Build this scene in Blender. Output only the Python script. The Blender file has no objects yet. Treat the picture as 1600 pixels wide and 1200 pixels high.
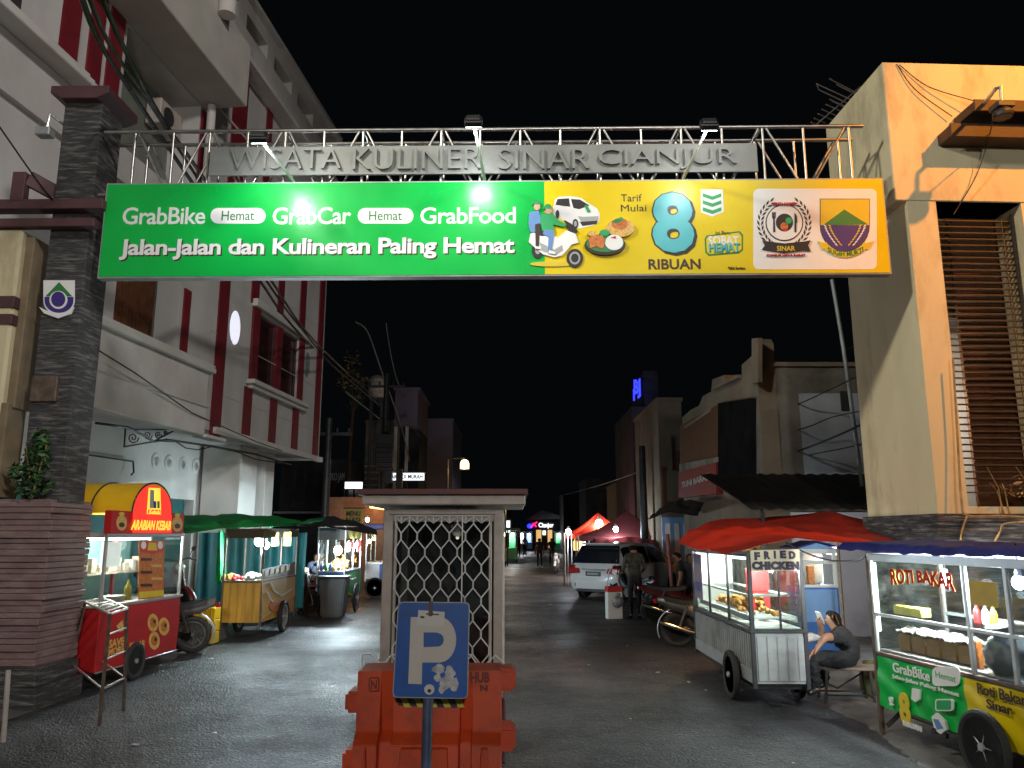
import bpy, bmesh, math, random
from mathutils import Vector, Matrix
random.seed(7)
R = math.radians
S = bpy.context.scene
COL = S.collection
# ------------------------------------------------------------------ camera
F = 1230.0                       # focal length in pixels of the 1600 wide photograph
TH = math.atan(235 / F)          # camera tilted up
H = 1.85                         # camera height
cam_d = bpy.data.cameras.new("camera")
cam = bpy.data.objects.new("camera", cam_d)
COL.objects.link(cam)
cam.location = (0, 0, H)
cam.rotation_euler = (math.pi / 2 + TH, 0, 0)
cam_d.sensor_width = 36
cam_d.lens = 36 * F / 1600
cam_d.clip_start = 0.05
cam_d.clip_end = 900
S.camera = cam
# ------------------------------------------------------------------ night sky
W = bpy.data.worlds.new("World")
S.world = W
W.use_nodes = True
bg = W.node_tree.nodes["Background"]
bg.inputs[0].default_value = (0.55, 0.8, 1.0, 1)
bg.inputs[1].default_value = 0.0022
# ------------------------------------------------------------------ exposure
S.view_settings.view_transform = 'Standard'
S.view_settings.look = 'None'
S.view_settings.exposure = 0.0
S.view_settings.gamma = 1.0
S.render.engine = 'CYCLES'
S.cycles.use_denoising = True
S.cycles.use_light_tree = True
S.cycles.max_bounces = 7
S.cycles.transparent_max_bounces = 16
S.cycles.sample_clamp_indirect = 3.0
S.cycles.caustics_reflective = False
S.cycles.caustics_refractive = False
S.cycles.use_adaptive_sampling = True
S.cycles.adaptive_threshold = 0.02
# ------------------------------------------------------------------ pixel helpers (measuring the photo)
_s, _c = math.sin(TH), math.cos(TH)
def ray(px, py):
    u = (px - 800) / F; v = (600 - py) / F
    return Vector((u, _c - v * _s, _s + v * _c))
def P(px, py, Y):
    d = ray(px, py)
    return Vector((0, 0, H)) + d * (Y / d.y)
def G(px, py, z=0.0):
    d = ray(px, py)
    return Vector((0, 0, H)) + d * ((z - H) / d.z)
class Fr:
    """local frame of a thing: origin on the ground, turned about z"""
    def __init__(s, o, deg):
        s.o = Vector((o[0], o[1], o[2] if len(o) > 2 else 0)); s.a = R(deg)
        s.M = Matrix.Translation(s.o) @ Matrix.Rotation(s.a, 4, 'Z'); s.I = s.M.inverted()
    def hit(s, px, py, off=0.0):
        n = Vector((-math.sin(s.a), math.cos(s.a), 0)); o = s.o + n * off
        d = ray(px, py); c0 = Vector((0, 0, H))
        t = (o - c0).dot(n) / d.dot(n)
        q = s.I @ (c0 + d * t)
        return q.x, q.z
    def loc(s, p): return s.I @ Vector(p)
# ------------------------------------------------------------------ objects and tags
def tag(o, label, cat, group=None, kind=None):
    if label: o['label'] = label
    if cat: o['category'] = cat
    if group: o['group'] = group
    if kind: o['kind'] = kind
    return o
def thing(name, label, cat, loc=(0, 0, 0), deg=0, group=None):
    o = bpy.data.objects.new(name, None); COL.objects.link(o)
    o.location = loc if len(loc) == 3 else (loc[0], loc[1], 0)
    o.rotation_euler = (0, 0, R(deg)); o.empty_display_size = .2
    return tag(o, label, cat, group)
def dup(root, loc=None, deg=None, label=None, group=None):
    r = root.copy(); COL.objects.link(r)
    if loc is not None: r.location = loc
    if deg is not None: r.rotation_euler = (0, 0, R(deg))
    if label: r['label'] = label
    if group: r['group'] = group
    for ch in list(root.children):
        c = ch.copy(); COL.objects.link(c); c.parent = r
        for g in list(ch.children):
            d = g.copy(); COL.objects.link(d); d.parent = c
    return r
def lamp(parent, loc, power, col=(1, 1, 1), size=.05, typ='POINT', target=None, cone=100, blend=.6):
    L = bpy.data.lights.new("lamp_light", typ); L.energy = power; L.color = col
    L.shadow_soft_size = size
    o = bpy.data.objects.new("lamp_light", L); COL.objects.link(o); o.parent = parent; o.location = loc
    if typ == 'SPOT':
        L.spot_size = R(cone); L.spot_blend = blend
        o.rotation_euler = (Vector(target) - Vector(loc)).to_track_quat('-Z', 'Y').to_euler()
    return o
# ------------------------------------------------------------------ materials
def _nt(name):
    m = bpy.data.materials.new(name); m.use_nodes = True
    nt = m.node_tree; return m, nt, nt.nodes, nt.links, nt.nodes["Principled BSDF"]
def mat(name, col, rough=.6, metal=0.0, var=.18, scale=6.0, bump=.0, bscale=None, dirt=None, dscale=1.5, damt=.5, spec=.5, coat=0.0, stretch=None, trl=0.0):
    m, nt, N, L, b = _nt(name)
    tc = N.new('ShaderNodeTexCoord'); mp = N.new('ShaderNodeMapping'); L.new(tc.outputs['Object'], mp.inputs[0])
    if stretch: mp.inputs['Scale'].default_value = stretch
    n1 = N.new('ShaderNodeTexNoise'); n1.inputs['Scale'].default_value = scale; n1.inputs['Detail'].default_value = 6
    L.new(mp.outputs[0], n1.inputs['Vector'])
    mx = N.new('ShaderNodeMix'); mx.data_type = 'RGBA'
    mx.inputs[6].default_value = (*[c * (1 - var) for c in col], 1); mx.inputs[7].default_value = (*[min(1, c * (1 + var)) for c in col], 1)
    rp = N.new('ShaderNodeMapRange'); rp.inputs[1].default_value = .3; rp.inputs[2].default_value = .7
    L.new(n1.outputs[0], rp.inputs[0]); L.new(rp.outputs[0], mx.inputs[0]); out = mx.outputs[2]
    if dirt:
        n2 = N.new('ShaderNodeTexNoise'); n2.inputs['Scale'].default_value = dscale; n2.inputs['Detail'].default_value = 9; n2.inputs['Roughness'].default_value = .68
        L.new(mp.outputs[0], n2.inputs['Vector'])
        r2 = N.new('ShaderNodeMapRange'); r2.inputs[1].default_value = .5; r2.inputs[2].default_value = .72; r2.inputs[4].default_value = damt
        L.new(n2.outputs[0], r2.inputs[0])
        m2 = N.new('ShaderNodeMix'); m2.data_type = 'RGBA'; L.new(r2.outputs[0], m2.inputs[0]); L.new(out, m2.inputs[6])
        m2.inputs[7].default_value = (*dirt, 1); out = m2.outputs[2]
    L.new(out, b.inputs['Base Color'])
    rr = N.new('ShaderNodeMapRange'); rr.inputs[3].default_value = max(.02, rough - .1); rr.inputs[4].default_value = min(1, rough + .1)
    L.new(n1.outputs[0], rr.inputs[0]); L.new(rr.outputs[0], b.inputs['Roughness'])
    b.inputs['Metallic'].default_value = metal; b.inputs['Specular IOR Level'].default_value = spec
    if coat: b.inputs['Coat Weight'].default_value = coat; b.inputs['Coat Roughness'].default_value = .12
    if trl:
        tl = N.new('ShaderNodeBsdfTranslucent'); L.new(out, tl.inputs[0]); ms = N.new('ShaderNodeMixShader'); ms.inputs[0].default_value = trl
        L.new(b.outputs[0], ms.inputs[1]); L.new(tl.outputs[0], ms.inputs[2]); L.new(ms.outputs[0], N['Material Output'].inputs[0])
    if bump:
        n3 = N.new('ShaderNodeTexNoise'); n3.inputs['Scale'].default_value = bscale or scale * 6; n3.inputs['Detail'].default_value = 4
        L.new(mp.outputs[0], n3.inputs['Vector'])
        bp = N.new('ShaderNodeBump'); bp.inputs['Strength'].default_value = bump; bp.inputs['Distance'].default_value = .02
        L.new(n3.outputs[0], bp.inputs['Height']); L.new(bp.outputs[0], b.inputs['Normal'])
    return m
def emit(name, col, st):
    m, nt, N, L, b = _nt(name)
    b.inputs['Base Color'].default_value = (*[min(.8, c) for c in col], 1)
    b.inputs['Emission Color'].default_value = (*col, 1); b.inputs['Emission Strength'].default_value = st
    return m
def glassm(name, tint=(.92, .97, .95), refl=.1, film=.06):
    m, nt, N, L, b = _nt(name)
    N.remove(b); out = N["Material Output"]
    tr = N.new('ShaderNodeBsdfTransparent'); tr.inputs[0].default_value = (*tint, 1)
    gl = N.new('ShaderNodeBsdfGlossy'); gl.inputs['Roughness'].default_value = .04
    df = N.new('ShaderNodeBsdfDiffuse'); df.inputs[0].default_value = (.7, .7, .68, 1)
    fr = N.new('ShaderNodeFresnel'); fr.inputs[0].default_value = 1.45
    ad = N.new('ShaderNodeMath'); ad.operation = 'MULTIPLY_ADD'; ad.inputs[1].default_value = .42; ad.inputs[2].default_value = refl * .15
    L.new(fr.outputs[0], ad.inputs[0])
    tc = N.new('ShaderNodeTexCoord'); ns = N.new('ShaderNodeTexNoise'); ns.inputs['Scale'].default_value = 7; ns.inputs['Detail'].default_value = 8
    L.new(tc.outputs['Object'], ns.inputs['Vector'])
    mr = N.new('ShaderNodeMapRange'); mr.inputs[1].default_value = .4; mr.inputs[2].default_value = .8; mr.inputs[4].default_value = film * 2.2
    L.new(ns.outputs[0], mr.inputs[0])
    m1 = N.new('ShaderNodeMixShader'); L.new(mr.outputs[0], m1.inputs[0]); L.new(tr.outputs[0], m1.inputs[1]); L.new(df.outputs[0], m1.inputs[2])
    m2 = N.new('ShaderNodeMixShader'); L.new(ad.outputs[0], m2.inputs[0]); L.new(m1.outputs[0], m2.inputs[1]); L.new(gl.outputs[0], m2.inputs[2])
    L.new(m2.outputs[0], out.inputs[0])
    return m
# ------------------------------------------------------------------ mesh builder
class MB:
    def __init__(s, M=None): s.v = []; s.f = []; s.mi = []; s.M = M
    def add(s, vs, fs, mi=0):
        k = len(s.v)
        s.v += [tuple(s.M @ Vector(q)) for q in vs] if s.M else [tuple(q) for q in vs]
        s.f += [tuple(i + k for i in f) for f in fs]; s.mi += [mi] * len(fs)
        return s
    def box(s, x0, x1, y0, y1, z0, z1, mi=0):
        return s.add([(x0, y0, z0), (x1, y0, z0), (x1, y1, z0), (x0, y1, z0), (x0, y0, z1), (x1, y0, z1), (x1, y1, z1), (x0, y1, z1)],
              [(3, 2, 1, 0), (4, 5, 6, 7), (0, 1, 5, 4), (1, 2, 6, 5), (2, 3, 7, 6), (3, 0, 4, 7)], mi)
    def bar(s, p, q, w, h=None, mi=0, up=(0, 0, 1)):
        p = Vector(p); q = Vector(q); h = h or w; d = (q - p).normalized()
        u = Vector(up)
        if abs(d.dot(u)) > .98: u = Vector((0, 1, 0))
        a = d.cross(u).normalized() * w / 2; b = a.normalized().cross(d) * h / 2
        vs = [p - a - b, p + a - b, p + a + b, p - a + b, q - a - b, q + a - b, q + a + b, q - a + b]
        return s.add(vs, [(3, 2, 1, 0), (4, 5, 6, 7), (0, 1, 5, 4), (1, 2, 6, 5), (2, 3, 7, 6), (3, 0, 4, 7)], mi)
    def tube(s, pts, r, n=8, mi=0, closed=False, cap=True):
        pts = [Vector(p) for p in pts]; m = len(pts)
        rs = r if isinstance(r, (list, tuple)) else [r] * m
        vs = []; prev = None
        for i, p in enumerate(pts):
            if closed: d = pts[(i + 1) % m] - pts[i - 1]
            else: d = pts[min(i + 1, m - 1)] - pts[max(i - 1, 0)]
            d.normalize()
            if prev is None:
                u = Vector((0, 0, 1)) if abs(d.z) < .9 else Vector((1, 0, 0))
                a = d.cross(u).normalized()
            else:
                a = prev - d * prev.dot(d)
                a = a.normalized() if a.length > 1e-6 else d.orthogonal().normalized()
            prev = a; b = d.cross(a)
            for k in range(n):
                t = 2 * math.pi * k / n
                vs.append(p + (a * math.cos(t) + b * math.sin(t)) * rs[i])
        fs = []
        for i in range(m if closed else m - 1):
            j = (i + 1) % m
            for k in range(n):
                l = (k + 1) % n
                fs.append((i * n + k, i * n + l, j * n + l, j * n + k))
        if cap and not closed:
            fs.append(tuple(range(n))[::-1]); fs.append(tuple((m - 1) * n + k for k in range(n)))
        return s.add(vs, fs, mi)
    def cyl(s, p, q, r, r2=None, n=12, mi=0): return s.tube([p, q], [r, r if r2 is None else r2], n, mi)
    def lathe(s, prof, c=(0, 0, 0), axis='z', n=20, mi=0, sx=1, sy=1):
        vs = []; m = len(prof)
        for (r, h) in prof:
            for k in range(n):
                t = 2 * math.pi * k / n; a, b = r * math.cos(t) * sx, r * math.sin(t) * sy
                q = {'z': (a, b, h), 'x': (h, a, b), 'y': (a, h, b)}[axis]
                vs.append((c[0] + q[0], c[1] + q[1], c[2] + q[2]))
        fs = []
        for i in range(m - 1):
            for k in range(n):
                l = (k + 1) % n; f = (i * n + k, i * n + l, (i + 1) * n + l, (i + 1) * n + k)
                fs.append(f if axis != 'y' else f[::-1])
        if prof[0][0] > 1e-4: fs.append(tuple(range(n))[::-1])
        if prof[-1][0] > 1e-4: fs.append(tuple((m - 1) * n + k for k in range(n)))
        return s.add(vs, fs, mi)
    def ball(s, c, r, n=12, m=8, mi=0, jit=0):
        rx, ry, rz = r if isinstance(r, (tuple, list)) else (r, r, r)
        vs = []
        for i in range(m + 1):
            ph = math.pi * i / m - math.pi / 2
            for k in range(n):
                t = 2 * math.pi * k / n; j = 1 + (random.uniform(-jit, jit) if 0 < i < m else 0)
                vs.append((c[0] + rx * math.cos(ph) * math.cos(t) * j, c[1] + ry * math.cos(ph) * math.sin(t) * j, c[2] + rz * math.sin(ph) * j))
        fs = [(i * n + k, i * n + (k + 1) % n, (i + 1) * n + (k + 1) % n, (i + 1) * n + k) for i in range(m) for k in range(n)]
        return s.add(vs, fs, mi)
    def prism(s, poly, a0, a1, plane='xz', mi=0):
        n = len(poly)
        mk = {'xz': lambda p, a: (p[0], a, p[1]), 'yz': lambda p, a: (a, p[0], p[1]), 'xy': lambda p, a: (p[0], p[1], a)}[plane]
        vs = [mk(p, a0) for p in poly] + [mk(p, a1) for p in poly]
        fs = [tuple(range(n)), tuple(range(2 * n - 1, n - 1, -1))] + [(i, i + n, (i + 1) % n + n, (i + 1) % n) for i in range(n)]
        return s.add(vs, fs, mi)
    def grid(s, fn, nu, nv, mi=0, th=0):
        vs = [fn(i / nu, j / nv) for j in range(nv + 1) for i in range(nu + 1)]
        fs = [(j * (nu + 1) + i, j * (nu + 1) + i + 1, (j + 1) * (nu + 1) + i + 1, (j + 1) * (nu + 1) + i) for j in range(nv) for i in range(nu)]
        if th:
            k = len(vs); vs2 = [(v[0], v[1], v[2] - th) for v in vs]
            fs2 = [tuple(q + k for q in f[::-1]) for f in fs]
            ed = [(j * (nu + 1)) for j in range(nv + 1)]
            rim = [i for i in range(nu + 1)] + [j * (nu + 1) + nu for j in range(1, nv + 1)] + [nv * (nu + 1) + i for i in range(nu - 1, -1, -1)] + [j * (nu + 1) for j in range(nv - 1, 0, -1)]
            fs3 = [(rim[i], rim[i] + k, rim[(i + 1) % len(rim)] + k, rim[(i + 1) % len(rim)]) for i in range(len(rim))]
            return s.add(list(vs) + vs2, fs + fs2 + fs3, mi)
        return s.add(vs, fs, mi)
    def wall(s, x0, x1, z0, z1, holes, y=0.0, d=.2, mi=0):
        """a facade sheet at y with rectangular openings and their reveals going back to y+d"""
        xs = sorted({x0, x1, *[h[i] for h in holes for i in (0, 1)]}); zs = sorted({z0, z1, *[h[i] for h in holes for i in (2, 3)]})
        xs = [q for q in xs if x0 <= q <= x1]; zs = [q for q in zs if z0 <= q <= z1]
        for i in range(len(xs) - 1):
            for j in range(len(zs) - 1):
                cx = (xs[i] + xs[i + 1]) / 2; cz = (zs[j] + zs[j + 1]) / 2
                if any(h[0] < cx < h[1] and h[2] < cz < h[3] for h in holes): continue
                s.add([(xs[i], y, zs[j]), (xs[i + 1], y, zs[j]), (xs[i + 1], y, zs[j + 1]), (xs[i], y, zs[j + 1])], [(0, 1, 2, 3)], mi)
        for (a, b, c, e) in [h[:4] for h in holes]:
            for q in [((a, y, c), (a, y + d, c), (a, y + d, e), (a, y, e)), ((b, y, c), (b, y, e), (b, y + d, e), (b, y + d, c)),
                      ((a, y, c), (b, y, c), (b, y + d, c), (a, y + d, c)), ((a, y, e), (a, y + d, e), (b, y + d, e), (b, y, e))]:
                s.add(q, [(0, 1, 2, 3)], mi)
        return s
    def build(s, name, mats, parent=None, bevel=0, smooth=None, seg=1, fix=True):
        me = bpy.data.meshes.new(name); me.from_pydata(s.v, [], s.f)
        mats = mats if isinstance(mats, (list, tuple)) else [mats]
        for m in mats: me.materials.append(m)
        for p, i in zip(me.polygons, s.mi): p.material_index = i
        bm = bmesh.new(); bm.from_mesh(me)
        if fix: bmesh.ops.recalc_face_normals(bm, faces=bm.faces)
        if bevel:
            bmesh.ops.bevel(bm, geom=[e for e in bm.edges if e.is_manifold and e.calc_face_angle(0) > .5], offset=bevel, segments=seg, affect='EDGES', clamp_overlap=True)
        bm.to_mesh(me); bm.free()
        if smooth:
            for p in me.polygons: p.use_smooth = True
            try: me.set_sharp_from_angle(angle=R(smooth))
            except Exception: pass
        o = bpy.data.objects.new(name, me); COL.objects.link(o)
        if parent is not None: o.parent = parent
        return o
def text_into(mb, body, x0, x1, z0, z1, y, depth=.004, bold=0.0, mi=0, shear=0.0, space=1.0, warp=None):
    """lettering fitted into a rectangle of the xz plane, front face at y (towards -y)"""
    cu = bpy.data.curves.new("t", 'FONT'); cu.body = body; cu.extrude = .05; cu.offset = bold; cu.resolution_u = 3; cu.shear = shear; cu.space_character = space
    o = bpy.data.objects.new("t", cu); COL.objects.link(o)
    bpy.context.view_layer.update()
    me = bpy.data.meshes.new_from_object(o.evaluated_get(bpy.context.evaluated_depsgraph_get()))
    vs = [v.co.copy() for v in me.vertices]; fs = [tuple(p.vertices) for p in me.polygons]
    bpy.data.objects.remove(o); bpy.data.curves.remove(cu); bpy.data.meshes.remove(me)
    if not vs: return mb
    a0 = min(v.x for v in vs); a1 = max(v.x for v in vs); b0 = min(v.y for v in vs); b1 = max(v.y for v in vs)
    out = []
    for v in vs:
        u = (v.x - a0) / (a1 - a0); w = (v.y - b0) / (b1 - b0)
        x = x0 + (x1 - x0) * u; z = z0 + (z1 - z0) * w
        if warp: x, z = warp(u, w, x, z)
        out.append((x, y + (0 if v.z > 0 else depth), z))
    return mb.add(out, fs, mi)
def text(body, box, y, m, parent, name='lettering', **k):
    mb = MB(); text_into(mb, body, *box, y, **k)
    return mb.build(name, m, parent)
# ------------------------------------------------------------------ palette
def asphalt(name, base, wet=.5):
    m, nt, N, L, b = _nt(name)
    tc = N.new('ShaderNodeTexCoord')
    def noise(sc, det=6, ro=.6):
        n = N.new('ShaderNodeTexNoise'); n.inputs['Scale'].default_value = sc; n.inputs['Detail'].default_value = det; n.inputs['Roughness'].default_value = ro
        L.new(tc.outputs['Object'], n.inputs['Vector']); return n
    def ramp(src, a, z, lo, hi):
        r = N.new('ShaderNodeMapRange'); r.inputs[1].default_value = a; r.inputs[2].default_value = z; r.inputs[3].default_value = lo; r.inputs[4].default_value = hi
        L.new(src, r.inputs[0]); return r.outputs[0]
    big = noise(.55, 8, .65); fine = noise(38, 4, .7); mid = noise(6, 8, .7)
    vo = N.new('ShaderNodeTexVoronoi'); vo.inputs['Scale'].default_value = 42; L.new(tc.outputs['Object'], vo.inputs['Vector'])
    def mixc(fac, A, B, typ='MIX'):
        x = N.new('ShaderNodeMix'); x.data_type = 'RGBA'; x.blend_type = typ
        if isinstance(fac, float): x.inputs[0].default_value = fac
        else: L.new(fac, x.inputs[0])
        for i, q in ((6, A), (7, B)):
            if isinstance(q, tuple): x.inputs[i].default_value = (*q, 1)
            else: L.new(q, x.inputs[i])
        return x.outputs[2]
    c = mixc(ramp(big.outputs[0], .35, .65, 0, 1), tuple(q * .6 for q in base), tuple(q * 1.45 for q in base))
    c = mixc(ramp(mid.outputs[0], .55, .75, 0, .6), c, (base[0] * .5, base[1] * .45, base[2] * .4))
    c = mixc(ramp(vo.outputs['Color'], .72, .95, 0, .75), c, (base[0] * 3.6, base[1] * 3.6, base[2] * 3.5))
    c = mixc(ramp(fine.outputs[0], .35, .5, .8, 0), c, (base[0] * .35, base[1] * .35, base[2] * .35))
    wv = N.new('ShaderNodeTexVoronoi'); wv.feature = 'DISTANCE_TO_EDGE'; wv.inputs['Scale'].default_value = .42
    wm = N.new('ShaderNodeMix'); wm.data_type = 'RGBA'; wm.blend_type = 'ADD'; wm.inputs[0].default_value = .35; L.new(tc.outputs['Object'], wm.inputs[6]); L.new(mid.outputs['Color'], wm.inputs[7]); L.new(wm.outputs[2], wv.inputs['Vector'])
    c = mixc(ramp(wv.outputs['Distance'], .0, .009, .85, 0), c, (.008, .008, .008))
    oil = noise(1.7, 5, .55); c = mixc(ramp(oil.outputs[0], .60, .70, 0, .75), c, (base[0] * .3, base[1] * .28, base[2] * .25))
    L.new(c, b.inputs['Base Color'])
    L.new(ramp(big.outputs[0], .35, .65, .60, .46 - .1 * wet), b.inputs['Roughness'])
    ad = N.new('ShaderNodeMath'); ad.operation = 'ADD'; L.new(vo.outputs['Distance'], ad.inputs[0]); L.new(fine.outputs[0], ad.inputs[1])
    a2 = N.new('ShaderNodeMath'); a2.operation = 'MULTIPLY_ADD'; a2.inputs[1].default_value = 2.0; L.new(mid.outputs[0], a2.inputs[0]); L.new(ad.outputs[0], a2.inputs[2])
    bp = N.new('ShaderNodeBump'); bp.inputs['Strength'].default_value = 1.0; bp.inputs['Distance'].default_value = .02
    L.new(a2.outputs[0], bp.inputs['Height']); L.new(bp.outputs[0], b.inputs['Normal'])
    return m
M = {}
M['road'] = asphalt('asphalt', (.05, .05, .053), .9)
M['pave'] = mat('worn_concrete', (.13, .12, .11), .75, var=.35, scale=2.2, bump=.6, bscale=22, dirt=(.03, .027, .024), dscale=1.2, damt=.8)
M['plaster'] = mat('old_white_plaster', (.55, .53, .51), .8, var=.1, scale=1.2, bump=.1, bscale=30, dirt=(.30, .28, .26), dscale=.5, damt=.5, stretch=(1, 1, .45), spec=.12)
M['plaster2'] = mat('smooth_white_render', (.62, .60, .57), .75, var=.06, scale=2, dirt=(.4, .38, .35), dscale=.8, damt=.4, spec=.12)
M['redpaint'] = mat('dark_red_paint', (.17, .010, .018), .6, var=.2, scale=3, dirt=(.12, .01, .015), dscale=2)
M['boothin'] = mat('booth_inner_grey', (.10, .10, .095), .8, var=.3, scale=3)
M['cream'] = mat('cream_paint', (.64, .56, .36), .75, var=.10, scale=1.3, dirt=(.27, .21, .12), dscale=1.2, damt=.85, bump=.12, bscale=14, stretch=(1, 1, .4), spec=.3)
M['stone'] = mat('dark_split_stone', (.05, .048, .05), .7, var=.6, scale=5, bump=1.0, bscale=9, dirt=(.34, .33, .30), dscale=1.9, damt=.85, stretch=(1.4, 1.4, 14))
M['maroon'] = mat('maroon_stone', (.20, .128, .122), .75, var=.22, scale=3.5, bump=.4, bscale=16, dirt=(.32, .26, .24), dscale=2.8, damt=.5, stretch=(1, 1, 3))
M['maroonp'] = mat('maroon_paint', (.085, .035, .04), .65, var=.2, scale=4, bump=.15)
M['steel'] = mat('brushed_stainless', (.5, .48, .45), .36, metal=1, var=.12, scale=9)
M['sheet'] = mat('weathered_steel_sheet', (.22, .23, .215), .42, metal=.35, var=.13, scale=1.6, dirt=(.4, .4, .37), dscale=1.1, damt=.6)
M['alu'] = mat('aluminium', (.66, .67, .66), .38, metal=.75, var=.1)
M['zinc'] = mat('grey_zinc_sheet', (.34, .36, .36), .5, metal=.25, var=.15, scale=4, dirt=(.16, .15, .14), dscale=2.2, damt=.7)
M['darkm'] = mat('dark_metal', (.045, .045, .048), .5, metal=.5, var=.3, scale=7)
M['rustm'] = mat('rusty_frame', (.12, .085, .065), .65, metal=.3, var=.4, scale=12)
M['black'] = mat('black_plastic', (.018, .018, .02), .42, var=.3)
M['slat'] = mat('dark_slat', (.045, .03, .022), .6, var=.3)
M['rubber'] = mat('tyre_rubber', (.022, .022, .022), .8, var=.3, scale=20, bump=.2)
M['cable'] = mat('black_cable', (.012, .012, .012), .5)
M['gcable'] = mat('grey_cable', (.3, .29, .27), .5)
M['white'] = mat('white_paint', (.74, .74, .73), .45, var=.06, dirt=(.5, .48, .45), dscale=2.5, damt=.4)
M['offwhite'] = mat('aged_white_frame', (.46, .41, .36), .5, var=.12, scale=5, dirt=(.22, .17, .13), dscale=3, damt=.6)
M['booth_roof'] = mat('brown_red_roof', (.09, .03, .026), .6, var=.2)
M['booth_base'] = mat('dark_rust_base', (.09, .03, .025), .7, var=.3)
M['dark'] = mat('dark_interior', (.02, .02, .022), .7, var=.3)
M['teal'] = mat('teal_tarp', (.010, .085, .09), .6, trl=.25, var=.25, scale=2.5, bump=.3, bscale=5)
M['tealshut'] = mat('teal_shutter', (.02, .12, .12), .6, var=.15)
M['greentarp'] = mat('green_tarp', (.012, .36, .11), .5, trl=.45, var=.2, scale=3, bump=.4, bscale=7)
M['redtarp'] = mat('red_tarp', (.44, .032, .016), .55, trl=.3, var=.2, scale=1.7, bump=.7, bscale=2.6, dirt=(.25, .02, .012), dscale=1.2, damt=.6)
M['maroontarp'] = mat('maroon_cloth', (.12, .02, .022), .7, trl=.3, var=.25, scale=2, bump=.4, bscale=4)
M['bluetarp'] = mat('blue_tarp', (.02, .025, .16), .5, var=.3, scale=4, bump=.6, bscale=8)
M['darktarp'] = mat('dark_tarp', (.025, .03, .04), .6, var=.3, scale=3, bump=.4, bscale=6)
M['blackroof'] = mat('dark_corrugated_roof', (.028, .025, .023), .7, var=.4, scale=2, bump=.3, spec=.12)
M['green'] = mat('banner_green', (.003, .42, .06), .3, var=.08, scale=1.4, bump=.4, bscale=2.2, spec=.45)
M['yellow'] = mat('banner_yellow', (.74, .55, .008), .3, var=.06, scale=1.4, bump=.4, bscale=2.2, spec=.45)
M['print'] = mat('print_white', (.78, .78, .76), .4, var=.03)
M['printgrey'] = mat('print_grey', (.35, .36, .36), .4, var=.03)
M['printblack'] = mat('print_black', (.02, .016, .014), .4, var=.05)
M['printbrown'] = mat('print_dark_brown', (.045, .02, .012), .4, var=.05)
M['printteal'] = mat('print_teal', (.09, .48, .52), .35, var=.05)
M['printgreen'] = mat('print_green', (.02, .33, .1), .4, var=.05)
M['printnavy'] = mat('print_indigo', (.05, .03, .20), .4, var=.05)
M['printdkgreen'] = mat('print_forest', (.03, .2, .05), .4, var=.05)
M['printgold'] = mat('print_gold', (.66, .50, .03), .4, var=.05)
M['printred'] = mat('print_red', (.55, .03, .03), .4, var=.05)
M['printblue'] = mat('print_blue', (.12, .25, .5), .4, var=.05)
M['printskin'] = mat('print_skin', (.6, .36, .24), .4, var=.05)
M['printfood'] = mat('print_food', (.5, .15, .03), .4, var=.4, scale=30)
M['printnoodle'] = mat('print_noodle', (.62, .38, .10), .4, var=.3, scale=40)
M['cartred'] = mat('red_sticker', (.42, .012, .014), .4, var=.12, scale=3, dirt=(.26, .012, .012), dscale=2)
M['cartyellow'] = mat('yellow_plastic_roof', (.72, .42, .008), .45, var=.12, scale=3, bump=.1)
M['woody'] = mat('varnished_yellow_boards', (.5, .27, .035), .5, var=.25, scale=2.5, stretch=(4, 4, .5))
M['wood'] = mat('dark_timber', (.06, .028, .014), .65, var=.3, scale=3, stretch=(.6, 4, 4), bump=.2)
M['bench'] = mat('worn_bench_wood', (.16, .12, .09), .7, var=.3, scale=4, stretch=(.6, 5, 5))
M['blue'] = mat('blue_paint', (.06, .17, .52), .5, var=.1, scale=3)
M['lblue'] = mat('light_blue_paint', (.22, .38, .7), .5, var=.08)
M['signblue'] = mat('blue_enamel', (.012, .10, .40), .42, var=.18, scale=4, dirt=(.03, .07, .18), dscale=3, damt=.6)
M['signwhite'] = mat('aged_white_film', (.62, .58, .52), .6, var=.07, scale=5, dirt=(.45, .4, .35), dscale=5, damt=.5)
M['paper'] = mat('paper', (.66, .64, .6), .7, var=.07)
M['torn'] = mat('torn_sticker', (.5, .5, .5), .6, var=.4, scale=24)
M['orange'] = mat('orange_plastic', (.58, .065, .012), .5, var=.16, scale=2.5, bump=.10, dirt=(.20, .035, .018), dscale=3.4, damt=.7)
M['pole'] = mat('blue_grey_pole', (.09, .12, .2), .5, metal=.3, var=.3, scale=9)
M['skin'] = mat('skin', (.31, .15, .09), .55, var=.08, scale=12)
M['hair'] = mat('black_hair', (.010, .008, .008), .85, var=.4, scale=60, bump=.8, bscale=120, spec=.2)
M['tee'] = mat('charcoal_cotton', (.020, .020, .023), .9, var=.2, scale=14, bump=.5, bscale=9)
M['pants'] = mat('black_cotton', (.012, .012, .014), .85, var=.2, scale=14, bump=.5, bscale=9)
M['camo'] = mat('olive_camouflage', (.055, .05, .035), .85, var=.75, scale=9)
M['navy'] = mat('navy_cotton', (.03, .035, .06), .85, var=.2)
M['pink'] = mat('pale_pink_cotton', (.42, .27, .23), .85, var=.15)
M['carwhite'] = mat('white_car_paint', (.74, .73, .74), .3, var=.03, coat=.6)
M['carglass'] = mat('tinted_glass', (.012, .014, .02), .12, var=.1, spec=.6)
M['taillight'] = mat('red_lens', (.36, .008, .012), .2, var=.1)
M['plate'] = mat('black_number_plate', (.03, .03, .035), .45)
M['bikered'] = mat('red_bike_plastic', (.09, .006, .009), .4, var=.1, spec=.3)
M['bikeblack'] = mat('black_bike_plastic', (.010, .010, .012), .35, coat=.1, var=.1)
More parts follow.
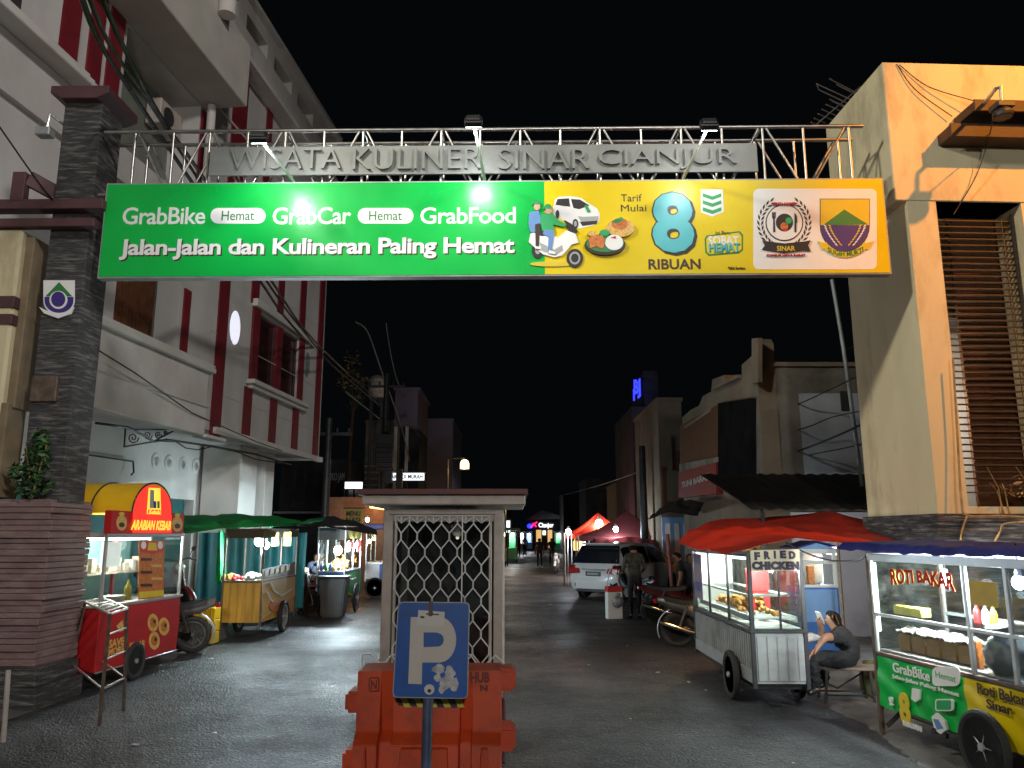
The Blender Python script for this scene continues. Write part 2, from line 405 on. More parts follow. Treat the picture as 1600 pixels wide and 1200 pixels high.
M['bikesilver'] = mat('silver_bike_plastic', (.45, .45, .46), .35, metal=.3, var=.1)
M['engine'] = mat('engine_alloy', (.16, .16, .16), .45, metal=.7, var=.3, scale=20)
M['chrome'] = mat('chrome', (.8, .8, .8), .12, metal=1, var=.03)
M['stickred'] = mat('red_window_film', (.6, .03, .02), .5, trl=.6, var=.05); M['stickgold'] = mat('gold_window_film', (.75, .5, .05), .5, trl=.6, var=.05)
M['fried'] = mat('fried_batter', (.55, .25, .055), .7, var=.4, scale=25, bump=.6, bscale=40)
M['bread'] = mat('brown_bread', (.36, .19, .07), .8, var=.2, scale=9, bump=.3)
M['breadtop'] = mat('pale_bread_bag', (.66, .60, .5), .4, var=.35, scale=14, bump=.5)
M['mustard'] = mat('mustard_sheet', (.45, .30, .03), .5, var=.12)
M['lemon'] = mat('lemon_paper', (.55, .48, .08), .6, var=.06)
M['greybag'] = mat('grey_plastic_bag', (.20, .20, .21), .35, var=.4, scale=6, bump=.8, bscale=9)
M['gas'] = mat('green_gas_bottle', (.10, .105, .03), .45, var=.3, scale=6, metal=.2)
M['leaf'] = mat('leaf_green', (.045, .12, .03), .6, var=.5, scale=9)
M['leafdk'] = mat('leaf_dark', (.02, .055, .018), .6, var=.5, scale=9)
M['dryleaf'] = mat('dry_plant', (.32, .2, .07), .7, var=.4, scale=9)
M['brick'] = mat('brown_cladding', (.10, .045, .022), .7, var=.35, scale=1.5, stretch=(6, 6, .4), dirt=(.04, .02, .012), dscale=1.5, damt=.7, spec=.12)
M['grime'] = mat('grimy_grey_render', (.17, .155, .13), .85, var=.3, scale=1.4, dirt=(.035, .03, .026), dscale=.55, damt=.9, bump=.25, bscale=9, spec=.12)
M['beige'] = mat('beige_render', (.19, .15, .11), .85, var=.2, scale=1.6, dirt=(.10, .07, .045), dscale=.8, damt=.8, spec=.12)
M['ltgrey'] = mat('pale_grey_sheet', (.34, .36, .40), .6, var=.12, scale=2, dirt=(.2, .21, .22), dscale=1.1, spec=.12)
M['darkwall'] = mat('dark_facade', (.05, .05, .055), .85, var=.4, scale=1.2, spec=.12)
M['purplewall'] = mat('mauve_render', (.24, .20, .26), .85, var=.15, scale=.6, spec=.12)
M['bluewall'] = mat('navy_cladding', (.02, .03, .07), .7, var=.2, spec=.12)
M['shutter'] = mat('black_shutter', (.010, .010, .011), .95, var=.3, scale=2, spec=.0)
M['redsign'] = mat('faded_red_sign', (.17, .02, .018), .6, var=.2, scale=2, dirt=(.14, .03, .025), dscale=1.5, spec=.12)
M['glass'] = glassm('stall_glass', film=.012)
M['dirtyglass'] = glassm('booth_glass', tint=(.55, .58, .58), film=.02)
M['bulb'] = emit('led_white', (.93, .97, 1), 26)
M['bulbwarm'] = emit('bulb_warm', (1, .72, .36), 22)
M['tubew'] = emit('tube_white', (.95, .98, 1), 9)
M['tubeo'] = emit('tube_orange', (1, .45, .12), 9)
M['lantern'] = emit('lantern_glass', (1, .72, .28), 5)
M['oval'] = emit('lit_oval_window', (.82, .84, 1), .85)
M['litsign'] = emit('backlit_white', (.9, .95, 1), 1.6)
M['litkebab'] = emit('backlit_red', (1, .035, .02), .75)
M['litkyellow'] = emit('backlit_yellow', (1, .62, .06), .95)
M['glowsheet'] = emit('glowing_white_paper', (1, 1, .97), 1.0)
M['neonblue'] = emit('neon_blue', (.02, .03, 1), 3.0)
M['neonred'] = emit('neon_red', (1, .02, .15), 2.0)
M['phone'] = emit('phone_screen', (.75, .82, 1), .9)
M['warmglow'] = emit('warm_glow', (1, .6, .22), .8)
M['headl'] = mat('clear_lens', (.5, .5, .5), .1, var=.05)
# ------------------------------------------------------------------ ground
mb = MB(); mb.add([(-300, -60, -.02), (300, -60, -.02), (300, 600, -.02), (-300, 600, -.02)], [(0, 1, 2, 3)])
g = mb.build('ground', M['pave']); g['kind'] = 'structure'
mb = MB()
def roadz(u, v):
    return (-5.6 + 10.1 * u, -8 + 128 * v, 0)
mb.grid(roadz, 1, 1)
g = mb.build('road', M['road']); g['kind'] = 'structure'
mb = MB()
def rough(x0, x1, y0, y1):
    def f(u, v):
        x = x0 + (x1 - x0) * u; y = y0 + (y1 - y0) * v
        e = random.uniform(-.05, .05) + .12 * math.sin(y * 1.7) if u == 0 else 0
        return (x + e, y, -.015 if u == 0 else random.uniform(.01, .03) + .04 * min(1, u * 3))
    return f
mb.grid(rough(3.35, 9, 6.5, 16), 40, 90)
g = mb.build('pavement', M['pave'], smooth=60); g['kind'] = 'structure'
mb = MB(); mb.grid(rough(-5.0, -12, 6.2, 26), 14, 60)
g = mb.build('pavement', M['pave'], smooth=60); g['kind'] = 'structure'
# scraps of litter on the road
lit = [(210, 1165, .05), (335, 1147, .035), (330, 1030, .05), (1075, 1067, .03), (1028, 1052, .04), (1102, 1080, .03), (932, 997, .05), (980, 1010, .02), (952, 985, .03), (860, 945, .05), (1240, 1195, .02), (985, 1125, .015), (255, 1050, .03), (920, 1040, .02)]
for i, (px, py, r) in enumerate(lit):
    p = G(px, py); mb = MB()
    n = 7; pts = [(p.x + r * random.uniform(.5, 1.1) * math.cos(k * 6.283 / n), p.y + r * .8 * random.uniform(.5, 1.1) * math.sin(k * 6.283 / n), 0) for k in range(n)]
    mb.add([(q[0], q[1], .006 + random.uniform(0, .012)) for q in pts] + [(p.x, p.y, .02)], [(k, (k + 1) % n, n) for k in range(n)])
    o = mb.build('paper_scrap', M['paper'])
    tag(o, 'small pale scrap of litter lying on the dark asphalt', 'litter', 'scraps of litter on the road')
# ------------------------------------------------------------------ street lamps out of view; the lower and right white ones are added fill
def street_lamp(base, h, arm, label, col, power, size, mats, aim=None, cone=62):
    t = thing('street_lamp', label, 'street lamp', base)
    mb = MB(); mb.lathe([(.14, 0), (.14, .3), (.08, .35), (.06, h)], n=12); mb.build('pole', M['darkm'], t, smooth=40)
    ax, ay = arm
    mb = MB(); mb.tube([(0, 0, h - .1), (ax * .3, ay * .3, h + .25), (ax, ay, h + .3)], .035, 8); mb.build('arm', M['darkm'], t, smooth=40)
    mb = MB(); mb.ball((ax, ay, h + .3), (.28, .28, .09), 14, 8); mb.build('lamp_head', M['darkm'], t, smooth=50)
    mb = MB(); mb.ball((ax, ay, h + .22), (.2, .2, .05), 14, 6); mb.build('lamp_glass', mats, t, smooth=50)
    if aim: lamp(t, (ax, ay, h + .05), power, col, size, 'SPOT', Vector(aim) - Vector(base), cone, .6)
    else: lamp(t, (ax, ay, h + .05), power, col, size)
    return t
street_lamp((3.0, -17.0, 0), 6.6, (-1.4, 1.0), 'added lower white street lamp, unseen far behind the viewer near the road centre', (1, .95, .9), 6200, .35, M['bulb'])  # added fill light for the sign and barrier, with a pole built round it
street_lamp((-7.4, 1.9, 0), 10.7, (.6, .3), 'tall white mast lamp standing by the white building outside the view', (1, .97, .84), 4300, .5, M['bulb'], (4.9, 10.0, 4.2), 50)
street_lamp((10.8, -8.0, 0), 15.6, (-1.0, 1.0), 'added tall white mast lamp, unseen behind the viewer at the right kerb', (1, .95, .90), 9500, 1.0, M['bulb'], (-8.2, 13.5, 6.2), 42)  # added spot fill aimed at the white building, dressed as a mast lamp
street_lamp((10.2, 3.4, 0), 10.6, (-1.4, 1.0), 'tall orange sodium street lamp beside the cream gate tower', (1, .34, .03), 4300, .1, M['bulbwarm'], (6.6, 9.0, 6.4), 48)
# ================================================================== GATE
GF = Fr((0, 9.0, 0), -.93)
gp = thing('gate_pillar', 'tall square pillar of dark split stone on a maroon layered pedestal, carrying the banner at the left', 'pillar', GF.o, -.93)
mb = MB(); mb.box(-5.64, -5.16, 0, .5, 2.2, 7.2); mb.build('shaft', M['stone'], gp, bevel=.01)
mb = MB(); mb.prism([(-5.76, 7.36), (-5.76, 7.26), (-5.62, 7.19), (-5.18, 7.19), (-5.03, 7.26), (-5.03, 7.36)], -.13, .63); mb.build('cap', M['maroonp'], gp, bevel=.008)
mb = MB(); z = .44
while z < 2.2:
    h = random.uniform(.055, .085); j = random.uniform(-.022, .02); k = random.uniform(-.02, .02)
    mb.box(-7.2, -5.17 + j, -.12 + k, .72, z, min(z + h - .006, 2.26)); z += h
mb.box(-7.15, -5.2, -.09, .70, .42, 2.24); mb.build('pedestal', M['maroon'], gp, bevel=.006)
mb = MB(); mb.box(-7.2, -5.10, -.18, .74, -.02, .22); mb.box(-7.2, -5.15, -.13, .70, .22, .42); mb.build('base', M['stone'], gp, bevel=.01)
for (ya, yb, xr) in ((310, 325, 161), (340, 353, 147)):
    x1, z1 = GF.hit(xr, ya, -.16); _, z0 = GF.hit(xr, yb, -.16)
    mb = MB(); mb.box(-7.4, x1, -.16, .02 if yb < 330 else -.04, z0, z1); mb.build('beam', M['maroonp'], gp, bevel=.006)
x0, z1 = GF.hit(20, 268, -.16); x1, z0 = GF.hit(35, 312, -.16)
mb = MB(); mb.box(x0, x1, -.16, -.05, z0 - .02, z1); mb.bar((x1, -.1, z1 - .06), (x1 + .34, .16, z1 - .22), .05, .2); mb.box(x0 - .9, x0 - .3, -.16, -.05, z0 - .02, z1 - .08); mb.build('beam_end', M['maroonp'], gp, bevel=.006)
xa, zt = GF.hit(36, 366, -.1)
mb = MB(); mb.box(-6.6, xa, -.12, .3, 2.26, zt + .06); mb.build('side_column', M['cream'], gp, bevel=.03)
mb = MB(); mb.box(-6.62, xa + .07, -.10, .25, 2.26, 3.35); mb.box(xa, xa + .1, -.03, .3, 3.3, zt); mb.build('side_column', mat('cream_painted_shade', (.20, .15, .09), .8, var=.2), gp, bevel=.01)  # darker copy of the cream: shade on the column put into the colour
for (a, b) in ((463, 481), (491, 507)):
    _, z1 = GF.hit(20, a, -.12); _, z0 = GF.hit(20, b, -.12)
    mb = MB(); mb.box(-6.63, xa + .02, -.145, .3, z0, z1); mb.build('band', M['maroonp'], gp, bevel=.005)
def pxp(fr, pts, off): return [fr.hit(a, b, off) for a, b in pts]
def arc(cx, cy, rx, ry, a0, a1, n=18): return [(cx + rx * math.cos(R(a0 + (a1 - a0) * i / n)), cy - ry * math.sin(R(a0 + (a1 - a0) * i / n))) for i in range(n + 1)]
class Pic:
    """flat printed artwork built as thin stacked layers on a plane of a frame"""
    def __init__(s, fr, off, step=.0016): s.fr = fr; s.off = off; s.k = 0; s.mb = MB(); s.ms = []; s.step = step
    def idx(s, m):
        if m not in s.ms: s.ms.append(m)
        return s.ms.index(m)
    def add(s, pts, m):
        s.k += 1; y = s.off - s.k * s.step
        s.mb.prism(pxp(s.fr, pts, s.off), y, s.off + .002, mi=s.idx(m)); return s
    def oval(s, cx, cy, rx, ry, m, n=24): return s.add(arc(cx, cy, rx, ry, 0, 360 - 360 / n, n - 1), m)
    def line(s, pts, w, m):
        s.k += 1; y = s.off - s.k * s.step
        for a, b in zip(pts, pts[1:]):
            d = Vector((b[0] - a[0], b[1] - a[1])); 
            if d.length < 1e-6: continue
            n = Vector((-d.y, d.x)).normalized() * w / 2
            s.mb.prism(pxp(s.fr, [(a[0] + n.x, a[1] + n.y), (b[0] + n.x, b[1] + n.y), (b[0] - n.x, b[1] - n.y), (a[0] - n.x, a[1] - n.y)], s.off), y, s.off + .002, mi=s.idx(m))
        return s
    def word(s, body, x0, x1, y0, y1, m, bold=.0, **k):
        """y0 top, y1 bottom, in photo pixels"""
        s.k += 1; y = s.off - s.k * s.step
        a = s.fr.hit(x0, y0, s.off); b = s.fr.hit(x1, y1, s.off); c = s.fr.hit(x0, y1, s.off)
        text_into(s.mb, body, a[0], b[0], c[1], a[1], y, depth=abs(y - s.off) + .002, bold=bold, mi=s.idx(m), **k); return s
    def build(s, name, parent): return s.mb.build(name, [M[q] for q in s.ms], parent)
def rrect(x0, x1, y0, y1, r): return arc(x1 - r, y0 + r, r, r, 0, 90, 6) + arc(x0 + r, y0 + r, r, r, 90, 180, 6) + arc(x0 + r, y1 - r, r, r, 180, 270, 6) + arc(x1 - r, y1 - r, r, r, 270, 360, 6)
def shield(x0, x1, y0, ym, y1): 
    return [(x0, y0), (x1, y0), (x1, ym)] + arc((x0 + x1) / 2, ym, (x1 - x0) / 2, y1 - ym, 0, -180, 14)[1:]
# crest on the pillar
pc = Pic(GF, -.012, .003)
pc.add(shield(68, 117, 438, 470, 492), 'print').add(shield(70, 115, 464, 470, 489), 'printnavy').add([(72, 463), (93, 441), (113, 463)], 'printdkgreen')
pc.oval(92, 469, 14, 14, 'print').oval(92, 468, 11, 12, 'printnavy').add([(62, 480), (70, 484), (92, 492), (111, 485), (117, 480), (112, 491), (92, 498), (70, 490)], 'print')
pc.build('crest', gp)
mb = MB(); a = GF.hit(52, 588, -.02); b = GF.hit(88, 628, -.02); mb.box(a[0], b[0], -.05, .01, b[1], a[1]); mb.build('meter_box', M['rustm'], gp, bevel=.01)
# shrub growing out of the pedestal
def leafmb(mb, c, n, rad, size, mi=(0, 1)):
    for _ in range(n):
        d = Vector((random.gauss(0, 1), random.gauss(0, 1), random.gauss(0, 1))).normalized() * (random.random() ** .45)
        p = Vector(c) + Vector((d.x * rad[0], d.y * rad[1], d.z * rad[2]))
        a = Vector((random.gauss(0, 1), random.gauss(0, 1), random.gauss(0, .6))).normalized(); b = a.orthogonal().normalized()
        b = (Matrix.Rotation(random.uniform(0, 6.28), 3, a) @ b); l = size * random.uniform(.6, 1.4); w = l * .38
        mb.add([p - a * l, p + b * w - a * l * .1, p + a * l, p - b * w - a * l * .1 + a.cross(b) * w * .3], [(0, 1, 2), (0, 2, 3)], random.choice(mi))
pt = thing('shrub', 'small leafy green shrub growing from the top of the maroon pedestal', 'plant', GF.M @ Vector((-5.45, -.1, 2.26)))
mb = MB()
for c, r, n in (((.02, 0, .14), (.24, .14, .18), 150), ((.0, 0, .42), (.2, .13, .22), 170), ((.06, 0, .66), (.13, .1, .16), 80), ((-.16, 0, .3), (.12, .08, .14), 50)): leafmb(mb, c, n, r, .045)
mb.build('foliage', [M['leaf'], M['leafdk']], pt)
mb = MB(); [mb.tube([(0, .04, -.02), (q * .4, .02, .25), (q, 0, .6)], [.012, .009, .005], 6) for q in (-.12, .03, .12)]; mb.build('stem', M['dryleaf'], pt)
# unlit lamp on the pillar
t = thing('floodlight', 'small unlit floodlight on a bent arm at the left of the stone pillar', 'lamp', GF.M @ Vector((-5.64, .1, 6.8)))
h = GF.hit(77, 177, -.1); q = GF.hit(70, 207, -.1); a0 = Vector((h[0] + 5.64, -.2, h[1] - 6.8)); a1 = Vector((q[0] + 5.64, -.2, q[1] - 6.8))
mb = MB(); mb.tube([(0, .1, .12), a0, a1 + Vector((0.02, 0, .06))], .018, 6); mb.build('arm', M['alu'], t)
mb = MB(); mb.box(a1.x - .09, a1.x + .09, -.27, -.13, a1.z - .06, a1.z + .05); mb.build('lamp_head', M['zinc'], t, bevel=.012)
# ---------------- truss
tr = thing('truss_frame', 'long polished steel tube truss spanning the street above the banner', 'truss', GF.o, -.93)
posts = [208, 268, 325, 385, 444, 505, 566, 627, 689, 750, 813, 876, 938, 1003, 1066, 1130, 1194, 1258, 1330]
px_x = [GF.hit(q, 240)[0] for q in posts]; ZT, ZB = 6.80, 6.02
for nm, y in (('front_lattice', .02), ('rear_lattice', .36)):
    mb = MB(); mb.tube([(-5.1, y, ZT), (4.33, y, ZT)], .026, 8); mb.tube([(-5.1, y, ZB - .06), (4.33, y, ZB - .06)], .026, 8)
    for i, x in enumerate(px_x):
        mb.tube([(x, y, ZT), (x, y, ZB - .06)], .017, 8)
        if i % 2 == 0:
            for j in (i - 1, i + 1):
                if 0 <= j < len(px_x): 
                    sgn = 1 if j > i else -1
                    mb.tube([(x + sgn * .04, y, ZT), (px_x[j] - sgn * .03, y, ZB - .06)], .015, 8)
    mb.build(nm, M['steel'], tr, smooth=60)
mb = MB()
for x in px_x[::2]:
    mb.tube([(x, .02, ZT), (x, .36, ZT)], .015, 6); mb.tube([(x, .02, ZB - .06), (x, .36, ZB - .06)], .015, 6)
mb.build('cross_tubes', M['steel'], tr, smooth=60)
# ---------------- steel name strip
ls = thing('name_strip', 'long grey steel strip with raised letters reading WISATA KULINER SINAR CIANJUR', 'sign', GF.o, -.93)
a = GF.hit(329, 230, -.06); b = GF.hit(1185, 268, -.06)
mb = MB(); mb.box(a[0], b[0], -.06, -.03, b[1], a[1]); mb.build('backing_strip', M['sheet'], ls, bevel=.003)
for wd, x0, x1 in (('WISATA', 360, 532), ('KULINER', 552, 752), ('SINAR', 779, 921), ('CIANJUR', 935, 1152)):
    p0 = GF.hit(x0, 232, -.1); p1 = GF.hit(x1, 263, -.1)
    mb = MB(); text_into(mb, wd, p0[0], p1[0], p1[1], p0[1], -.105, depth=.04, bold=-.008); mb.build('lettering', M['sheet'], ls)
mb = MB()
for px in (402, 541, 662, 720, 800, 905, 1003, 1100):
    x, _ = GF.hit(px, 250); mb.box(x - .012, x + .012, -.03, .0, 6.25, 6.5)
mb.build('bracket', M['steel'], ls)
# ---------------- banner
bn = thing('banner_board', 'long green and yellow printed banner hung across the street under the truss', 'banner', GF.o, -.93)
X0, X1, Z0, Z1 = -4.97, 4.48, 4.86, 6.08; Y0 = -.06
mb = MB(); mb.box(X0, X1, Y0, .06, Z0, Z1); mb.build('box_frame', M['zinc'], bn, bevel=.004)
xs = GF.hit(851, 350, Y0)[0]
def rippled(x0, x1, m, name):
    mb = MB(); mb.box(x0, x1, Y0 - .006, Y0 + .01, Z0 + .02, Z1 - .02); return mb.build(name, m, bn)
rippled(X0 + .02, xs, M['green'], 'green_panel'); rippled(xs, X1 - .02, M['yellow'], 'yellow_panel')
OFF = Y0 - .007
for w_, x0, x1, y0, y1 in (('GrabBike', 193, 320, 324, 351), ('GrabCar', 427, 548, 324, 351), ('GrabFood', 657, 806, 324, 350)):
    Pic(GF, OFF).word(w_, x0, x1, y0, y1, 'print', bold=.014, space=.95).build('lettering', bn)
for x0, x1 in ((329, 415), (559, 646)): p = Pic(GF, OFF); p.add(rrect(x0, x1, 325, 349.5, 12), 'print').word('Hemat', x0 + 18, x1 - 18, 329.5, 344.5, 'printdkgreen', bold=.005).build('pill_label', bn)
p = Pic(GF, OFF)
p.word('Jalan-Jalan dan Kulineran Paling Hemat', 190.5, 806, 376, 408.5, 'printbrown', bold=.026, space=.95).word('Jalan-Jalan dan Kulineran Paling Hemat', 188.5, 804, 374, 406.5, 'print', bold=.026, space=.95)
p.build('slogan_lettering', bn)
p = Pic(GF, OFF)
p.word('Tarif', 970, 1003, 303.5, 315, 'printbrown', bold=.004).word('Mulai', 970, 1010, 320, 330.5, 'printbrown', bold=.0).word('RIBUAN', 1013, 1095, 405, 421, 'printbrown', bold=.02)
p.word('8', 1019, 1091, 302, 400, 'printblack', bold=.05).word('8', 1015, 1088, 299.5, 397, 'printblack', bold=.052).word('8', 1017, 1086, 301, 395.5, 'printteal', bold=.038)
p.word('*S&K Berlaku', 1137, 1164, 417, 421, 'printbrown'); p.build('price_lettering', bn)
p = Pic(GF, OFF)
p.add([(1095, 296), (1129, 296), (1131, 331), (1113, 338.5), (1095, 332)], 'print')
for k in range(3):
    y = 302 + 11 * k; p.add([(1098, y), (1113, y + 5), (1127, y), (1127, y + 5.5), (1113, y + 10.5), (1098, y + 5.5)], 'printgreen')
p.build('chevron_tag', bn)
p = Pic(GF, OFF)
p.add([(1104, 368), (1156, 361), (1161, 367), (1161, 391), (1155, 396), (1107, 400), (1102, 394), (1101, 373)], 'printdkgreen').add([(1106, 370), (1154, 363.5), (1158.5, 369), (1158.5, 389.5), (1153, 393.5), (1108, 397), (1104.5, 393), (1103.5, 374)], 'yellow')
p.word('Ini Baru', 1118, 1141, 361, 367, 'printbrown').word('SOBAT', 1106, 1155, 369, 383, 'print', bold=.03).word('HEMAT', 1108, 1157, 381, 395, 'printdkgreen', bold=.03).word('HEMAT', 1107, 1156, 380, 393.5, 'printteal', bold=.015)
p.build('round_cornered_stamp', bn)
# picture: car, scooter with two riders, two plates of food
p = Pic(GF, OFF, .0013)
car = [(864, 327), (867, 312), (873, 307.5), (890, 306.5), (908, 309), (917, 316), (933, 326), (937, 334), (936, 347), (928, 352), (905, 357), (897, 356), (888, 347), (873, 341), (866, 340)]
p.add(car, 'print').add([(868, 320), (871, 311), (889, 310), (891, 323), (880, 322)], 'printblack').add([(892, 311), (906, 312), (921, 321), (905, 327), (896, 325)], 'printblack')
p.add([(903, 338), (911, 339), (935, 338), (934, 346), (920, 349), (908, 346)], 'printgrey').add([(906, 347), (934, 345), (932, 350), (910, 353)], 'printblack').oval(899, 350, 4.5, 7.5, 'printblack').oval(899, 350, 2.4, 4.5, 'printgrey').oval(871, 335, 3, 6.5, 'printblack')
p.add([(913, 322), (917, 321), (923, 331), (918, 332)], 'printgreen')
p.oval(862, 413, 34, 4, 'printgold')
p.oval(840, 391, 9, 13, 'printblack').oval(840, 391, 4, 7, 'printgrey').oval(898, 404, 13, 14.5, 'printblack').oval(898, 404, 8.5, 10, 'printgrey').oval(898, 404, 6, 7, 'printblack')
p.add([(829, 366), (843, 362), (872, 372), (885, 361), (899, 366), (904, 380), (893, 383), (884, 394), (878, 400), (866, 403), (848, 398), (836, 388), (826, 379)], 'print').add([(842, 379), (866, 391), (878, 384), (880, 392), (868, 400), (848, 394)], 'printgrey')
p.add([(827, 361), (850, 362), (862, 368), (846, 370)], 'printblack').add([(882, 345), (893, 351), (903, 362), (898, 366), (888, 360)], 'printblack')
p.add([(827, 333), (841, 330), (846, 345), (842, 362), (829, 365), (826, 350)], 'printblue').add([(836, 352), (844, 350), (842, 386), (837, 387)], 'printbrown')
p.add([(845, 335), (862, 333), (872, 345), (885, 352), (882, 356), (864, 352), (866, 361), (847, 362), (844, 345)], 'printgreen').add([(850, 360), (866, 361), (865, 372), (862, 392), (856, 392), (857, 372), (848, 367)], 'printblue')
p.oval(839, 324, 5, 6, 'printskin').add(arc(838, 321, 6.5, 7.5, 0, 180, 10), 'printgreen').oval(857, 330, 5, 6, 'printskin').add(arc(856, 328, 6.5, 7.5, 0, 180, 10), 'printgreen').add([(858, 392), (868, 396), (867, 399), (857, 397)], 'print').add([(836, 386), (845, 388), (844, 391), (836, 390)], 'print')
p.oval(945, 384, 32, 16, 'printblack').oval(945, 382, 29.5, 13.5, 'printdkgreen').oval(969, 358, 22, 14, 'printnoodle').oval(968, 352, 13, 9, 'printfood').add([(955, 348), (965, 343), (972, 347), (962, 352)], 'printdkgreen').add([(960, 345), (970, 341), (975, 345)], 'printgreen')
p.oval(959, 381, 14, 12, 'print').add([(919, 376), (926, 368), (940, 370), (946, 378), (941, 391), (931, 387), (922, 390)], 'printfood').oval(944, 366, 8, 5, 'printgreen').oval(925, 367, 8, 4, 'printnoodle').add([(953, 374), (961, 371), (962, 375)], 'printred')
p.build('printed_picture', bn)
# white panel with two emblems
p = Pic(GF, OFF); p.add(rrect(1177, 1370, 295, 421, 9), 'print'); p.build('white_panel', bn)
OE = OFF - .003
p = Pic(GF, OE)
for sd in (-1, 1):
    for k in range(13):
        a = 62 - k * 12.2; r = 37.5
        for rr, tl in ((r - 3, 22), (r + 3, -22)):
            cx = 1225.5 + sd * rr * math.cos(R(a)); cy = 349 - rr * 1.03 * math.sin(R(a)); th = R(a + 90 + tl)
            dx, dy = sd * math.cos(th) * 5.2, -math.sin(th) * 5.2; nx, ny = -dy * .33, dx * .33
            p.k = 0; p.add([(cx - dx, cy - dy), (cx + nx, cy + ny), (cx + dx, cy + dy), (cx - nx, cy - ny)], 'printblack')
p.k = 1
p.oval(1225.5, 348, 29.5, 29, 'printblack').oval(1225.5, 348, 27.8, 27.2, 'print').oval(1225.5, 348, 13.5, 14, 'printblack').oval(1232, 345, 5, 5, 'printgreen').oval(1225, 354, 6, 6, 'printfood').oval(1226, 359, 4, 2.5, 'printred')
p.add([(1206, 332), (1207.2, 332), (1207.2, 339), (1208, 339), (1208, 332), (1209.3, 332), (1209.3, 339), (1210, 339), (1210, 332), (1211.4, 332), (1211.4, 340), (1210, 343), (1211, 363), (1207.8, 363), (1207.8, 343), (1206, 340)], 'printblack').add([(1241, 333), (1244.5, 338), (1245, 348), (1243.6, 350), (1243.6, 363), (1241, 363)], 'printblack')
p.add([(1191, 376), (1200, 378), (1225, 381), (1256, 378), (1266, 376), (1262, 384), (1266, 393), (1254, 392), (1225, 396), (1200, 392), (1190, 390), (1195, 384)], 'printblack').word('SINAR', 1213, 1242, 385, 393, 'printgold', bold=.02).word('CIANJUR JAWA BARAT', 1197, 1258, 397.5, 402, 'printred').word('WISATA KULINER', 1206, 1243, 317, 322, 'printred')
p.build('food_emblem', bn)
p = Pic(GF, OE)
p.add(shield(1281, 1359, 310.5, 352, 394), 'printblack').add(shield(1282, 1358, 311.5, 352, 393), 'printgold').add([(1285.5, 352), (1319, 327.5), (1356, 351)], 'printdkgreen').add([(1282, 352), (1358, 352)] + arc(1320, 352, 38, 41, 0, -180, 16)[1:-1], 'printnavy')
for sd in (-1, 1):
    for k in range(8):
        f = k / 7; cx = 1320 + sd * (27.5 - 17 * f ** 1.4); cy = 353 + 29 * f
        for o in (-3.6, 3.6):
            p.k = 4; dx, dy = -sd * 2.2, 3.0
            p.add([(cx + o - dx, cy - dy + abs(o) * .2), (cx + o + 1.6, cy), (cx + o + dx, cy + dy), (cx + o - 1.6, cy)], 'print' if o * sd > 0 else 'printgold')
p.k = 5
p.add([(1277.5, 377), (1288, 380)] + arc(1320, 358, 36, 36, 215, 325, 12) + [(1352, 380), (1365, 377), (1357, 390), (1352, 391)] + arc(1320, 358, 45, 45, 318, 222, 12) + [(1286, 392), (1283, 388)], 'printgold')
def bend(u, w, x, z):
    return x, z + .055 * ((2 * u - 1) ** 2)
a = GF.hit(1293, 393, OE); b = GF.hit(1349, 401, OE)
text_into(p.mb, 'SUGIH MUKTI', a[0], b[0], b[1], a[1], OE - .014, depth=.012, bold=.01, mi=p.idx('printdkgreen'), warp=bend)
p.build('shield_emblem', bn)
# ---------------- floodlights on long arms in front of the banner
fl = [(405, 215, 458, 287, 'leftmost of the three black floodlights above the banner, arm over the letters SA', 62), (740, 190, 757, 285, 'middle black floodlight of the three above the banner, near the letter R', 62), (1108, 195, 1068, 282, 'rightmost of the three black floodlights above the banner, arm over the letter J', 26)]
for (hx, hy, bx, by, lab, pw) in fl:
    b = GF.hit(bx, by, -.07); hq = GF.hit(hx, hy, -1.0)
    t = thing('floodlight', lab, 'lamp', GF.M @ Vector((b[0], -.07, 6.08)), -.93, 'floodlights over the banner')
    e = Vector((hq[0] - b[0], -.93, hq[1] - 6.08))
    mb = MB(); mb.tube([(0, .03, -.02), (0, 0, .01), e * .97], .019, 8); mb.build('arm', M['white'], t)
    mb = MB(); mb.box(-.10, .10, -.035, .04, -.065, .065); mb.box(-.08, .08, -.06, -.035, -.05, .05); o = mb.build('lamp_head', M['black'], t, bevel=.012)
    aim = Vector((0, .9, -.62)); rot = Vector((0, 1, 0)).rotation_difference(aim.normalized()); o.location = e; o.rotation_mode = 'QUATERNION'; o.rotation_quaternion = rot
    mb = MB(); mb.box(-.085, .085, .041, .045, -.052, .052); o2 = mb.build('lamp_glass', M['bulb'], o)
    lamp(t, e + aim.normalized() * .09, pw, (.95, .98, 1), .05, 'SPOT', e + aim * 2, 150, .8)
# ================================================================== RIGHT TOWER
RT = Fr((4.77, 9.0, 0), 2.5)
tw = thing('gate_tower', 'tall cream painted gate tower with a louvred opening, lit orange from the front', 'tower', RT.o, 2.5)
HO = (.40, 1.47, 2.16, 5.84)
mb = MB()
mb.wall(.04, 3.6, 2.08, 5.86, [HO, (2.0, 3.2, 2.16, 5.84)], y=0, d=.5)
mb.add([(.04, 0, 2.08), (.04, 1.62, 2.08), (.04, 1.62, 5.9), (.04, 0, 5.9)], [(0, 1, 2, 3)])
mb.build('column_wall', M['cream'], tw, fix=False)
mb = MB(); mb.box(-.11, 3.7, -.012, 1.62, 5.84, 7.70); mb.box(-.11, .04, .0, 1.62, 5.93, 6.2); mb.build('upper_block', M['cream'], tw, bevel=.012)
mb = MB(); mb.box(-.015, 3.7, -.06, 1.66, -.02, 2.08); z = .1
while z < 2.05:
    mb.box(-.015 - random.uniform(.004, .02), 3.7, -.06 - random.uniform(.004, .02), 1.0, z, z + .022); z += .05
mb.build('stone_base', M['stone'], tw)
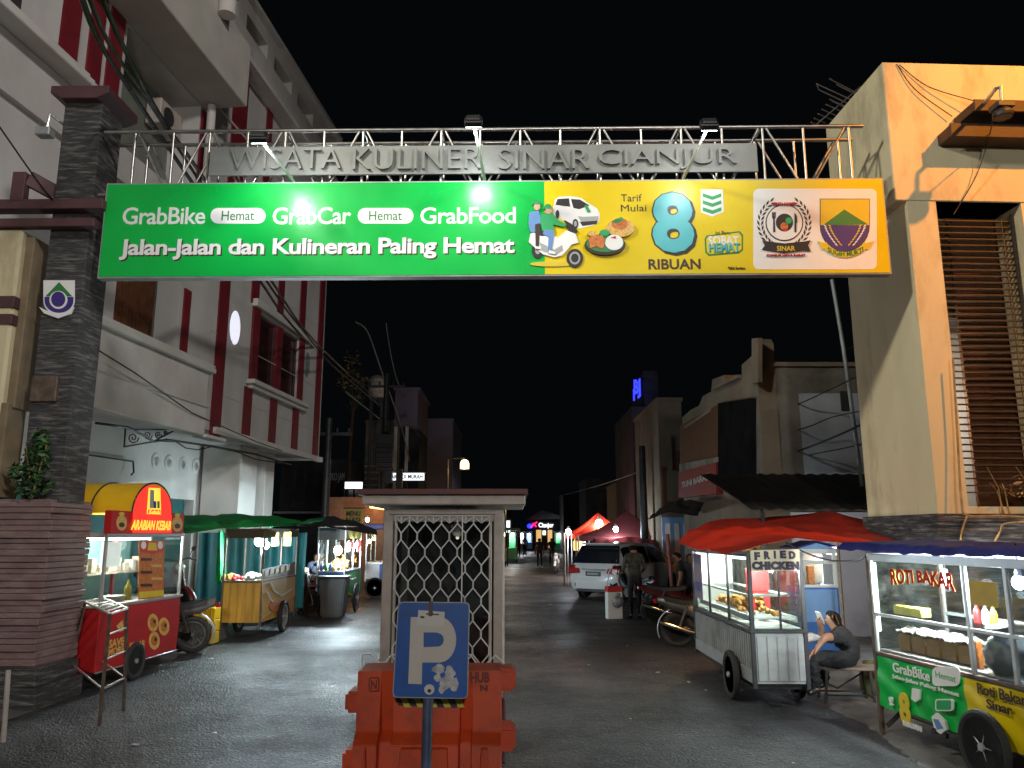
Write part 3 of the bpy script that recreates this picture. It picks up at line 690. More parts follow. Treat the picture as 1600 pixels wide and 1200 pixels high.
mb = MB(); mb.box(.88, 3.6, .55, .6, 2.0, 5.9)
for k in range(30): mb.box(.88, 3.6, .53, .56, 2.1 + k * .125, 2.1 + k * .125 + .012)
mb.build('inner_cladding', M['brick'], tw)
mb = MB(); mb.box(.06, 3.5, 1.3, 1.36, 2.0, 5.9); mb.build('inner_wall', M['white'], tw)
z = 2.32; k = 0
sl = MB()
while z < 5.72:
    sl.box(.38, 1.5, .16, .2, z, z + .016); sl.box(2.0, 3.2, .16, .2, z, z + .022); z += .0795
sl.box(1.42, 1.45, .14, .16, 2.2, 5.75); sl.box(1.30, 1.31, .15, .16, 2.2, 5.75); sl.build('slat', M['slat'], tw)
mb = MB(); mb.box(.06, 3.5, .62, 1.3, 4.55, 4.6); mb.build('light_stop', M['dark'], tw)  # added dark board that keeps the lamp glow off the upper louvres
mb = MB(); mb.ball((.45, 1.0, 3.62), .07, 12, 8); mb.build('inner_lamp', M['bulbwarm'], tw); lamp(tw, (.45, .9, 3.5), 40, (1, .93, .78), .06)
lamp(tw, (.5, 1.05, 2.9), 16, (1, .95, .9), .06)
# timber awning on the tower
wa = thing('timber_awning', 'dark timber awning of stepped planks on the cream tower', 'awning', RT.o, 2.5)
mb = MB()
for (px, y0, y1, off) in ((1484, 195, 212, -.28), (1521, 158, 172, -.42)):
    a = RT.hit(px, y0, off); b = RT.hit(px, y1, off); mb.box(a[0], 3.4, off, -.012, b[1], a[1]); mb.box(a[0] - .01, 3.41, off - .025, off, b[1] - .02, a[1] + .015)
mb.build('plank', M['wood'], wa, bevel=.006)
t = thing('floodlight', 'unlit lamp on a bent pale arm in front of the timber awning', 'lamp', RT.M @ Vector((.95, -.012, 6.75)), 2.5)
e1 = RT.hit(1563, 136, -.8); e2 = RT.hit(1564, 166, -.8)
b1 = Vector((e1[0] - .95, -.8, e1[1] - 6.75)); b2 = Vector((e2[0] - .95, -.8, e2[1] - 6.75))
mb = MB(); mb.tube([(.0, 0, .16), (b1.x - .03, b1.y + .05, b1.z), b1, b2], .022, 8); mb.build('arm', M['alu'], t, smooth=50)
mb = MB(); mb.box(b2.x - .1, b2.x + .1, -.89, -.71, b2.z - .05, b2.z + .02); mb.lathe([(.10, -.15), (.11, -.1), (.08, -.05)], (b2.x, -.8, b2.z), n=16); mb.build('lamp_head', M['darkm'], t, bevel=.008)
# twigs and a torn sheet caught on the sill, cable on the column
t = thing('dead_plant', 'dried plant with a torn brown leaf sheet in front of the tower louvres', 'plant', RT.M @ Vector((1.2, -.1, 2.08)), 2.5)
mb = MB()
for k in range(16):
    x = random.uniform(-.45, .5); mb.tube([(x, .05, 0), (x + random.uniform(-.1, .1), random.uniform(-.08, .05), random.uniform(.15, .3)), (x + random.uniform(-.25, .25), random.uniform(-.12, .06), random.uniform(.2, .55))], [.008, .006, .003], 5)
mb.build('stem', M['dryleaf'], t)
mb = MB(); mb.grid(lambda u, v: (.12 + .36 * u - .12 * v * (1 - u) + .2 * (1 - v) * .5, -.08 + .05 * math.sin(9 * u) + .03 * math.sin(7 * v), .02 + .34 * v - .1 * u), 10, 8); leafmb(mb, (-.2, 0, .25), 50, (.3, .1, .18), .04, (0,)); mb.build('leaf', M['dryleaf'], t)
def px_tube(name, pts, r, m, label, cat, n=6, group=None):
    mb = MB(); q = [P(*a) for a in pts]
    # smooth with a Catmull-Rom pass
    out = []
    for i in range(len(q) - 1):
        p0 = q[max(i - 1, 0)]; p1 = q[i]; p2 = q[i + 1]; p3 = q[min(i + 2, len(q) - 1)]
        for k in range(6):
            t = k / 6; out.append(.5 * ((2 * p1) + (-p0 + p2) * t + (2 * p0 - 5 * p1 + 4 * p2 - p3) * t * t + (-p0 + 3 * p1 - 3 * p2 + p3) * t ** 3))
    out.append(q[-1]); mb.tube(out, r, n)
    return tag(mb.build(name, m, smooth=60), label, cat, group)
px_tube('vine', [(1489, 560, 8.9), (1496, 680, 8.9), (1502, 780, 8.86), (1511, 805, 8.84), (1560, 806, 8.8), (1600, 808, 8.8)], .012, M['dryleaf'], 'pale bare creeper stem running down the cream column and over the stone base', 'plant')
px_tube('vine', [(1511, 806, 8.82), (1503, 830, 8.82), (1501, 846, 8.8)], .011, M['dryleaf'], 'short pale stem dropping down the stone base onto the blue tarp', 'plant')
px_tube('vine', [(1600, 815, 8.7), (1569, 819, 8.8), (1563, 830, 8.8), (1554, 846, 8.8)], .011, M['dryleaf'], 'forked pale stem at the right end of the stone base', 'plant')
px_tube('cable', [(1401, 100, 8.98), (1430, 140, 8.97), (1488, 182, 8.96)], .006, M['cable'], 'thin cable running from the tower roof edge straight to the awning end', 'cable')
px_tube('cable', [(1405, 101, 8.98), (1450, 135, 8.97), (1520, 157, 8.9)], .006, M['cable'], 'thin sagging cable above the other one on the tower wall', 'cable')
px_tube('cable', [(1553, 175, 8.1), (1545, 215, 8.8), (1525, 275, 8.95), (1490, 335, 8.98)], .006, M['cable'], 'thin cable hanging below the timber awning lamp', 'cable')
# tv antenna behind the tower and its leaning pole
ant = thing('tv_antenna', 'old fishbone television antenna beside the top of the cream tower', 'antenna', P(1340, 190, 13))
mb = MB(); o = P(1340, 190, 13)
def ab(a, b): mb.tube([P(a[0], a[1], 13) - o, P(b[0], b[1], 13.3) - o], .011, 5)
ab((1275, 195), (1345, 135))
for (x, y, l) in ((1272, 193, 10), (1280, 188, 16), (1288, 182, 22), (1296, 176, 26), (1304, 169, 30), (1312, 162, 34)): ab((x - l * .45, y - l * .2), (x + l * .55, y + l * .25))
ab((1296, 123), (1340, 146)); ab((1307, 132), (1342, 150)); ab((1276, 131), (1335, 158)); ab((1279, 140), (1332, 165)); ab((1276, 131), (1279, 140)); ab((1300, 158), (1330, 172))
mb.build('elements', M['gcable'], ant)
px_tube('pole', [(1300, 437, 13.2), (1318, 545, 13.2), (1334, 660, 13.2), (1347, 760, 13.2)], .035, M['zinc'], 'thin leaning antenna pole in front of the pale grey sheet wall', 'pole', 8)
# ================================================================== LEFT BUILDING
_k = P(500, 715, 24); LB = Fr((_k.x, _k.y, 0), 84.7)
lb = thing('shop_house', 'large white four storey building with dark red vertical stripes along the left of the street', 'building', LB.o, 84.7)
A = LB.hit
XR = -.12
bay = (-10.95, -8.82, 5.42, 7.6); w1 = A(402, 500); w2 = A(466, 618)
win = (A(400, 560)[0], A(466, 560)[0], 5.60, 7.28)
top_open = (-15.6, -13.02, 9.22, 11.9); rec = (-11.35, -8.62, 8.6, 10.84)
ov = A(367, 512); oval_w = None
mb = MB(); mb.wall(-24, XR, 4.05, 13.2, [bay, win, top_open, rec, (-7.4, -6.0, 9.0, 10.9) if False else (-19, -16.5, 5.42, 7.6)], 0, .7)
mb.add([(XR, 0, 4.05), (XR, 7, 4.05), (XR, 7, 13.2), (XR, 0, 13.2)], [(0, 1, 2, 3)])
mb.add([(-24, 0, 4.05), (XR, 0, 4.05), (XR, 2.2, 4.05), (-24, 2.2, 4.05)], [(0, 1, 2, 3)])
mb.add([(-24, 0, 13.2), (XR, 0, 13.2), (XR, 7, 13.2), (-24, 7, 13.2)], [(0, 1, 2, 3)])
mb.build('upper_wall', M['plaster'], lb, fix=False)
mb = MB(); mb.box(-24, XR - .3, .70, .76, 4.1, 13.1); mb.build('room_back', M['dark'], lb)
# recess in the upper storey has a grey green back with an air conditioner
mb = MB(); mb.box(rec[0], rec[1], .66, .69, rec[2], rec[3]); mb.build('recess_wall', mat('recess_grey', (.17, .19, .16), .8, var=.2, scale=2), lb)
mb = MB(); mb.box(-9.6, -8.8, .30, .62, 9.95, 10.5); o = mb.build('air_conditioner', M['offwhite'], lb, bevel=.02)
mb = MB(); mb.lathe([(.0, 0), (.19, 0), (.2, .03)], (-9.3, .285, 10.22), 'y', 20); mb.build('fan_grille', M['dark'], o)
# ground floor wall behind the stalls
mb = MB(); mb.wall(-24, -2.2, 0, 4.06, [(-8.9, -4.5, 0, 2.68), (-15, -10, 0, 2.68)], 1.6, .25)
mb.add([(-2.2, 1.6, 0), (-2.2, 5, 0), (-2.2, 5, 4.06), (-2.2, 1.6, 4.06)], [(0, 1, 2, 3)]); mb.build('ground_floor_wall', M['plaster2'], lb, fix=False)
mb = MB()
for x0, x1 in ((-8.9, -4.5), (-15, -10)):
    mb.box(x0, x1, 1.86, 1.9, 0, 2.7)
    for k in range(26): mb.box(x0, x1, 1.84, 1.87, .05 + k * .1, .05 + k * .1 + .03)
mb.build('roller_shutter', M['tealshut'], lb)
mb = MB(); mb.box(-4.4, -3.4, .5, 1.5, 0, 4.05); mb.box(-2.6, -2.0, .6, 1.5, 0, 4.05); mb.build('corner_column', M['plaster2'], lb, bevel=.02)
for px in (245, 265, 287, 307, 328, 346, 362, 380, 395):
    x, z = A(px, 720 + (px - 245) * .13, 1.58); MB().lathe([(.10, .02), (.13, 0), (.16, .0), (.19, .02)], (x, 1.57, z), 'y', 18).build('round_relief', M['plaster2'], lb, smooth=40)
# parapet bay of the balcony, mouldings
mb = MB(); mb.box(-24, -7.9, -.26, -.004, 3.84, 5.16); mb.build('balcony_parapet', M['plaster2'], lb, bevel=.02)
mb = MB(); mb.box(-24, -7.78, -.36, -.004, 5.16, 5.27); mb.box(-24, -7.84, -.31, -.004, 5.27, 5.34); mb.box(-24, -7.5, -.2, -.004, 5.34, 5.40)
mb.box(-24, -7.86, -.30, -.004, 4.42, 4.45)
mb.build('sill_moulding', M['plaster2'], lb, bevel=.015)
mb = MB(); mb.box(-24, -12.35, -.36, -.004, 8.86, 8.95); mb.box(-24, -12.45, -.28, -.004, 8.95, 9.05); mb.box(-24, -12.5, -.22, -.004, 9.05, 9.14); mb.build('upper_moulding', M['plaster2'], lb, bevel=.015)
mb = MB(); mb.box(-24, -7.5, -.1, -.004, 7.9, 8.0); [mb.box(-7.5, XR, -.012, -.004, z, z + .02) for z in (8.05, 4.9, 6.2, 9.9)]; mb.build('string_course', M['plaster'], lb)
mb = MB(); mb.box(-7.1, XR + .03, -.12, -.004, 4.0, 4.14); mb.box(-7.9, -7.0, -.3, -.004, 3.82, 3.88); mb.build('edge_ledge', M['plaster2'], lb)
# projecting canopy box of the top storey
mb = MB(); mb.prism([(-.004, 10.86), (-.95, 10.86), (-.95, 12.3), (-.004, 12.6)], -17, -8.46, 'yz'); mb.build('canopy_box', mat('canopy_plaster', (.5, .48, .43), .8, var=.08, scale=2), lb, bevel=.02)
mb = MB(); mb.cyl((-8.62, -.25, 8.2), (-8.62, -.25, 10.84), .09, n=12); mb.build('balcony_post', M['plaster2'], lb, smooth=40)
x, z = A(353, 40, -1.1); mb = MB(); mb.cyl((x, -1.1, 12.0), (x, -1.1, 15.5), .17, n=14); mb.box(x - .22, x + .22, -1.3, -.9, 12.9, 13.02); mb.build('round_column', M['plaster2'], lb, smooth=40)
# parapet with openings, roof cornice
hol = [(-2.0 - k * 1.7, -.75 - k * 1.7, 13.75, 14.15) for k in range(13)]
mb = MB(); mb.wall(-24, XR, 13.2, 14.5, hol, -.15, .3); mb.box(-24, XR + .05, -.3, .3, 14.5, 14.62); mb.build('parapet', M['plaster2'], lb, fix=False)
mb = MB(); mb.box(-24, XR + .05, -.45, -.004, 12.7, 12.82); mb.box(-24, XR + .03, -.32, -.004, 12.82, 12.98); mb.box(-24, XR + .02, -.2, -.004, 13.06, 13.2)
mb.box(-8.3, XR, -.06, -.004, 11.2, 11.26); mb.build('roof_cornice', M['plaster2'], lb, bevel=.02)
# red stripes
def stripe(pa, pb, w, y=-.035, z0=None, z1=None):
    x0, za = A(*pa); x1, zb = A(*pb); xm = (x0 + x1) / 2
    za = z1 if z1 else za; zb = z0 if z0 else zb
    m_ = MB(); m_.box(xm - w / 2, xm + w / 2, y - random.uniform(0, .004), -.003, zb, za); return m_.build('red_stripe', M['redpaint'], lb)
stripe((352, 437), (333, 682), .46, z1=12.6); stripe((384, 130), (370, 290), .36)
stripe((424, 155), (412, 290), .34); stripe((400, 437), (396, 475), .42, z1=8.6)
stripe((442, 437), (434, 499), .38, z1=9.4); stripe((476, 437), (469, 518), .42, z1=9.8); stripe((505, 437), (490, 713), .42, z1=10.4)
stripe((388, 606), (381, 691), .42); stripe((427, 618), (423, 701), .42); stripe((462, 632), (458, 707), .42)
stripe((291, 452), (286, 555), .26)
x = A(395, 560)[0]
for q in ((win[0] - .38, win[0], -.06, -.003, win[2] - .05, win[3] + .12), (win[1], win[1] + .36, -.05, -.003, win[2] - .05, win[3] + .05), ((win[0] + win[1]) / 2 - .18, (win[0] + win[1]) / 2 + .18, -.02, .1, win[2], win[3])): MB().box(*q).build('red_stripe', M['redpaint'], lb)
for (pa, pb, w, z0, z1) in (((107, 0), (110, 90), .42, 9.2, 12.2), ((150, 10), (146, 130), .36, 8.0, 12.2), ((182, 15), (175, 135), .38, 8.0, 12.2)): stripe(pa, pb, w, z0=z0, z1=z1)
stripe((322, 160), (312, 250), .26, z0=8.3, z1=10.8)
# windows
for (x0, x1) in ((win[0], (win[0] + win[1]) / 2 - .18), ((win[0] + win[1]) / 2 + .18, win[1])):
    mb = MB(); mb.box(x0, x1, .1, .14, win[2], win[3]); f = mb.build('window', mat('dark_pane', (.035, .014, .012), .2, var=.3), lb)
    mb = MB(); [mb.box(x0 + (x1 - x0) * q - .03, x0 + (x1 - x0) * q + .03, .06, .1, win[2], win[3]) for q in (.02, .98)]; [mb.box(x0, x1, .065, .1, z - .03, z + .03) for z in (win[2] + .03, win[3] - .03)]; mb.build('sash', M['maroonp'], f)
mb = MB(); mb.box(win[0] - .5, win[1] + .55, -.22, -.003, win[2] - .2, win[2] - .09); mb.box(win[0] - .4, win[1] + .45, -.14, -.003, win[2] - .3, win[2] - .2); mb.build('window_sill', M['plaster2'], lb, bevel=.012)
mb = MB(); mb.box(win[0] - .45, win[1] + .5, -.16, -.003, win[3] + .06, win[3] + .25); mb.build('lintel', M['plaster2'], lb, bevel=.012)
mb = MB(); mb.box(bay[0], bay[0] + 1.35, .08, .12, bay[2], bay[3])
for k in range(12): mb.box(bay[0] + k * .113, bay[0] + k * .113 + .05, .06, .09, bay[2], bay[3])
mb.build('wooden_shutter', mat('brown_wood_shutter', (.11, .04, .016), .6, var=.3), lb)
mb = MB(); mb.box(bay[0] + 1.35, bay[1], .5, .54, bay[2], bay[3]); mb.build('window_pane', mat('green_grey_pane', (.09, .10, .085), .25, var=.4, scale=1.5), lb)
mb = MB(); mb.prism(arc(ov[0], ov[1], .26, .40, 0, 350, 35), -.012, -.003); mb.build('lit_oval_window', M['oval'], lb)
q = A(479, 570); mb = MB(); mb.prism(arc(q[0], q[1], .2, .36, 0, 350, 35), -.03, -.003); o = mb.build('oval_window', M['zinc'], lb)
# wrought iron bracket under the overhang
t = thing('iron_bracket', 'black scrolled wrought iron bracket under the white building overhang', 'bracket', LB.o, 84.7)
mb = MB(); y = .6
a = A(195, 672, y); b = A(272, 672, y); cdn = A(196, 699, y)
def q3(px, py): h = A(px, py, y); return (h[0], y, h[1])
mb.tube([q3(195, 671), q3(275, 671)], .018, 6); mb.tube([q3(196, 671), q3(194, 698)], .018, 6); mb.tube([q3(194, 698), q3(240, 690), q3(275, 671)], .018, 6)
for (cx, cy, r) in ((208, 684, 9), (231, 680, 7), (247, 679, 6), (259, 676, 4)):
    mb.tube([q3(cx + r * (1 - k / 16) * math.cos(k * .75), cy + r * (1 - k / 16) * math.sin(k * .75)) for k in range(15)], .013, 5)
mb.build('scrollwork', M['darkm'], t)
def wall_cable(pts, r, label):
    mb = MB(); q = []
    for px, py, off in pts: h = A(px, py, off); q.append((h[0], off, h[1]))
    mb.tube(q, r, 6); o = mb.build('cable', M['cable'], None); o.location = LB.o; o.rotation_euler = (0, 0, LB.a); return tag(o, label, 'cable')
wall_cable([(150, 661, .3), (200, 668, .3), (228, 682, .3), (240, 690, .3), (260, 687, .3), (330, 697, .3), (400, 710, .3), (455, 726, .5)], .025, 'thick black cable looped under the edge of the white building')
wall_cable([(240, 689, .35), (275, 690, .35), (290, 700, .35), (310, 703, .35), (330, 698, .35), (370, 706, .35), (400, 718, .4), (440, 724, .5)], .015, 'slack black cable hanging below the thick one under the white building')
wall_cable([(140, 711, 1.45), (208, 721, 1.45), (209, 738, 1.45), (205, 742, 1.45)], .02, 'bent dark pipe-like cable on the recessed wall above the yellow roofed cart')
wall_cable([(155, 548, -.4), (210, 582, -.4), (300, 645, -.3), (400, 690, -.2), (440, 704, -.2)], .012, 'thin dark cable slanting down across the balcony parapet')
# ================================================================== OVERHEAD CABLES
cabs = [([(112, -60, 6), (150, 55, 7), (210, 150, 9), (300, 285, 11), (405, 437, 15), (455, 507, 19), (520, 572, 27), (600, 640, 40)], .030, 'thick black cable, lowest of the bundle sweeping over the left pillar'),
        ([(120, -60, 6.1), (166, 60, 7), (228, 152, 9), (313, 285, 11), (415, 437, 15), (468, 510, 19), (530, 580, 27), (604, 642, 40)], .024, 'black cable running between the two thicker ones of the left bundle'),
        ([(140, -60, 6.2), (182, 50, 7), (250, 180, 9), (318, 278, 11), (425, 440, 15), (480, 520, 19), (545, 585, 27), (606, 640, 40)], .028, 'thick black cable, topmost of the bundle sweeping over the left pillar')]
for pts, r, lab in cabs: px_tube('overhead_cable', pts, r, M['cable'], lab, 'cable', group='cables over the left side')
px_tube('overhead_cable', [(-5, 192, 8), (60, 285, 8.6), (82, 312, 8.9)], .010, M['cable'], 'thin dark wire slanting down to the maroon beam at the far left', 'cable')
px_tube('overhead_cable', [(556, 503, 34), (575, 520, 36), (598, 585, 38), (625, 660, 40), (640, 720, 42)], .035, M['gcable'], 'pale cable dropping steeply past the water tank', 'cable')
px_tube('overhead_cable', [(603, 505, 34), (612, 560, 36), (625, 605, 40), (650, 640, 50), (708, 685, 60)], .022, M['gcable'], 'faint pale cable right of the water tank', 'cable')
px_tube('overhead_cable', [(540, 612, 34), (575, 640, 38), (600, 660, 40)], .03, M['gcable'], 'short bright cable slanting to the transformer pole', 'cable')
px_tube('overhead_cable', [(640, 660, 42), (662, 690, 46), (700, 735, 60)], .02, M['cable'], 'dark cable crossing the mauve wall by the lantern', 'cable')
px_tube('overhead_cable', [(800, 787, 60), (860, 778, 60), (930, 760, 45), (1005, 735, 30)], .03, M['cable'], 'long dark cable sagging across the far end of the street', 'cable')
for i, (pts, lab) in enumerate([([(1360, 578, 12), (1290, 612, 14), (1245, 632, 14.8), (1180, 655, 18), (1090, 680, 24)], 'topmost dark wire crossing the pale grey sheet wall'),
    ([(1362, 655, 12), (1310, 680, 13.5), (1245, 705, 14.8), (1150, 735, 19)], 'thickest dark wire slanting across the middle of the pale grey sheet wall'),
    ([(1360, 640, 12), (1300, 652, 14), (1245, 672, 14.8), (1150, 690, 20), (1050, 720, 28)], 'dark wire just above the thickest wire on the pale grey sheet wall'),
    ([(1362, 690, 12), (1320, 700, 14), (1258, 712, 14.8), (1200, 722, 16)], 'lowest sagging wire in front of the pale grey sheet wall'),
    ([(1362, 522, 12), (1345, 535, 14), (1320, 548, 14.8)], 'short wire at the top edge of the tower side')]):
    px_tube('overhead_cable', pts, .011 if i != 1 else .018, M['cable'], lab, 'cable', group='wires on the right side')
px_tube('overhead_cable', [(1065, 690, 26), (1160, 690, 20), (1250, 684, 15)], .012, M['gcable'], 'pale thin wire in front of the brown cladding', 'cable')
px_tube('cable', [(1228, 848, 9.2), (1262, 865, 9.3), (1300, 876, 9.0), (1338, 876, 8.6), (1356, 868, 8.2), (1382, 868, 7.8)], .010, M['cable'], 'sagging black cable between the red tarp stall and the toast cart', 'cable')
# ================================================================== BUILDERS
BONES = [('pelvis', 'spine'), ('spine', 'chest'), ('chest', 'neck'), ('neck', 'head'), ('head', 'crown')]
for sd in 'LR':
    BONES += [('chest', 'sh' + sd), ('sh' + sd, 'el' + sd), ('el' + sd, 'wr' + sd), ('wr' + sd, 'pa' + sd), ('pelvis', 'hip' + sd), ('hip' + sd, 'kn' + sd), ('kn' + sd, 'an' + sd), ('an' + sd, 'to' + sd)]
RAD = dict(pelvis=(.155, .115), spine=(.14, .10), chest=(.165, .115), neck=(.056, .056), head=(.082, .09), crown=(.072, .08), sh=.066, el=.045, wr=.029, pa=.036, hip=.092, kn=.058, an=.042, to=.036)
def stand():
    J = dict(pelvis=(0, 0, .93), spine=(0, .0, 1.12), chest=(0, -.01, 1.31), neck=(0, .0, 1.45), head=(0, .025, 1.545), crown=(0, .015, 1.62))
    for s_, sd in ((1, 'R'), (-1, 'L')):
        J.update({'sh' + sd: (.175 * s_, 0, 1.385), 'el' + sd: (.23 * s_, -.03, 1.11), 'wr' + sd: (.235 * s_, .05, .87), 'pa' + sd: (.232 * s_, .075, .80),
                  'hip' + sd: (.09 * s_, 0, .87), 'kn' + sd: (.10 * s_, .025, .48), 'an' + sd: (.105 * s_, -.02, .085), 'to' + sd: (.125 * s_, .13, .04)})
    return J
def person(label, J, loc, deg, shirt, pants, shoe='black', sleeve='short', hair='short', face=(0, 1, 0), up=None, legskin=False, group=None, folds=False):
    """one continuous skinned body facing local +y, clothes as regions of the same surface, hair as its child"""
    t = thing('person', label, 'person', loc, deg, group)
    J = {k: Vector(v) for k, v in J.items()}; names = list(J); bones = list(BONES); rad = {k: RAD[k if k in RAD else k[:-1]] for k in J}
    # five fingers on each hand
    for sd in 'LR':
        w, p_ = J['wr' + sd], J['pa' + sd]; d = (p_ - w).normalized(); side = d.cross(Vector((0, 0, 1)) if abs(d.z) < .8 else Vector((0, 1, 0))).normalized(); nrm = d.cross(side)
        for k, (o, l) in enumerate(((-.030, .062), (-.011, .074), (.010, .070), (.029, .055))):
            a = 'f%d%sa' % (k, sd); b = 'f%d%sb' % (k, sd)
            J[a] = p_ + side * o * 1.15 + d * (.035 + l * .45); J[b] = p_ + side * o * 1.25 + d * (.03 + l * .82) + nrm * .022
            rad[a] = .0095; rad[b] = .008; bones += [('pa' + sd, a), (a, b)]
        a = 't%sa' % sd; b = 't%sb' % sd
        J[a] = w + d * .035 - side * .036; J[b] = w + d * .072 - side * .052 + nrm * .014
        rad[a] = .0115; rad[b] = .009; bones += [('wr' + sd, a), (a, b)]
    f = Vector(face).normalized(); J['nose'] = J['head'] + f * .105 + Vector((0, 0, .004)); rad['nose'] = .014; bones.append(('head', 'nose'))
    rt = f.cross(J['crown'] - J['neck']).normalized()
    for s_, n in ((1, 'earR'), (-1, 'earL')): J[n] = J['head'] + rt * s_ * .084 - f * .008; rad[n] = .017; bones.append(('head', n))
    names = list(J); idx = {n: i for i, n in enumerate(names)}
    me = bpy.data.meshes.new('body'); me.from_pydata([J[n] for n in names], [(idx[a], idx[b]) for a, b in bones], [])
    o = bpy.data.objects.new('body', me); COL.objects.link(o)
    sk = o.modifiers.new('s', 'SKIN'); sk.branch_smoothing = .3
    for i, n in enumerate(names):
        r = rad[n]; me.skin_vertices[0].data[i].radius = r if isinstance(r, tuple) else (r, r)
        me.skin_vertices[0].data[i].use_root = (n == 'pelvis')
    sb = o.modifiers.new('b', 'SUBSURF'); sb.levels = 3 if folds else 2; sb.render_levels = sb.levels
    bpy.context.view_layer.update()
    m2 = bpy.data.meshes.new_from_object(o.evaluated_get(bpy.context.evaluated_depsgraph_get())); o.modifiers.clear(); o.data = m2; bpy.data.meshes.remove(me)
    m2.name = 'body'; m2.materials.clear()
    for q in ('skin', shirt, pants, shoe): m2.materials.append(M[q])
    def region(a, b, tt):
        k = a[:-1]; k2 = b[:-1]
        if a in ('pelvis',) and b == 'spine': return 2 if tt < .12 else 1
        if a in ('spine', 'chest') and b in ('chest', 'neck', 'shL', 'shR'): return 1 if not (b == 'neck' and tt > .86) else 0
        if k == 'sh': return 1 if (sleeve != 'short' or tt < .62) else 0
        if k == 'el' and k2 == 'wr': return 1 if sleeve == 'long' and tt < .93 else 0
        if a == 'pelvis' or k == 'hip': return 2 if not (legskin and k == 'hip' and tt > .95) else 0
        if k == 'kn': return (2 if tt < .93 else 0) if not legskin else (2 if tt < .12 else 0)
        if k == 'an': return 3
        return 0
    for pl in m2.polygons:
        c = pl.center; best = (9, 0)
        for a, b in bones:
            p, q = J[a], J[b]; d = q - p; L = d.length_squared or 1e-9; tt = max(0, min(1, (c - p).dot(d) / L)); ra = rad[a]; ra = ra[0] if isinstance(ra, tuple) else ra; rb = rad[b]; rb = rb[0] if isinstance(rb, tuple) else rb
            e = (c - (p + d * tt)).length - (ra + (rb - ra) * tt) * .9
            if e < best[0]: best = (e, region(a, b, tt))
        pl.material_index = best[1]; pl.use_smooth = True
    if folds:
        from mathutils import noise
        cl = {}
        for pl in m2.polygons:
            for v in pl.vertices: cl[v] = min(cl.get(v, 9), 1 if pl.material_index in (1, 2) else 0)
        nn = [v.normal.copy() for v in m2.vertices]
        for v in m2.vertices:
            if cl.get(v.index):
                q = v.co; n1 = noise.noise((q.x * 9, q.y * 9, q.z * 24)); n2 = noise.noise((q.x * 26 + 7, q.y * 20, q.z * 30))
                v.co = q + nn[v.index] * (.004 + .030 * abs(n1) + .012 * n2)
    o.parent = t
    # hair: a shell grown from the scalp faces of the body surface
    from mathutils import noise
    hd, cr = J['head'], J['crown']; ax = (cr - J['neck']).normalized(); fo = (f - ax * f.dot(ax)).normalized()
    lo = -.075 if hair == 'short' else -.13; sel = []
    for pl in m2.polygons:
        d = pl.center - hd
        if d.length > .2 or d.dot(ax) < lo: continue
        u = d.dot(fo); b_ = d.dot(ax); side = abs(d.dot(rt))
        if b_ > lo + (.0 if u < -.03 else min(1, (u + .03) / .085) * (.055 - lo))+ (.02 if side > .075 and u > .01 else 0): sel.append(pl)
    cnt = {}
    for pl in sel:
        for v in pl.vertices: cnt[v] = cnt.get(v, 0) + 1
    tot = {}
    for pl in m2.polygons:
        for v in pl.vertices:
            if v in cnt: tot[v] = tot.get(v, 0) + 1
    vid = {v: i for i, v in enumerate(cnt)}
    mb = MB(); hv = []
    for v in vid:
        q = m2.vertices[v]; n_ = q.normal; off = .001 if cnt[v] < tot[v] else .013 + .007 * noise.noise(q.co * 38) + .012 * max(0, (q.co - hd).dot(ax) / .15)
        hv.append(q.co + n_ * off)
    mb.add(hv, [tuple(vid[v] for v in pl.vertices) for pl in sel]); mb.build('hair', M['hair'], t, smooth=80)
    mb = MB()
    for s_ in (-1, 1): mb.ball(hd + f * .083 + rt * .031 * s_ + ax * .024, .010, 8, 6)
    mb.build('eyes', M['black'], t, smooth=60)
    mb = MB(); mb.tube([hd + f * .088 + rt * .022 * s_ - ax * .040 for s_ in (-1, 0, 1)], .006, 6); mb.build('mouth', mat('lips', (.26, .10, .08), .5), t)
    return t
def tyre_mb(mb, c, r, w, axis, n=28, mi=0):
    k = w / 2; mb.lathe([(r - w * .95, -k * .6), (r - w * .5, -k), (r - w * .12, -k * .7), (r, 0), (r - w * .12, k * .7), (r - w * .5, k), (r - w * .95, k * .6), (r - w * .95, -k * .6)], c, axis, n, mi); return mb
def wheel(parent, c, r, w, axis='y', spokes=10, rim='alu', alloy=False, name='wheel'):
    o = tyre_mb(MB(), c, r, w, axis).build(name, M['rubber'], parent, smooth=40)
    mb = MB(); ri = r - w * .95; k = w * .28
    mb.lathe([(ri - .018, -k), (ri, -k), (ri + .004, 0), (ri, k), (ri - .018, k), (ri - .018, -k)], c, axis, 28); mb.lathe([(.0, -w * .6), (.03, -w * .6), (.03, w * .6), (0, w * .6)], c, axis, 10)
    ex = {'y': (Vector((1, 0, 0)), Vector((0, 0, 1)), Vector((0, 1, 0))), 'x': (Vector((0, 1, 0)), Vector((0, 0, 1)), Vector((1, 0, 0)))}[axis]; C = Vector(c)
    for q in range(spokes):
        a = 2 * math.pi * q / spokes; d = ex[0] * math.cos(a) + ex[1] * math.sin(a)
        if alloy: mb.bar(C + d * .02, C + d * (ri - .008), .032, .02, up=ex[2])
        else: mb.tube([C + d * .02 + ex[2] * (.02 if q % 2 else -.02), C + d * (ri - .008)], .0055, 4)
    mb.build('rim', M[rim], o, smooth=40); return o
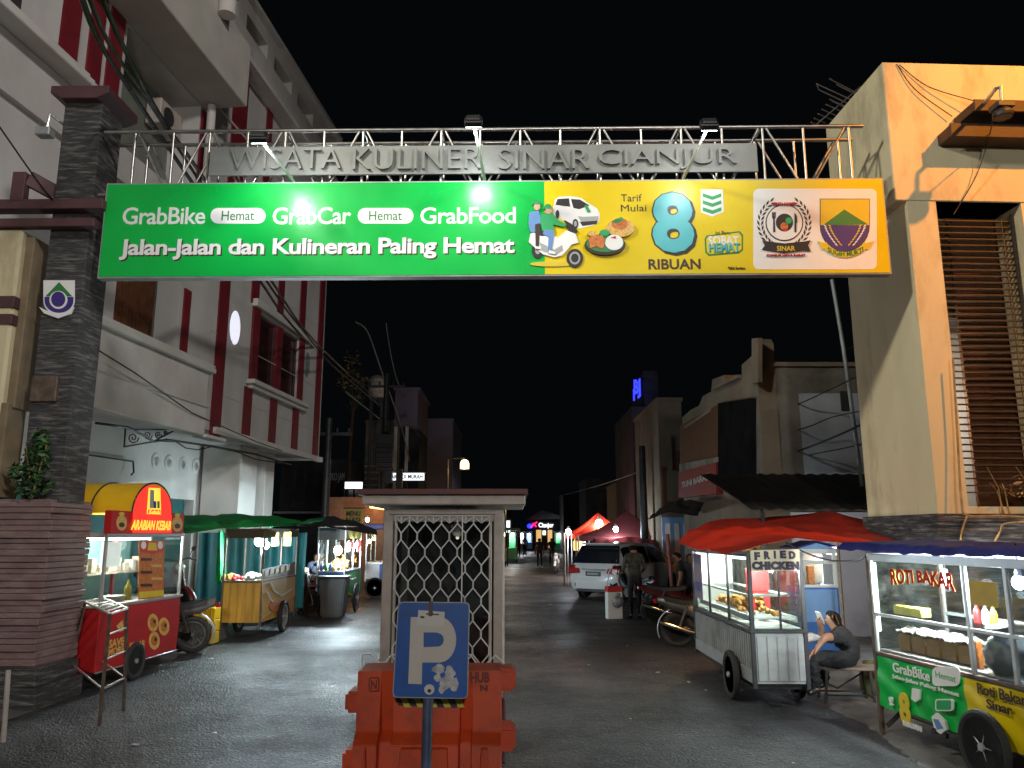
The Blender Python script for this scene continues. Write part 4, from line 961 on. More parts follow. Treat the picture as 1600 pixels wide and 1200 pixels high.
def motorbike(label, loc, deg, body='bikeblack', panel=None, rim='engine', alloy=False, cub=True, lean=0, accent='bikesilver'):
    """local +x is forward, wheels on the ground"""
    t = thing('motorbike', label, 'motorbike', loc, deg, 'motorbikes parked by the stalls'); t.rotation_euler[0] = R(lean)
    r = .285; panel = panel or body
    wheel(t, (.62, 0, r), r, .075, 'y', 5 if alloy else 16, rim, alloy); wheel(t, (-.60, 0, r), r, .085, 'y', 5 if alloy else 16, rim, alloy)
    mb = MB(); mb.prism([(-.25, .30), (.18, .28), (.26, .42), (.1, .52), (-.2, .5)], -.1, .1); mb.lathe([(.0, -.14), (.09, -.14), (.1, -.1), (.1, .1), (.09, .14), (0, .14)], (-.05, 0, .36), 'y', 14); mb.cyl((.05, 0, .42), (.3, 0, .46), .06); mb.build('engine', M['engine'], t, bevel=.012)
    mb = MB()
    for s_ in (-1, 1):
        mb.tube([(.62, .07 * s_, r), (.50, .07 * s_, .62), (.40, .05 * s_, .92)], [.026, .024, .018], 8); mb.bar((-.60, .085 * s_, r), (-.12, .085 * s_, .36), .035, .05); mb.tube([(-.56, .1 * s_, r + .04), (-.42, .11 * s_, .68)], [.02, .03], 8)
    mb.build('fork_and_swingarm', M['chrome'] if accent == 'bikesilver' else M['darkm'], t, smooth=40)
    # body shell: leg shield, underbone and tail
    mb = MB()
    def ring(x, z0, z1, w): return [(x, -w, z0), (x, -w * 1.05, (z0 + z1) / 2), (x, -w * .55, z1), (x, w * .55, z1), (x, w * 1.05, (z0 + z1) / 2), (x, w, z0)]
    st = [(-.92, .70, .80, .035), (-.70, .60, .80, .085), (-.45, .52, .76, .12), (-.2, .46, .72, .12), (.02, .45, .60, .09), (.2, .50, .62, .085), (.34, .52, .86, .12), (.44, .60, .98, .10), (.50, .72, .98, .05)] if cub else [(-.92, .74, .86, .035), (-.70, .62, .80, .08), (-.35, .54, .76, .11), (-.1, .56, .84, .12), (.12, .60, .96, .14), (.3, .58, .97, .13), (.44, .62, .86, .07)]
    vs = []
    for s_ in st: vs += ring(*s_)
    fs = [(i * 6 + k, i * 6 + (k + 1) % 6, i * 6 + 6 + (k + 1) % 6, i * 6 + 6 + k) for i in range(len(st) - 1) for k in range(6)] + [(0, 1, 2, 3, 4, 5), tuple(len(vs) - 6 + k for k in range(6))]
    mb.add(vs, fs); mb.build('body', M[panel], t, smooth=50)
    mb = MB(); mb.grid(lambda u, v: (-.80 + .82 * u, (-.13 + .26 * v) * (1 - .35 * (1 - u) ** 3), (.83 - .06 * math.sin(u * 3.1) + .02 * (1 - u)) - .03 * (2 * v - 1) ** 2), 14, 6, th=.075); mb.build('seat', M['black'], t, smooth=60)
    mb = MB()
    mb.tube([(.36, -.33, .99), (.38, -.2, 1.03), (.41, 0, 1.0), (.38, .2, 1.03), (.36, .33, .99)], .013, 8); mb.tube([(.35, -.36, .985), (.37, -.24, 1.02)], .019, 8); mb.tube([(.35, .36, .985), (.37, .24, 1.02)], .019, 8)
    hb = mb.build('handlebar', M['black'], t, smooth=50)
    mb = MB()
    for s_ in (-1, 1): mb.tube([(.39, .2 * s_, 1.03), (.40, .26 * s_, 1.15)], .007, 6); mb.ball((.41, .29 * s_, 1.18), (.012, .055, .035), 10, 6)
    mb.build('mirror', M['black'], hb, smooth=50)
    mb = MB(); mb.ball((.49, 0, .90), (.05, .085, .065), 12, 8); mb.build('headlight', M['headl'], t, smooth=50)
    mb = MB()
    def fend(c, r_, a0, a1, w):
        def f(u, v):
            a = R(a0 + (a1 - a0) * u); y = (v - .5) * w; k = r_ - .02 * (2 * v - 1) ** 2; return (c[0] + k * math.cos(a), y, c[1] + k * math.sin(a))
        return f
    mb.grid(fend((.62, r), r + .035, 20, 150, .11), 14, 4); mb.build('front_mudguard', M[accent if not cub else panel], t, smooth=60)
    mb = MB(); mb.grid(fend((-.60, r), r + .06, 40, 205, .12), 14, 4); mb.build('rear_mudguard', M[accent], t, smooth=60)
    mb = MB(); mb.box(-.99, -.93, -.05, .05, .70, .77); mb.build('tail_light', M['taillight'], t, bevel=.01)
    mb = MB(); mb.tube([(.1, -.1, .28), (-.2, -.14, .22), (-.4, -.16, .26), (-.88, -.17, .40)], [.02, .022, .04, .045], 10); mb.build('exhaust', M['chrome'], t, smooth=50)
    mb = MB(); mb.tube([(-.05, .1, .26), (-.12, .25, .02)], .01, 6); mb.tube([(.05, -.24, .27), (.05, .24, .27)], .011, 6); mb.build('stand', M['darkm'], t)
    return t
def bulb(name, p, r, label, m='bulb', power=60, col=(.78, .90, 1), group=None, cord=.25, below=True):
    t = thing(name, label, 'lamp', p, 0, group)
    mb = MB(); mb.ball((0, 0, 0), (r, r, r * 1.15), 14, 10); mb.build('glass', M[m], t, smooth=60)
    mb = MB(); mb.cyl((0, 0, r * .9), (0, 0, r * 2.0), r * .55, r * .4, 10); mb.build('socket', M['white'], t)
    if cord: mb = MB(); mb.tube([(0, 0, r * 1.9), (.01, 0, cord)], .006, 5); mb.build('cord', M['cable'], t)
    lamp(t, (0, 0, -r * 1.9), power, col, r * .6); return t
def cloth(c00, c10, c01, c11, sag=.05, rip=.02, nu=24, nv=16, th=.008, seed=0, fold=3):
    rnd = random.Random(seed); ph = [rnd.uniform(0, 6.28) for _ in range(6)]
    a, b, c, d = map(Vector, (c00, c10, c01, c11))
    def f(u, v):
        p = (a * (1 - u) + b * u) * (1 - v) + (c * (1 - u) + d * u) * v
        e = -sag * 4 * u * (1 - u) * (.6 + .4 * v) + rip * (math.sin(u * 6.28 * fold + ph[0] + 3 * v) + .6 * math.sin(v * 9 + ph[1] + u * 4) + .4 * math.sin(u * 23 + ph[2]) * v)
        return (p.x, p.y, p.z + e)
    mb = MB(); mb.grid(f, nu, nv, th=th); return mb
def posts(mb, pts, z0, z1, w=.035):
    for x, y in pts: mb.box(x - w / 2, x + w / 2, y - w / 2, y + w / 2, z0, z1)
# ================================================================== CENTRE: BOOTH, BARRIER, SIGN
BF = Fr((0, 7.0, 0), 0); h = BF.hit
xl = -1.125; xr = -.085; zt = 2.06
bt = thing('guard_booth', 'narrow pale guard booth with a white wire grille, standing in the middle of the road', 'booth', (0, 7, 0), 0)
mb = MB()
for x in (xl, xr - .075): mb.box(x, x + .085, 0, .09, .5, zt); mb.box(x, x + .085, 1.0, 1.09, .5, zt)
mb.box(xl + .085, xr - .075, .005, .08, zt - .1, zt); mb.box(xl + .05, xr - .05, -.02, .0, zt - .04, zt - .01); mb.box(xl + .085, xr - .075, .005, .08, .5, .58)
mb.box(xl + .10, xl + .125, -.02, .0, .6, zt - .1); mb.box(xr - .115, xr - .09, -.02, .0, .6, zt - .1)
mb.box(xr - .03, xr + .0, .09, 1.0, zt - .1, zt); mb.box(xr - .03, xr, .09, 1.0, .5, 1.0)
mb.build('frame', M['offwhite'], bt, bevel=.006)
mb = MB(); mb.box(xl + .01, xr - .01, 1.05, 1.08, .5, zt); mb.box(xl + .01, xl + .03, .1, 1.0, .5, zt); mb.box(xl, xr, .06, 1.08, .48, .52); mb.box(xl, xr, .06, 1.08, zt - .02, zt); mb.build('inner_wall', M['boothin'], bt)
mb = MB(); mb.box(xl + .09, xr - .08, .10, .105, .58, zt - .1); mb.box(xr - .02, xr - .015, .09, 1.0, 1.0, zt - .1); mb.build('window_pane', M['dirtyglass'], bt)
mb = MB(); mb.prism([(-.16, 2.10), (-.16, 2.183), (1.25, 2.183), (1.25, 2.10)], xl - .17, xr + .2, 'yz'); mb.build('roof', M['offwhite'], bt, bevel=.01)
mb = MB(); mb.box(xl - .21, xr + .22, -.20, 1.29, 2.185, 2.235); mb.build('roof_sheet', M['booth_roof'], bt, bevel=.006)
mb = MB(); mb.box(xl - .1, xr + .03, -.06, 1.14, 0, .5); mb.build('base', M['booth_base'], bt, bevel=.01)
mb = MB(); per = .272; am = .033; x = xl + .125; k = 0
ztop = h(690, 806, -.03)[1]
while x < xr - .10:
    pts = []; z = .58; j = 0
    while z < ztop - .05:
        s_ = 1 if (k + j) % 2 else -1
        pts += [(x + s_ * am, -.03, z + .025), (x + s_ * am, -.03, z + .045), (x - s_ * .0, -.03, z + .1)] if False else [(x + s_ * am, -.03, z), (x + s_ * am, -.03, z + .058)]
        z += per / 2; j += 1
    s_ = 1 if (k + j) % 2 else -1
    pts.append((x + s_ * am * 1.0, -.03, ztop - .06)); pts.append((x + s_ * am, -.03, ztop))
    pts = [(min(max(q[0], xl + .11), xr - .1), q[1], q[2]) for q in pts]
    mb.tube(pts, .0065, 5); x += 2 * am + .004; k += 1
x1 = h(722, 880, -.03)[0]
mb.box(xl + .11, xr - .1, -.034, -.028, ztop - .005, ztop + .005)
mb.tube([(x1, -.045, .58), (x1, -.045, ztop)], .006, 5)
mb.build('wire_grille', M['white'], bt)
t = thing('hanging_lamp', 'dusty lantern hanging behind the wire grille inside the guard booth', 'lamp', P(715, 828, 7.35))
mb = MB(); mb.lathe([(.03, .1), (.05, .06), (.055, -.02), (.03, -.06)], n=12); mb.tube([(0, 0, .1), (0, 0, .22)], .006, 5); mb.box(-.06, .06, -.03, .03, .02, .05); mb.build('housing', M['offwhite'], t, bevel=.004)
mb = MB(); mb.ball((0, 0, -.07), .016, 8, 6); mb.build('glow', emit('dim_bulb', (1, .8, .45), 2), t); lamp(t, (0, -.1, -.12), .5, (.9, .9, 1), .03)
# wavy loose wire along the booth foot
mb = MB(); q = [P(566, 1042, 6.2), P(566, 1023, 6.2), P(579, 1022, 6.2), P(592, 1035, 6.2), P(602, 1035, 6.2), P(612, 1023, 6.2), P(640, 1023, 6.2), P(735, 1023, 6.2), P(745, 1037, 6.2), P(760, 1037, 6.2), P(774, 1024, 6.2), P(788, 1036, 6.2)]
mb.tube(q, .007, 5); tag(mb.build('bent_wire', M['white']), 'bent pale wire running along the foot of the guard booth behind the barrier', 'wire')
# --------- orange water filled barrier
WF = Fr((0, 5.35, 0), 0); h = WF.hit
bx = thing('road_barrier', 'bright orange plastic water filled road barrier in front of the guard booth', 'barrier', (0, 5.35, 0), 0)
L0 = h(560, 1050)[0]; L1 = h(783, 1050)[0]; zt = .985
mb = MB()
def bar_prof(u):  # y front as function of z
    return None
def prof(dy): return [(-.02 + dy, zt), (-.03 + dy, .62), (-.12 + dy, .56), (-.15 + dy, .1), (-.15 + dy, 0), (.5, 0), (.5, .1), (.42, .55), (.34, .62), (.32, zt)]
seg = [(L0, .0), (-.845, .0), (-.835, .075), (-.765, .075), (-.755, 0), (-.335, 0), (-.325, .075), (-.26, .075), (-.25, 0), (L1, 0)]
n = len(prof(0)); vs = []
for x, d in seg: vs += [(x, y + (d if i in (0, 1, 2, 3) and 0 < i else 0), z) for i, (y, z) in enumerate(prof(0))]
fs = [(i * n + k, i * n + (k + 1) % n, i * n + n + (k + 1) % n, i * n + n + k) for i in range(len(seg) - 1) for k in range(n)] + [tuple(range(n)), tuple(len(vs) - n + k for k in range(n))]
mb.add(vs, fs)
mb.build('shell', M['orange'], bx, bevel=.012, seg=2)
def lugs(pa, pb, ya, yb):
    a = h(pa, ya); b = h(pb, yb); x0, x1 = sorted((a[0], b[0])); return x0, x1, b[1], a[1]
for (pa, pb, ya, yb) in ((537, 565, 1083, 1117), (532, 565, 1176, 1225), (775, 806, 1047, 1083), (775, 806, 1139, 1178)):
    x0, x1, z0, z1 = lugs(pa, pb, ya, yb); mb = MB(); mb.box(x0, x1, .04, .26, z0, z1); mb.build('lug', M['orange'], bx, bevel=.02, seg=2)
# raised panels between the channels
mb = MB()
for x0, x1 in ((L0 + .05, -.875), (-.72, -.37), (-.22, L1 - .05)): mb.prism([(x0 + .03, .55), (x1 - .03, .55), (x1, .05), (x0, .05)], -.168, -.10)
mb.build('raised_panel', M['orange'], bx, bevel=.012)
p = Pic(WF, -.036)
od = mat('barrier_print', (.16, .02, .006), .5); M['barrierprint'] = od
p.add(rrect(576, 593, 1058, 1081, 4), 'barrierprint').add(rrect(578, 591, 1060, 1079, 3), 'orange').word('N', 580, 589, 1062, 1077, 'barrierprint', bold=.03).build('stamped_letters', bx); p = Pic(WF, -.036); p.word('HUB', 735, 765, 1050, 1067, 'barrierprint', bold=.05).word('N', 750, 762, 1070, 1080, 'barrierprint', bold=.06)
p.build('stamped_letters', bx)
p = Pic(WF, -.04)
a_ = [(622, 1089), (714, 1089), (714, 1106), (622, 1102)]
p.add(a_, 'black')
for k in range(5): x = 620 + k * 21; p.add([(x + 5, 1089), (x + 15, 1089), (x + 22, 1105), (x + 12, 1105)], 'lemon')
M_h = p.build('hazard_tape', bx)
# --------- parking sign
SF = Fr((0, 4.9, 0), 0); h = SF.hit
ps = thing('parking_sign', 'worn blue parking sign with a big white P on a steel post', 'sign', (0, 4.9, 0), 0)
p = Pic(SF, -.022, .0022)
q = [(622, 940), (734, 941), (731, 1092), (613, 1090)]
def rq(q, r): # rounded quad in px
    out = []
    for i in range(4):
        a, b, c = Vector(q[i - 1]), Vector(q[i]), Vector(q[(i + 1) % 4]); u = (a - b).normalized() * r; v = (c - b).normalized() * r
        for k in range(6): s_ = k / 5; out.append(tuple(b + u * (1 - s_) ** 2 + v * s_ ** 2))
    return out
pl = MB(); pl.prism(pxp(SF, rq(q, 9), -.02), -.022, 0); pl.build('plate', M['zinc'], ps)
p.add(rq([(623.5, 941.5), (732.5, 942.5), (729.5, 1090.5), (614.5, 1088.5)], 8), 'signblue')
Pp = [(642, 964), (692, 964)] + arc(687, 999.5, 26, 35.5, 88, -88, 12) + [(660, 1035), (659, 1069), (638, 1068)]
p.add(Pp, 'signwhite').add([(662, 988), (682, 988)] + arc(684, 999.5, 9.5, 10.5, 80, -80, 8) + [(662, 1011)], 'signblue')
p.add([(654, 953), (695, 956), (694, 980), (652, 978)], 'paper').add([(657, 962), (664, 963), (663, 966), (657, 965)], 'black').add([(666, 958), (686, 959), (686, 961), (666, 960)], 'black')
p.build('face', ps)
p2 = Pic(SF, -.030, .001); rnd = random.Random(3)
def torn(cx, cy, rx, ry, n, m): p2.add([(cx + rx * rnd.uniform(.6, 1.1) * math.cos(i * 6.283 / n), cy + ry * rnd.uniform(.6, 1.1) * math.sin(i * 6.283 / n)) for i in range(n)], m)
for cx, cy, rx, ry in ((686, 1046, 11, 9), (703, 1053, 10, 10), (710, 1068, 8, 12), (696, 1069, 10, 11), (684, 1059, 7, 6), (690, 1078, 5, 7), (702, 1044, 6, 6)): torn(cx, cy, rx, ry, 11, 'torn')
p2.oval(671, 1077, 8, 8, 'paper').oval(671, 1079, 3, 3, 'darkm').build('torn_sticker', ps)
a = h(673, 953, -.03); mb = MB(); mb.box(a[0] - .012, a[0] + .012, -.04, -.03, a[1] - .03, a[1] + .05); mb.lathe([(0, -.05), (.014, -.05), (.016, -.035)], (a[0], 0, a[1] - .02), 'y', 8); mb.build('bolt', M['rustm'], ps)
x = h(667, 1150)[0]; zb = h(667, 1080)[1]
mb = MB(); mb.cyl((x - .01, .03, 0), (x + .005, .03, zb + .5), .030, n=14); mb.build('post', M['pole'], ps, smooth=40)
mb = MB(); mb.lathe([(.2, 0), (.2, .05), (.05, .09), (.0, .1)], (x, .03, 0), n=18); mb.build('foot', M['pave'], ps)
# ================================================================== LEFT STALLS
# --------- kebab cart (street side is local -y, local x runs away from the viewer)
KF = Fr((-4.97, 9.85, 0), 85.3); h = KF.hit
kc = thing('kebab_cart', 'red kebab cart with lit arched sign and rounded yellow roof', 'food cart', KF.o, 85.3)
L = 1.95; Wd = .86
mb = MB(); mb.prism([(0, .22), (L, .22), (L + .03, .62), (L, .97), (0, .97)], 0, Wd); mb.build('body', M['cartred'], kc, bevel=.012)
mb = MB(); mb.box(-.02, L + .02, -.03, Wd + .02, .97, 1.0); mb.box(-.005, L + .01, -.012, 0, .955, .97); mb.box(-.005, L + .01, -.012, 0, .215, .232)
posts(mb, [(.02, .02), (.02, Wd - .02), (L - .02, .02), (L - .02, Wd - .02)], 1.0, 1.86); mb.box(L * .54, L * .54 + .03, .01, .04, 1.0, 1.86)
mb.box(0, L, .0, .04, 1.82, 1.87); mb.box(0, L, Wd - .04, Wd, 1.82, 1.87); mb.box(0, .04, .04, Wd - .04, 1.82, 1.87); mb.box(L - .04, L, .04, Wd - .04, 1.82, 1.87)
mb.build('frame', M['alu'], kc, bevel=.004)
mb = MB(); mb.box(.03, L - .03, .0, .004, 1.02, 1.82); mb.box(.0, .004, .05, Wd - .05, 1.02, 1.82); mb.box(L - .004, L, .05, Wd - .05, 1.02, 1.82); mb.build('glass_pane', M['glass'], kc)
mb = MB(); mb.box(.05, L - .05, Wd - .07, Wd - .05, 1.0, 1.8); mb.build('back_panel', mat('teal_panel', (.05, .2, .2), .5, var=.2), kc)
p = Pic(KF, -.004)
a = (217, 845); p.add([(218, 845), (257, 845), (255, 934), (216, 937)], 'printfood').add([(219, 847), (256, 847), (256, 861), (238, 866), (219, 862)], 'printred').oval(224, 852, 4, 6, 'print').oval(250, 852, 4, 6, 'print').add([(232, 848), (243, 848), (245, 860), (230, 860)], 'printgold').add([(217, 925), (255, 922), (255, 931), (217, 935)], 'printgold')
for k in range(5): p.add([(220 + (k % 2) * 16, 872 + k * 10), (236 + (k % 2) * 16, 872 + k * 10), (236 + (k % 2) * 16, 876 + k * 10), (220 + (k % 2) * 16, 876 + k * 10)], 'printnoodle' if k % 2 else 'printbrown')
p.build('menu_board', kc)
x0, z1 = h(159, 847, .1); x1, z0 = h(187, 885, .1); mb = MB(); mb.box(x0, x1, .10, .108, z0, z1); mb.build('glowing_sheet', M['glowsheet'], kc)  # sheet glows by itself in place of lamplight falling on it
for cx, cy in ((239, 973), (256, 979), (241, 1001)): Pic(KF, -.006).oval(cx, cy, 8.5, 14, 'printnoodle').oval(cx, cy, 5, 8, 'printfood').oval(cx + 2, cy - 2, 2, 3, 'printbrown').build('round_sticker', kc)
for w_, x0, x1, y0, y1, m in (('SAVE', 171, 193, 1000, 1013, 'printnoodle'), ('MORE', 170, 193, 1014, 1026, 'printnoodle'), ('KEBAB', 203, 225, 1005, 1018, 'printnoodle'), ('halal food', 203, 218, 1019, 1023, 'print')): Pic(KF, -.006).word(w_, x0, x1, y0, y1, m, bold=.03).build('lettering', kc)
Pic(KF, -.006).add([(182, 978), (192, 968), (193, 985), (187, 988)], 'printnoodle').build('sticker_print', kc)
# sign with arch
ys = -.10
sx0, sz0 = h(173, 833, ys); sx1, sz1 = h(289, 798, ys)
mb = MB(); mb.box(sx0, sx1, ys, ys + .1, 1.86, 2.14); mb.build('sign_board', M['cartred'], kc, bevel=.006)
def hs(px, py): return h(px, py, ys - .012)
ar = [hs(207, 831), hs(267, 831), hs(267, 797)]
cx, cz = hs(238, 790); top = hs(240, 757)[1]; xr_ = hs(267, 795)[0]; xl_ = hs(208, 795)[0]; cxm = (xl_ + xr_) / 2; zb_ = 2.12
arch = [(xl_, 1.875)] + [(xr_, 1.875)] + [(cxm + (xr_ - xl_) / 2 * math.cos(R(a)), zb_ + (top - zb_) * math.sin(R(a))) for a in range(0, 181, 10)]
outer = [(cxm + ((xr_ - xl_) / 2 + .02) * math.cos(R(a)), zb_ + (top - zb_ + .02) * math.sin(R(a))) for a in range(0, 181, 10)]
mb = MB(); n = len(outer)
mb.prism(outer, ys - .016, 1.05); o = mb.build('rounded_roof', M['cartyellow'], kc, smooth=50)
mb = MB(); mb.tube([(q[0], .45, q[1] + .004) for q in outer], .012, 6); mb.tube([(q[0], ys - .014, q[1]) for q in outer], .012, 6); mb.build('roof_strap', M['darkm'], kc)
# bring the red arch in front of the roof end
p = Pic(KF, ys - .018, .002); p.add([(207, 833), (268, 833), (268, 800)] + arc(238, 797, 30, 39, 0, 180, 14), 'litkebab')
p.word('ARABIAN KEBAB', 206, 266, 812, 828, 'litkyellow', bold=.03, shear=.2)
p.add([(232, 762), (250, 763), (251, 804), (229, 803)], 'litkyellow').add([(234, 765), (240, 766), (240, 794), (233, 794)], 'printgrey').add([(241, 764), (248, 766), (248, 783), (241, 783)], 'litkyellow').add([(239, 783), (243, 783), (243, 794), (239, 794)], 'printnavy').add([(245, 783), (248, 783), (248, 794), (245, 794)], 'printdkgreen').add([(231, 796), (249, 797), (249, 803), (230, 802)], 'litkebab').word('Kebab', 232, 248, 796.5, 802.5, 'litkyellow', bold=.03)
p.build('arch_lettering', kc)
for cx, cy in ((190, 817), (277, 819)): Pic(KF, ys - .002, .002).oval(cx, cy, 8, 12, 'printnoodle').oval(cx, cy + 3, 4.5, 4, 'printbrown').oval(cx, cy - 14, 4, 3, 'printgold').build('round_sticker', kc)
wheel(kc, (.85, .0, .24), .24, .08, 'y', 10); wheel(kc, (.85, Wd, .24), .24, .08, 'y', 10)
lamp(kc, (L * .5, .42, 1.72), 75, (1, .97, .9), .1)
mb = MB(); mb.cyl((.2, .4, 1.79), (L - .2, .4, 1.79), .016); mb.build('tube_lamp', M['tubew'], kc)
mb = MB()
for k in range(9): x = .15 + k * .19; mb.box(x, x + .11, .5, .62, 1.36, 1.36 + .1 + .04 * (k % 3))
mb.box(.1, L - .1, .45, .75, 1.33, 1.35); mb.build('shelf', M['breadtop'], kc)
def bottle(pos, m, label, s=1.0):
    mb = MB(); mb.lathe([(.0, 0), (.038, 0), (.04, .02), (.04, .13), (.03, .16), (.014, .18), (.008, .23), (0, .23)], n=14); o = mb.build('sauce_bottle', M[m], None, smooth=40); o.location = pos; o.scale = (s,) * 3
    return tag(o, label, 'bottle')
x, z = h(200, 920, .2); bottle(KF.M @ Vector((x, .2, 1.0)), 'litkyellow' if False else 'lemon', 'bright yellow sauce bottle standing inside the kebab cart glass', 1.15)
t = tag(MB().lathe([(.0, 0), (.13, 0), (.15, .05), (.16, .07), (.14, .06), (.0, .02)], n=18).build('steel_tray', M['steel'], None, smooth=40), 'round steel tray at the near end of the kebab cart counter', 'tray'); t.location = KF.M @ Vector((h(176, 930, .25)[0], .25, 1.0))
t = tag(MB().box(-.02, .02, -.02, .02, 0, .8).build('red_stand', M['printred'], None, bevel=.004), 'thin red upright stand inside the kebab cart', 'stand'); t.location = KF.M @ Vector((h(176, 900, .6)[0], .6, 1.0))
# --------- tall metal rack stool
st_ = thing('rack_stool', 'tall bare metal stool frame with a slatted top in front of the red kebab cart', 'stool', (0, 0, 0))
f1 = G(155, 1134); f2 = G(193, 1111); f3 = G(101, 1082); f4 = G(140, 1066); zt = 1.06
tops = [Vector(q) for q in (P(172, 955, f1.y + .02), P(199, 947, f2.y - .05), P(132, 953, f3.y - .2), P(160, 945, f4.y - .25))]
for q in tops: q.z = zt
def lg(a, b): m_ = MB(); m_.bar(a, b, .026); m_.build('leg', M['rustm'], st_)
for a, b in zip((f1, f2, f3, f4), tops): lg(a, b)
def lerp4(i, z): a = (f1, f2, f3, f4)[i]; return a.lerp(tops[i], z / zt)
mb = MB()
for z in (.34,): 
    for i, j in ((0, 1), (0, 2), (1, 3), (2, 3)): mb.bar(lerp4(i, z), lerp4(j, z), .016)
for z in (.62, .86): mb.bar(lerp4(0, z), lerp4(1, z), .014)
mb.build('rung', M['alu'], st_)
mb = MB()
for i, j in ((0, 1), (0, 2), (1, 3), (2, 3)): mb.bar(tops[i], tops[j], .026, .02)
for k in range(1, 6): f_ = k / 6; mb.bar(tops[0].lerp(tops[2], f_), tops[1].lerp(tops[3], f_), .022, .012)
mb.build('slatted_top', M['alu'], st_)
# pale stick at the far left edge
a = G(5, 1160); mb = MB(); mb.tube([a, a + Vector((-.04, .02, .62))], .022, 8); tag(mb.build('stick', M['offwhite']), 'pale upright stick at the left edge beside the dark pedestal base', 'stick')
# --------- motorbikes on the left
motorbike('black motorbike with a silver rear mudguard parked behind the red kebab cart', (-5.68, 13.0, 0), 186, cub=False)
motorbike('dark maroon scooter with raised mirrors parked in front of the teal tarp', (-5.85, 13.75, .42), -38, 'bikeblack', 'bikered', cub=True, accent='bikeblack', lean=4)
o = MB().box(-6.9, -5.2, 13.35, 15.0, -.02, .42).build('concrete_step', M['pave'], None, bevel=.02); tag(o, 'low concrete step under the maroon scooter', 'step')
# --------- teal tarps and green canopy
mb = MB(); a = P(262, 832, 15.4); b = P(404, 826, 15.4)
mb.grid(lambda u, v: (a.x + (-4.35 - a.x) * u, 16.95 + .06 * math.sin(u * 40) + .04 * math.sin(u * 17 + v * 3), .35 + (a.z - .35) * v), 60, 6, th=0); tag(mb.build('tarp_curtain', M['teal'], smooth=60), 'wide teal tarp curtain hung behind the yellow cart', 'tarp')
mb = MB(); a = P(344, 830, 14.9); mb.grid(lambda u, v: (a.x - .05 + .16 * u * (1.4 - .8 * v), 14.95 + .04 * math.sin(u * 9), .95 + (a.z - .95) * v), 8, 8); tag(mb.build('tarp_strip', M['greentarp'], smooth=60), 'green tarp strip tied along the left post of the yellow cart', 'tarp')
from mathutils import noise
def cloth2(near, far, nu, nv, name, m, label, rip=.015, th=.006, sag=0, seed=1, crease=.03):
    rnd = random.Random(seed); ph = [rnd.uniform(0, 6) for _ in range(5)]
    N_ = [P(*q) for q in near]; F_ = [P(*q) for q in far]
    def samp(pl, u):
        t = u * (len(pl) - 1); i = min(int(t), len(pl) - 2); w = t - i; w = w * w * (3 - 2 * w) * .6 + w * .4; return pl[i].lerp(pl[i + 1], w)
    def f(u, v):
        q = samp(N_, u).lerp(samp(F_, u), v); e = rip * (math.sin(u * 19 + ph[0] + v * 5) + .7 * math.sin(v * 11 + ph[1] + u * 7) + .5 * math.sin(u * 43 + v * 8 + ph[2])) * (.15 + .85 * min(1, 2.5 * v)) - sag * 4 * v * (1 - v)
        w = min(1, 3 * v) * min(1, 3 * (1 - v)) ; n_ = noise.noise((q.x * 2.1 + seed, q.y * 1.3, 0)); n2 = noise.noise((q.x * 4.5, q.y * 3.2 + seed, 3)); e += w * crease * (.5 - 2.2 * abs(n_)) + w * crease * .6 * (.4 - 1.6 * abs(n2))
        return (q.x, q.y, q.z + e)
    mb = MB(); mb.grid(f, nu, nv, th=th); return tag(mb.build(name, M[m], smooth=60), label, 'tarp')
cloth2([(250, 840, 12.6), (345, 826, 14.2), (408, 823, 14.6), (466, 820, 16.2)], [(285, 806, 15.5), (345, 803, 16.5), (415, 806, 17.2), (470, 812, 17.8)], 60, 26, 'tarp_canopy', 'greentarp', 'bright green tarp canopy stretched over the yellow cart', .014, sag=.05)
cloth2([(455, 821, 15.8), (506, 813, 18.4)], [(462, 816, 17), (508, 809, 19.2)], 14, 6, 'tarp_canopy', 'greentarp', 'narrow green tarp end between the yellow cart and the blue cart', .008)
cloth2([(462, 822, 18), (505, 823, 18.4), (542, 828, 18.6), (590, 836, 19.2)], [(480, 812, 20.5), (510, 806, 20.8), (545, 813, 21), (588, 826, 21.5)], 40, 20, 'tarp_canopy', 'darktarp', 'dark sagging tarp canopy over the blue cart', .02)
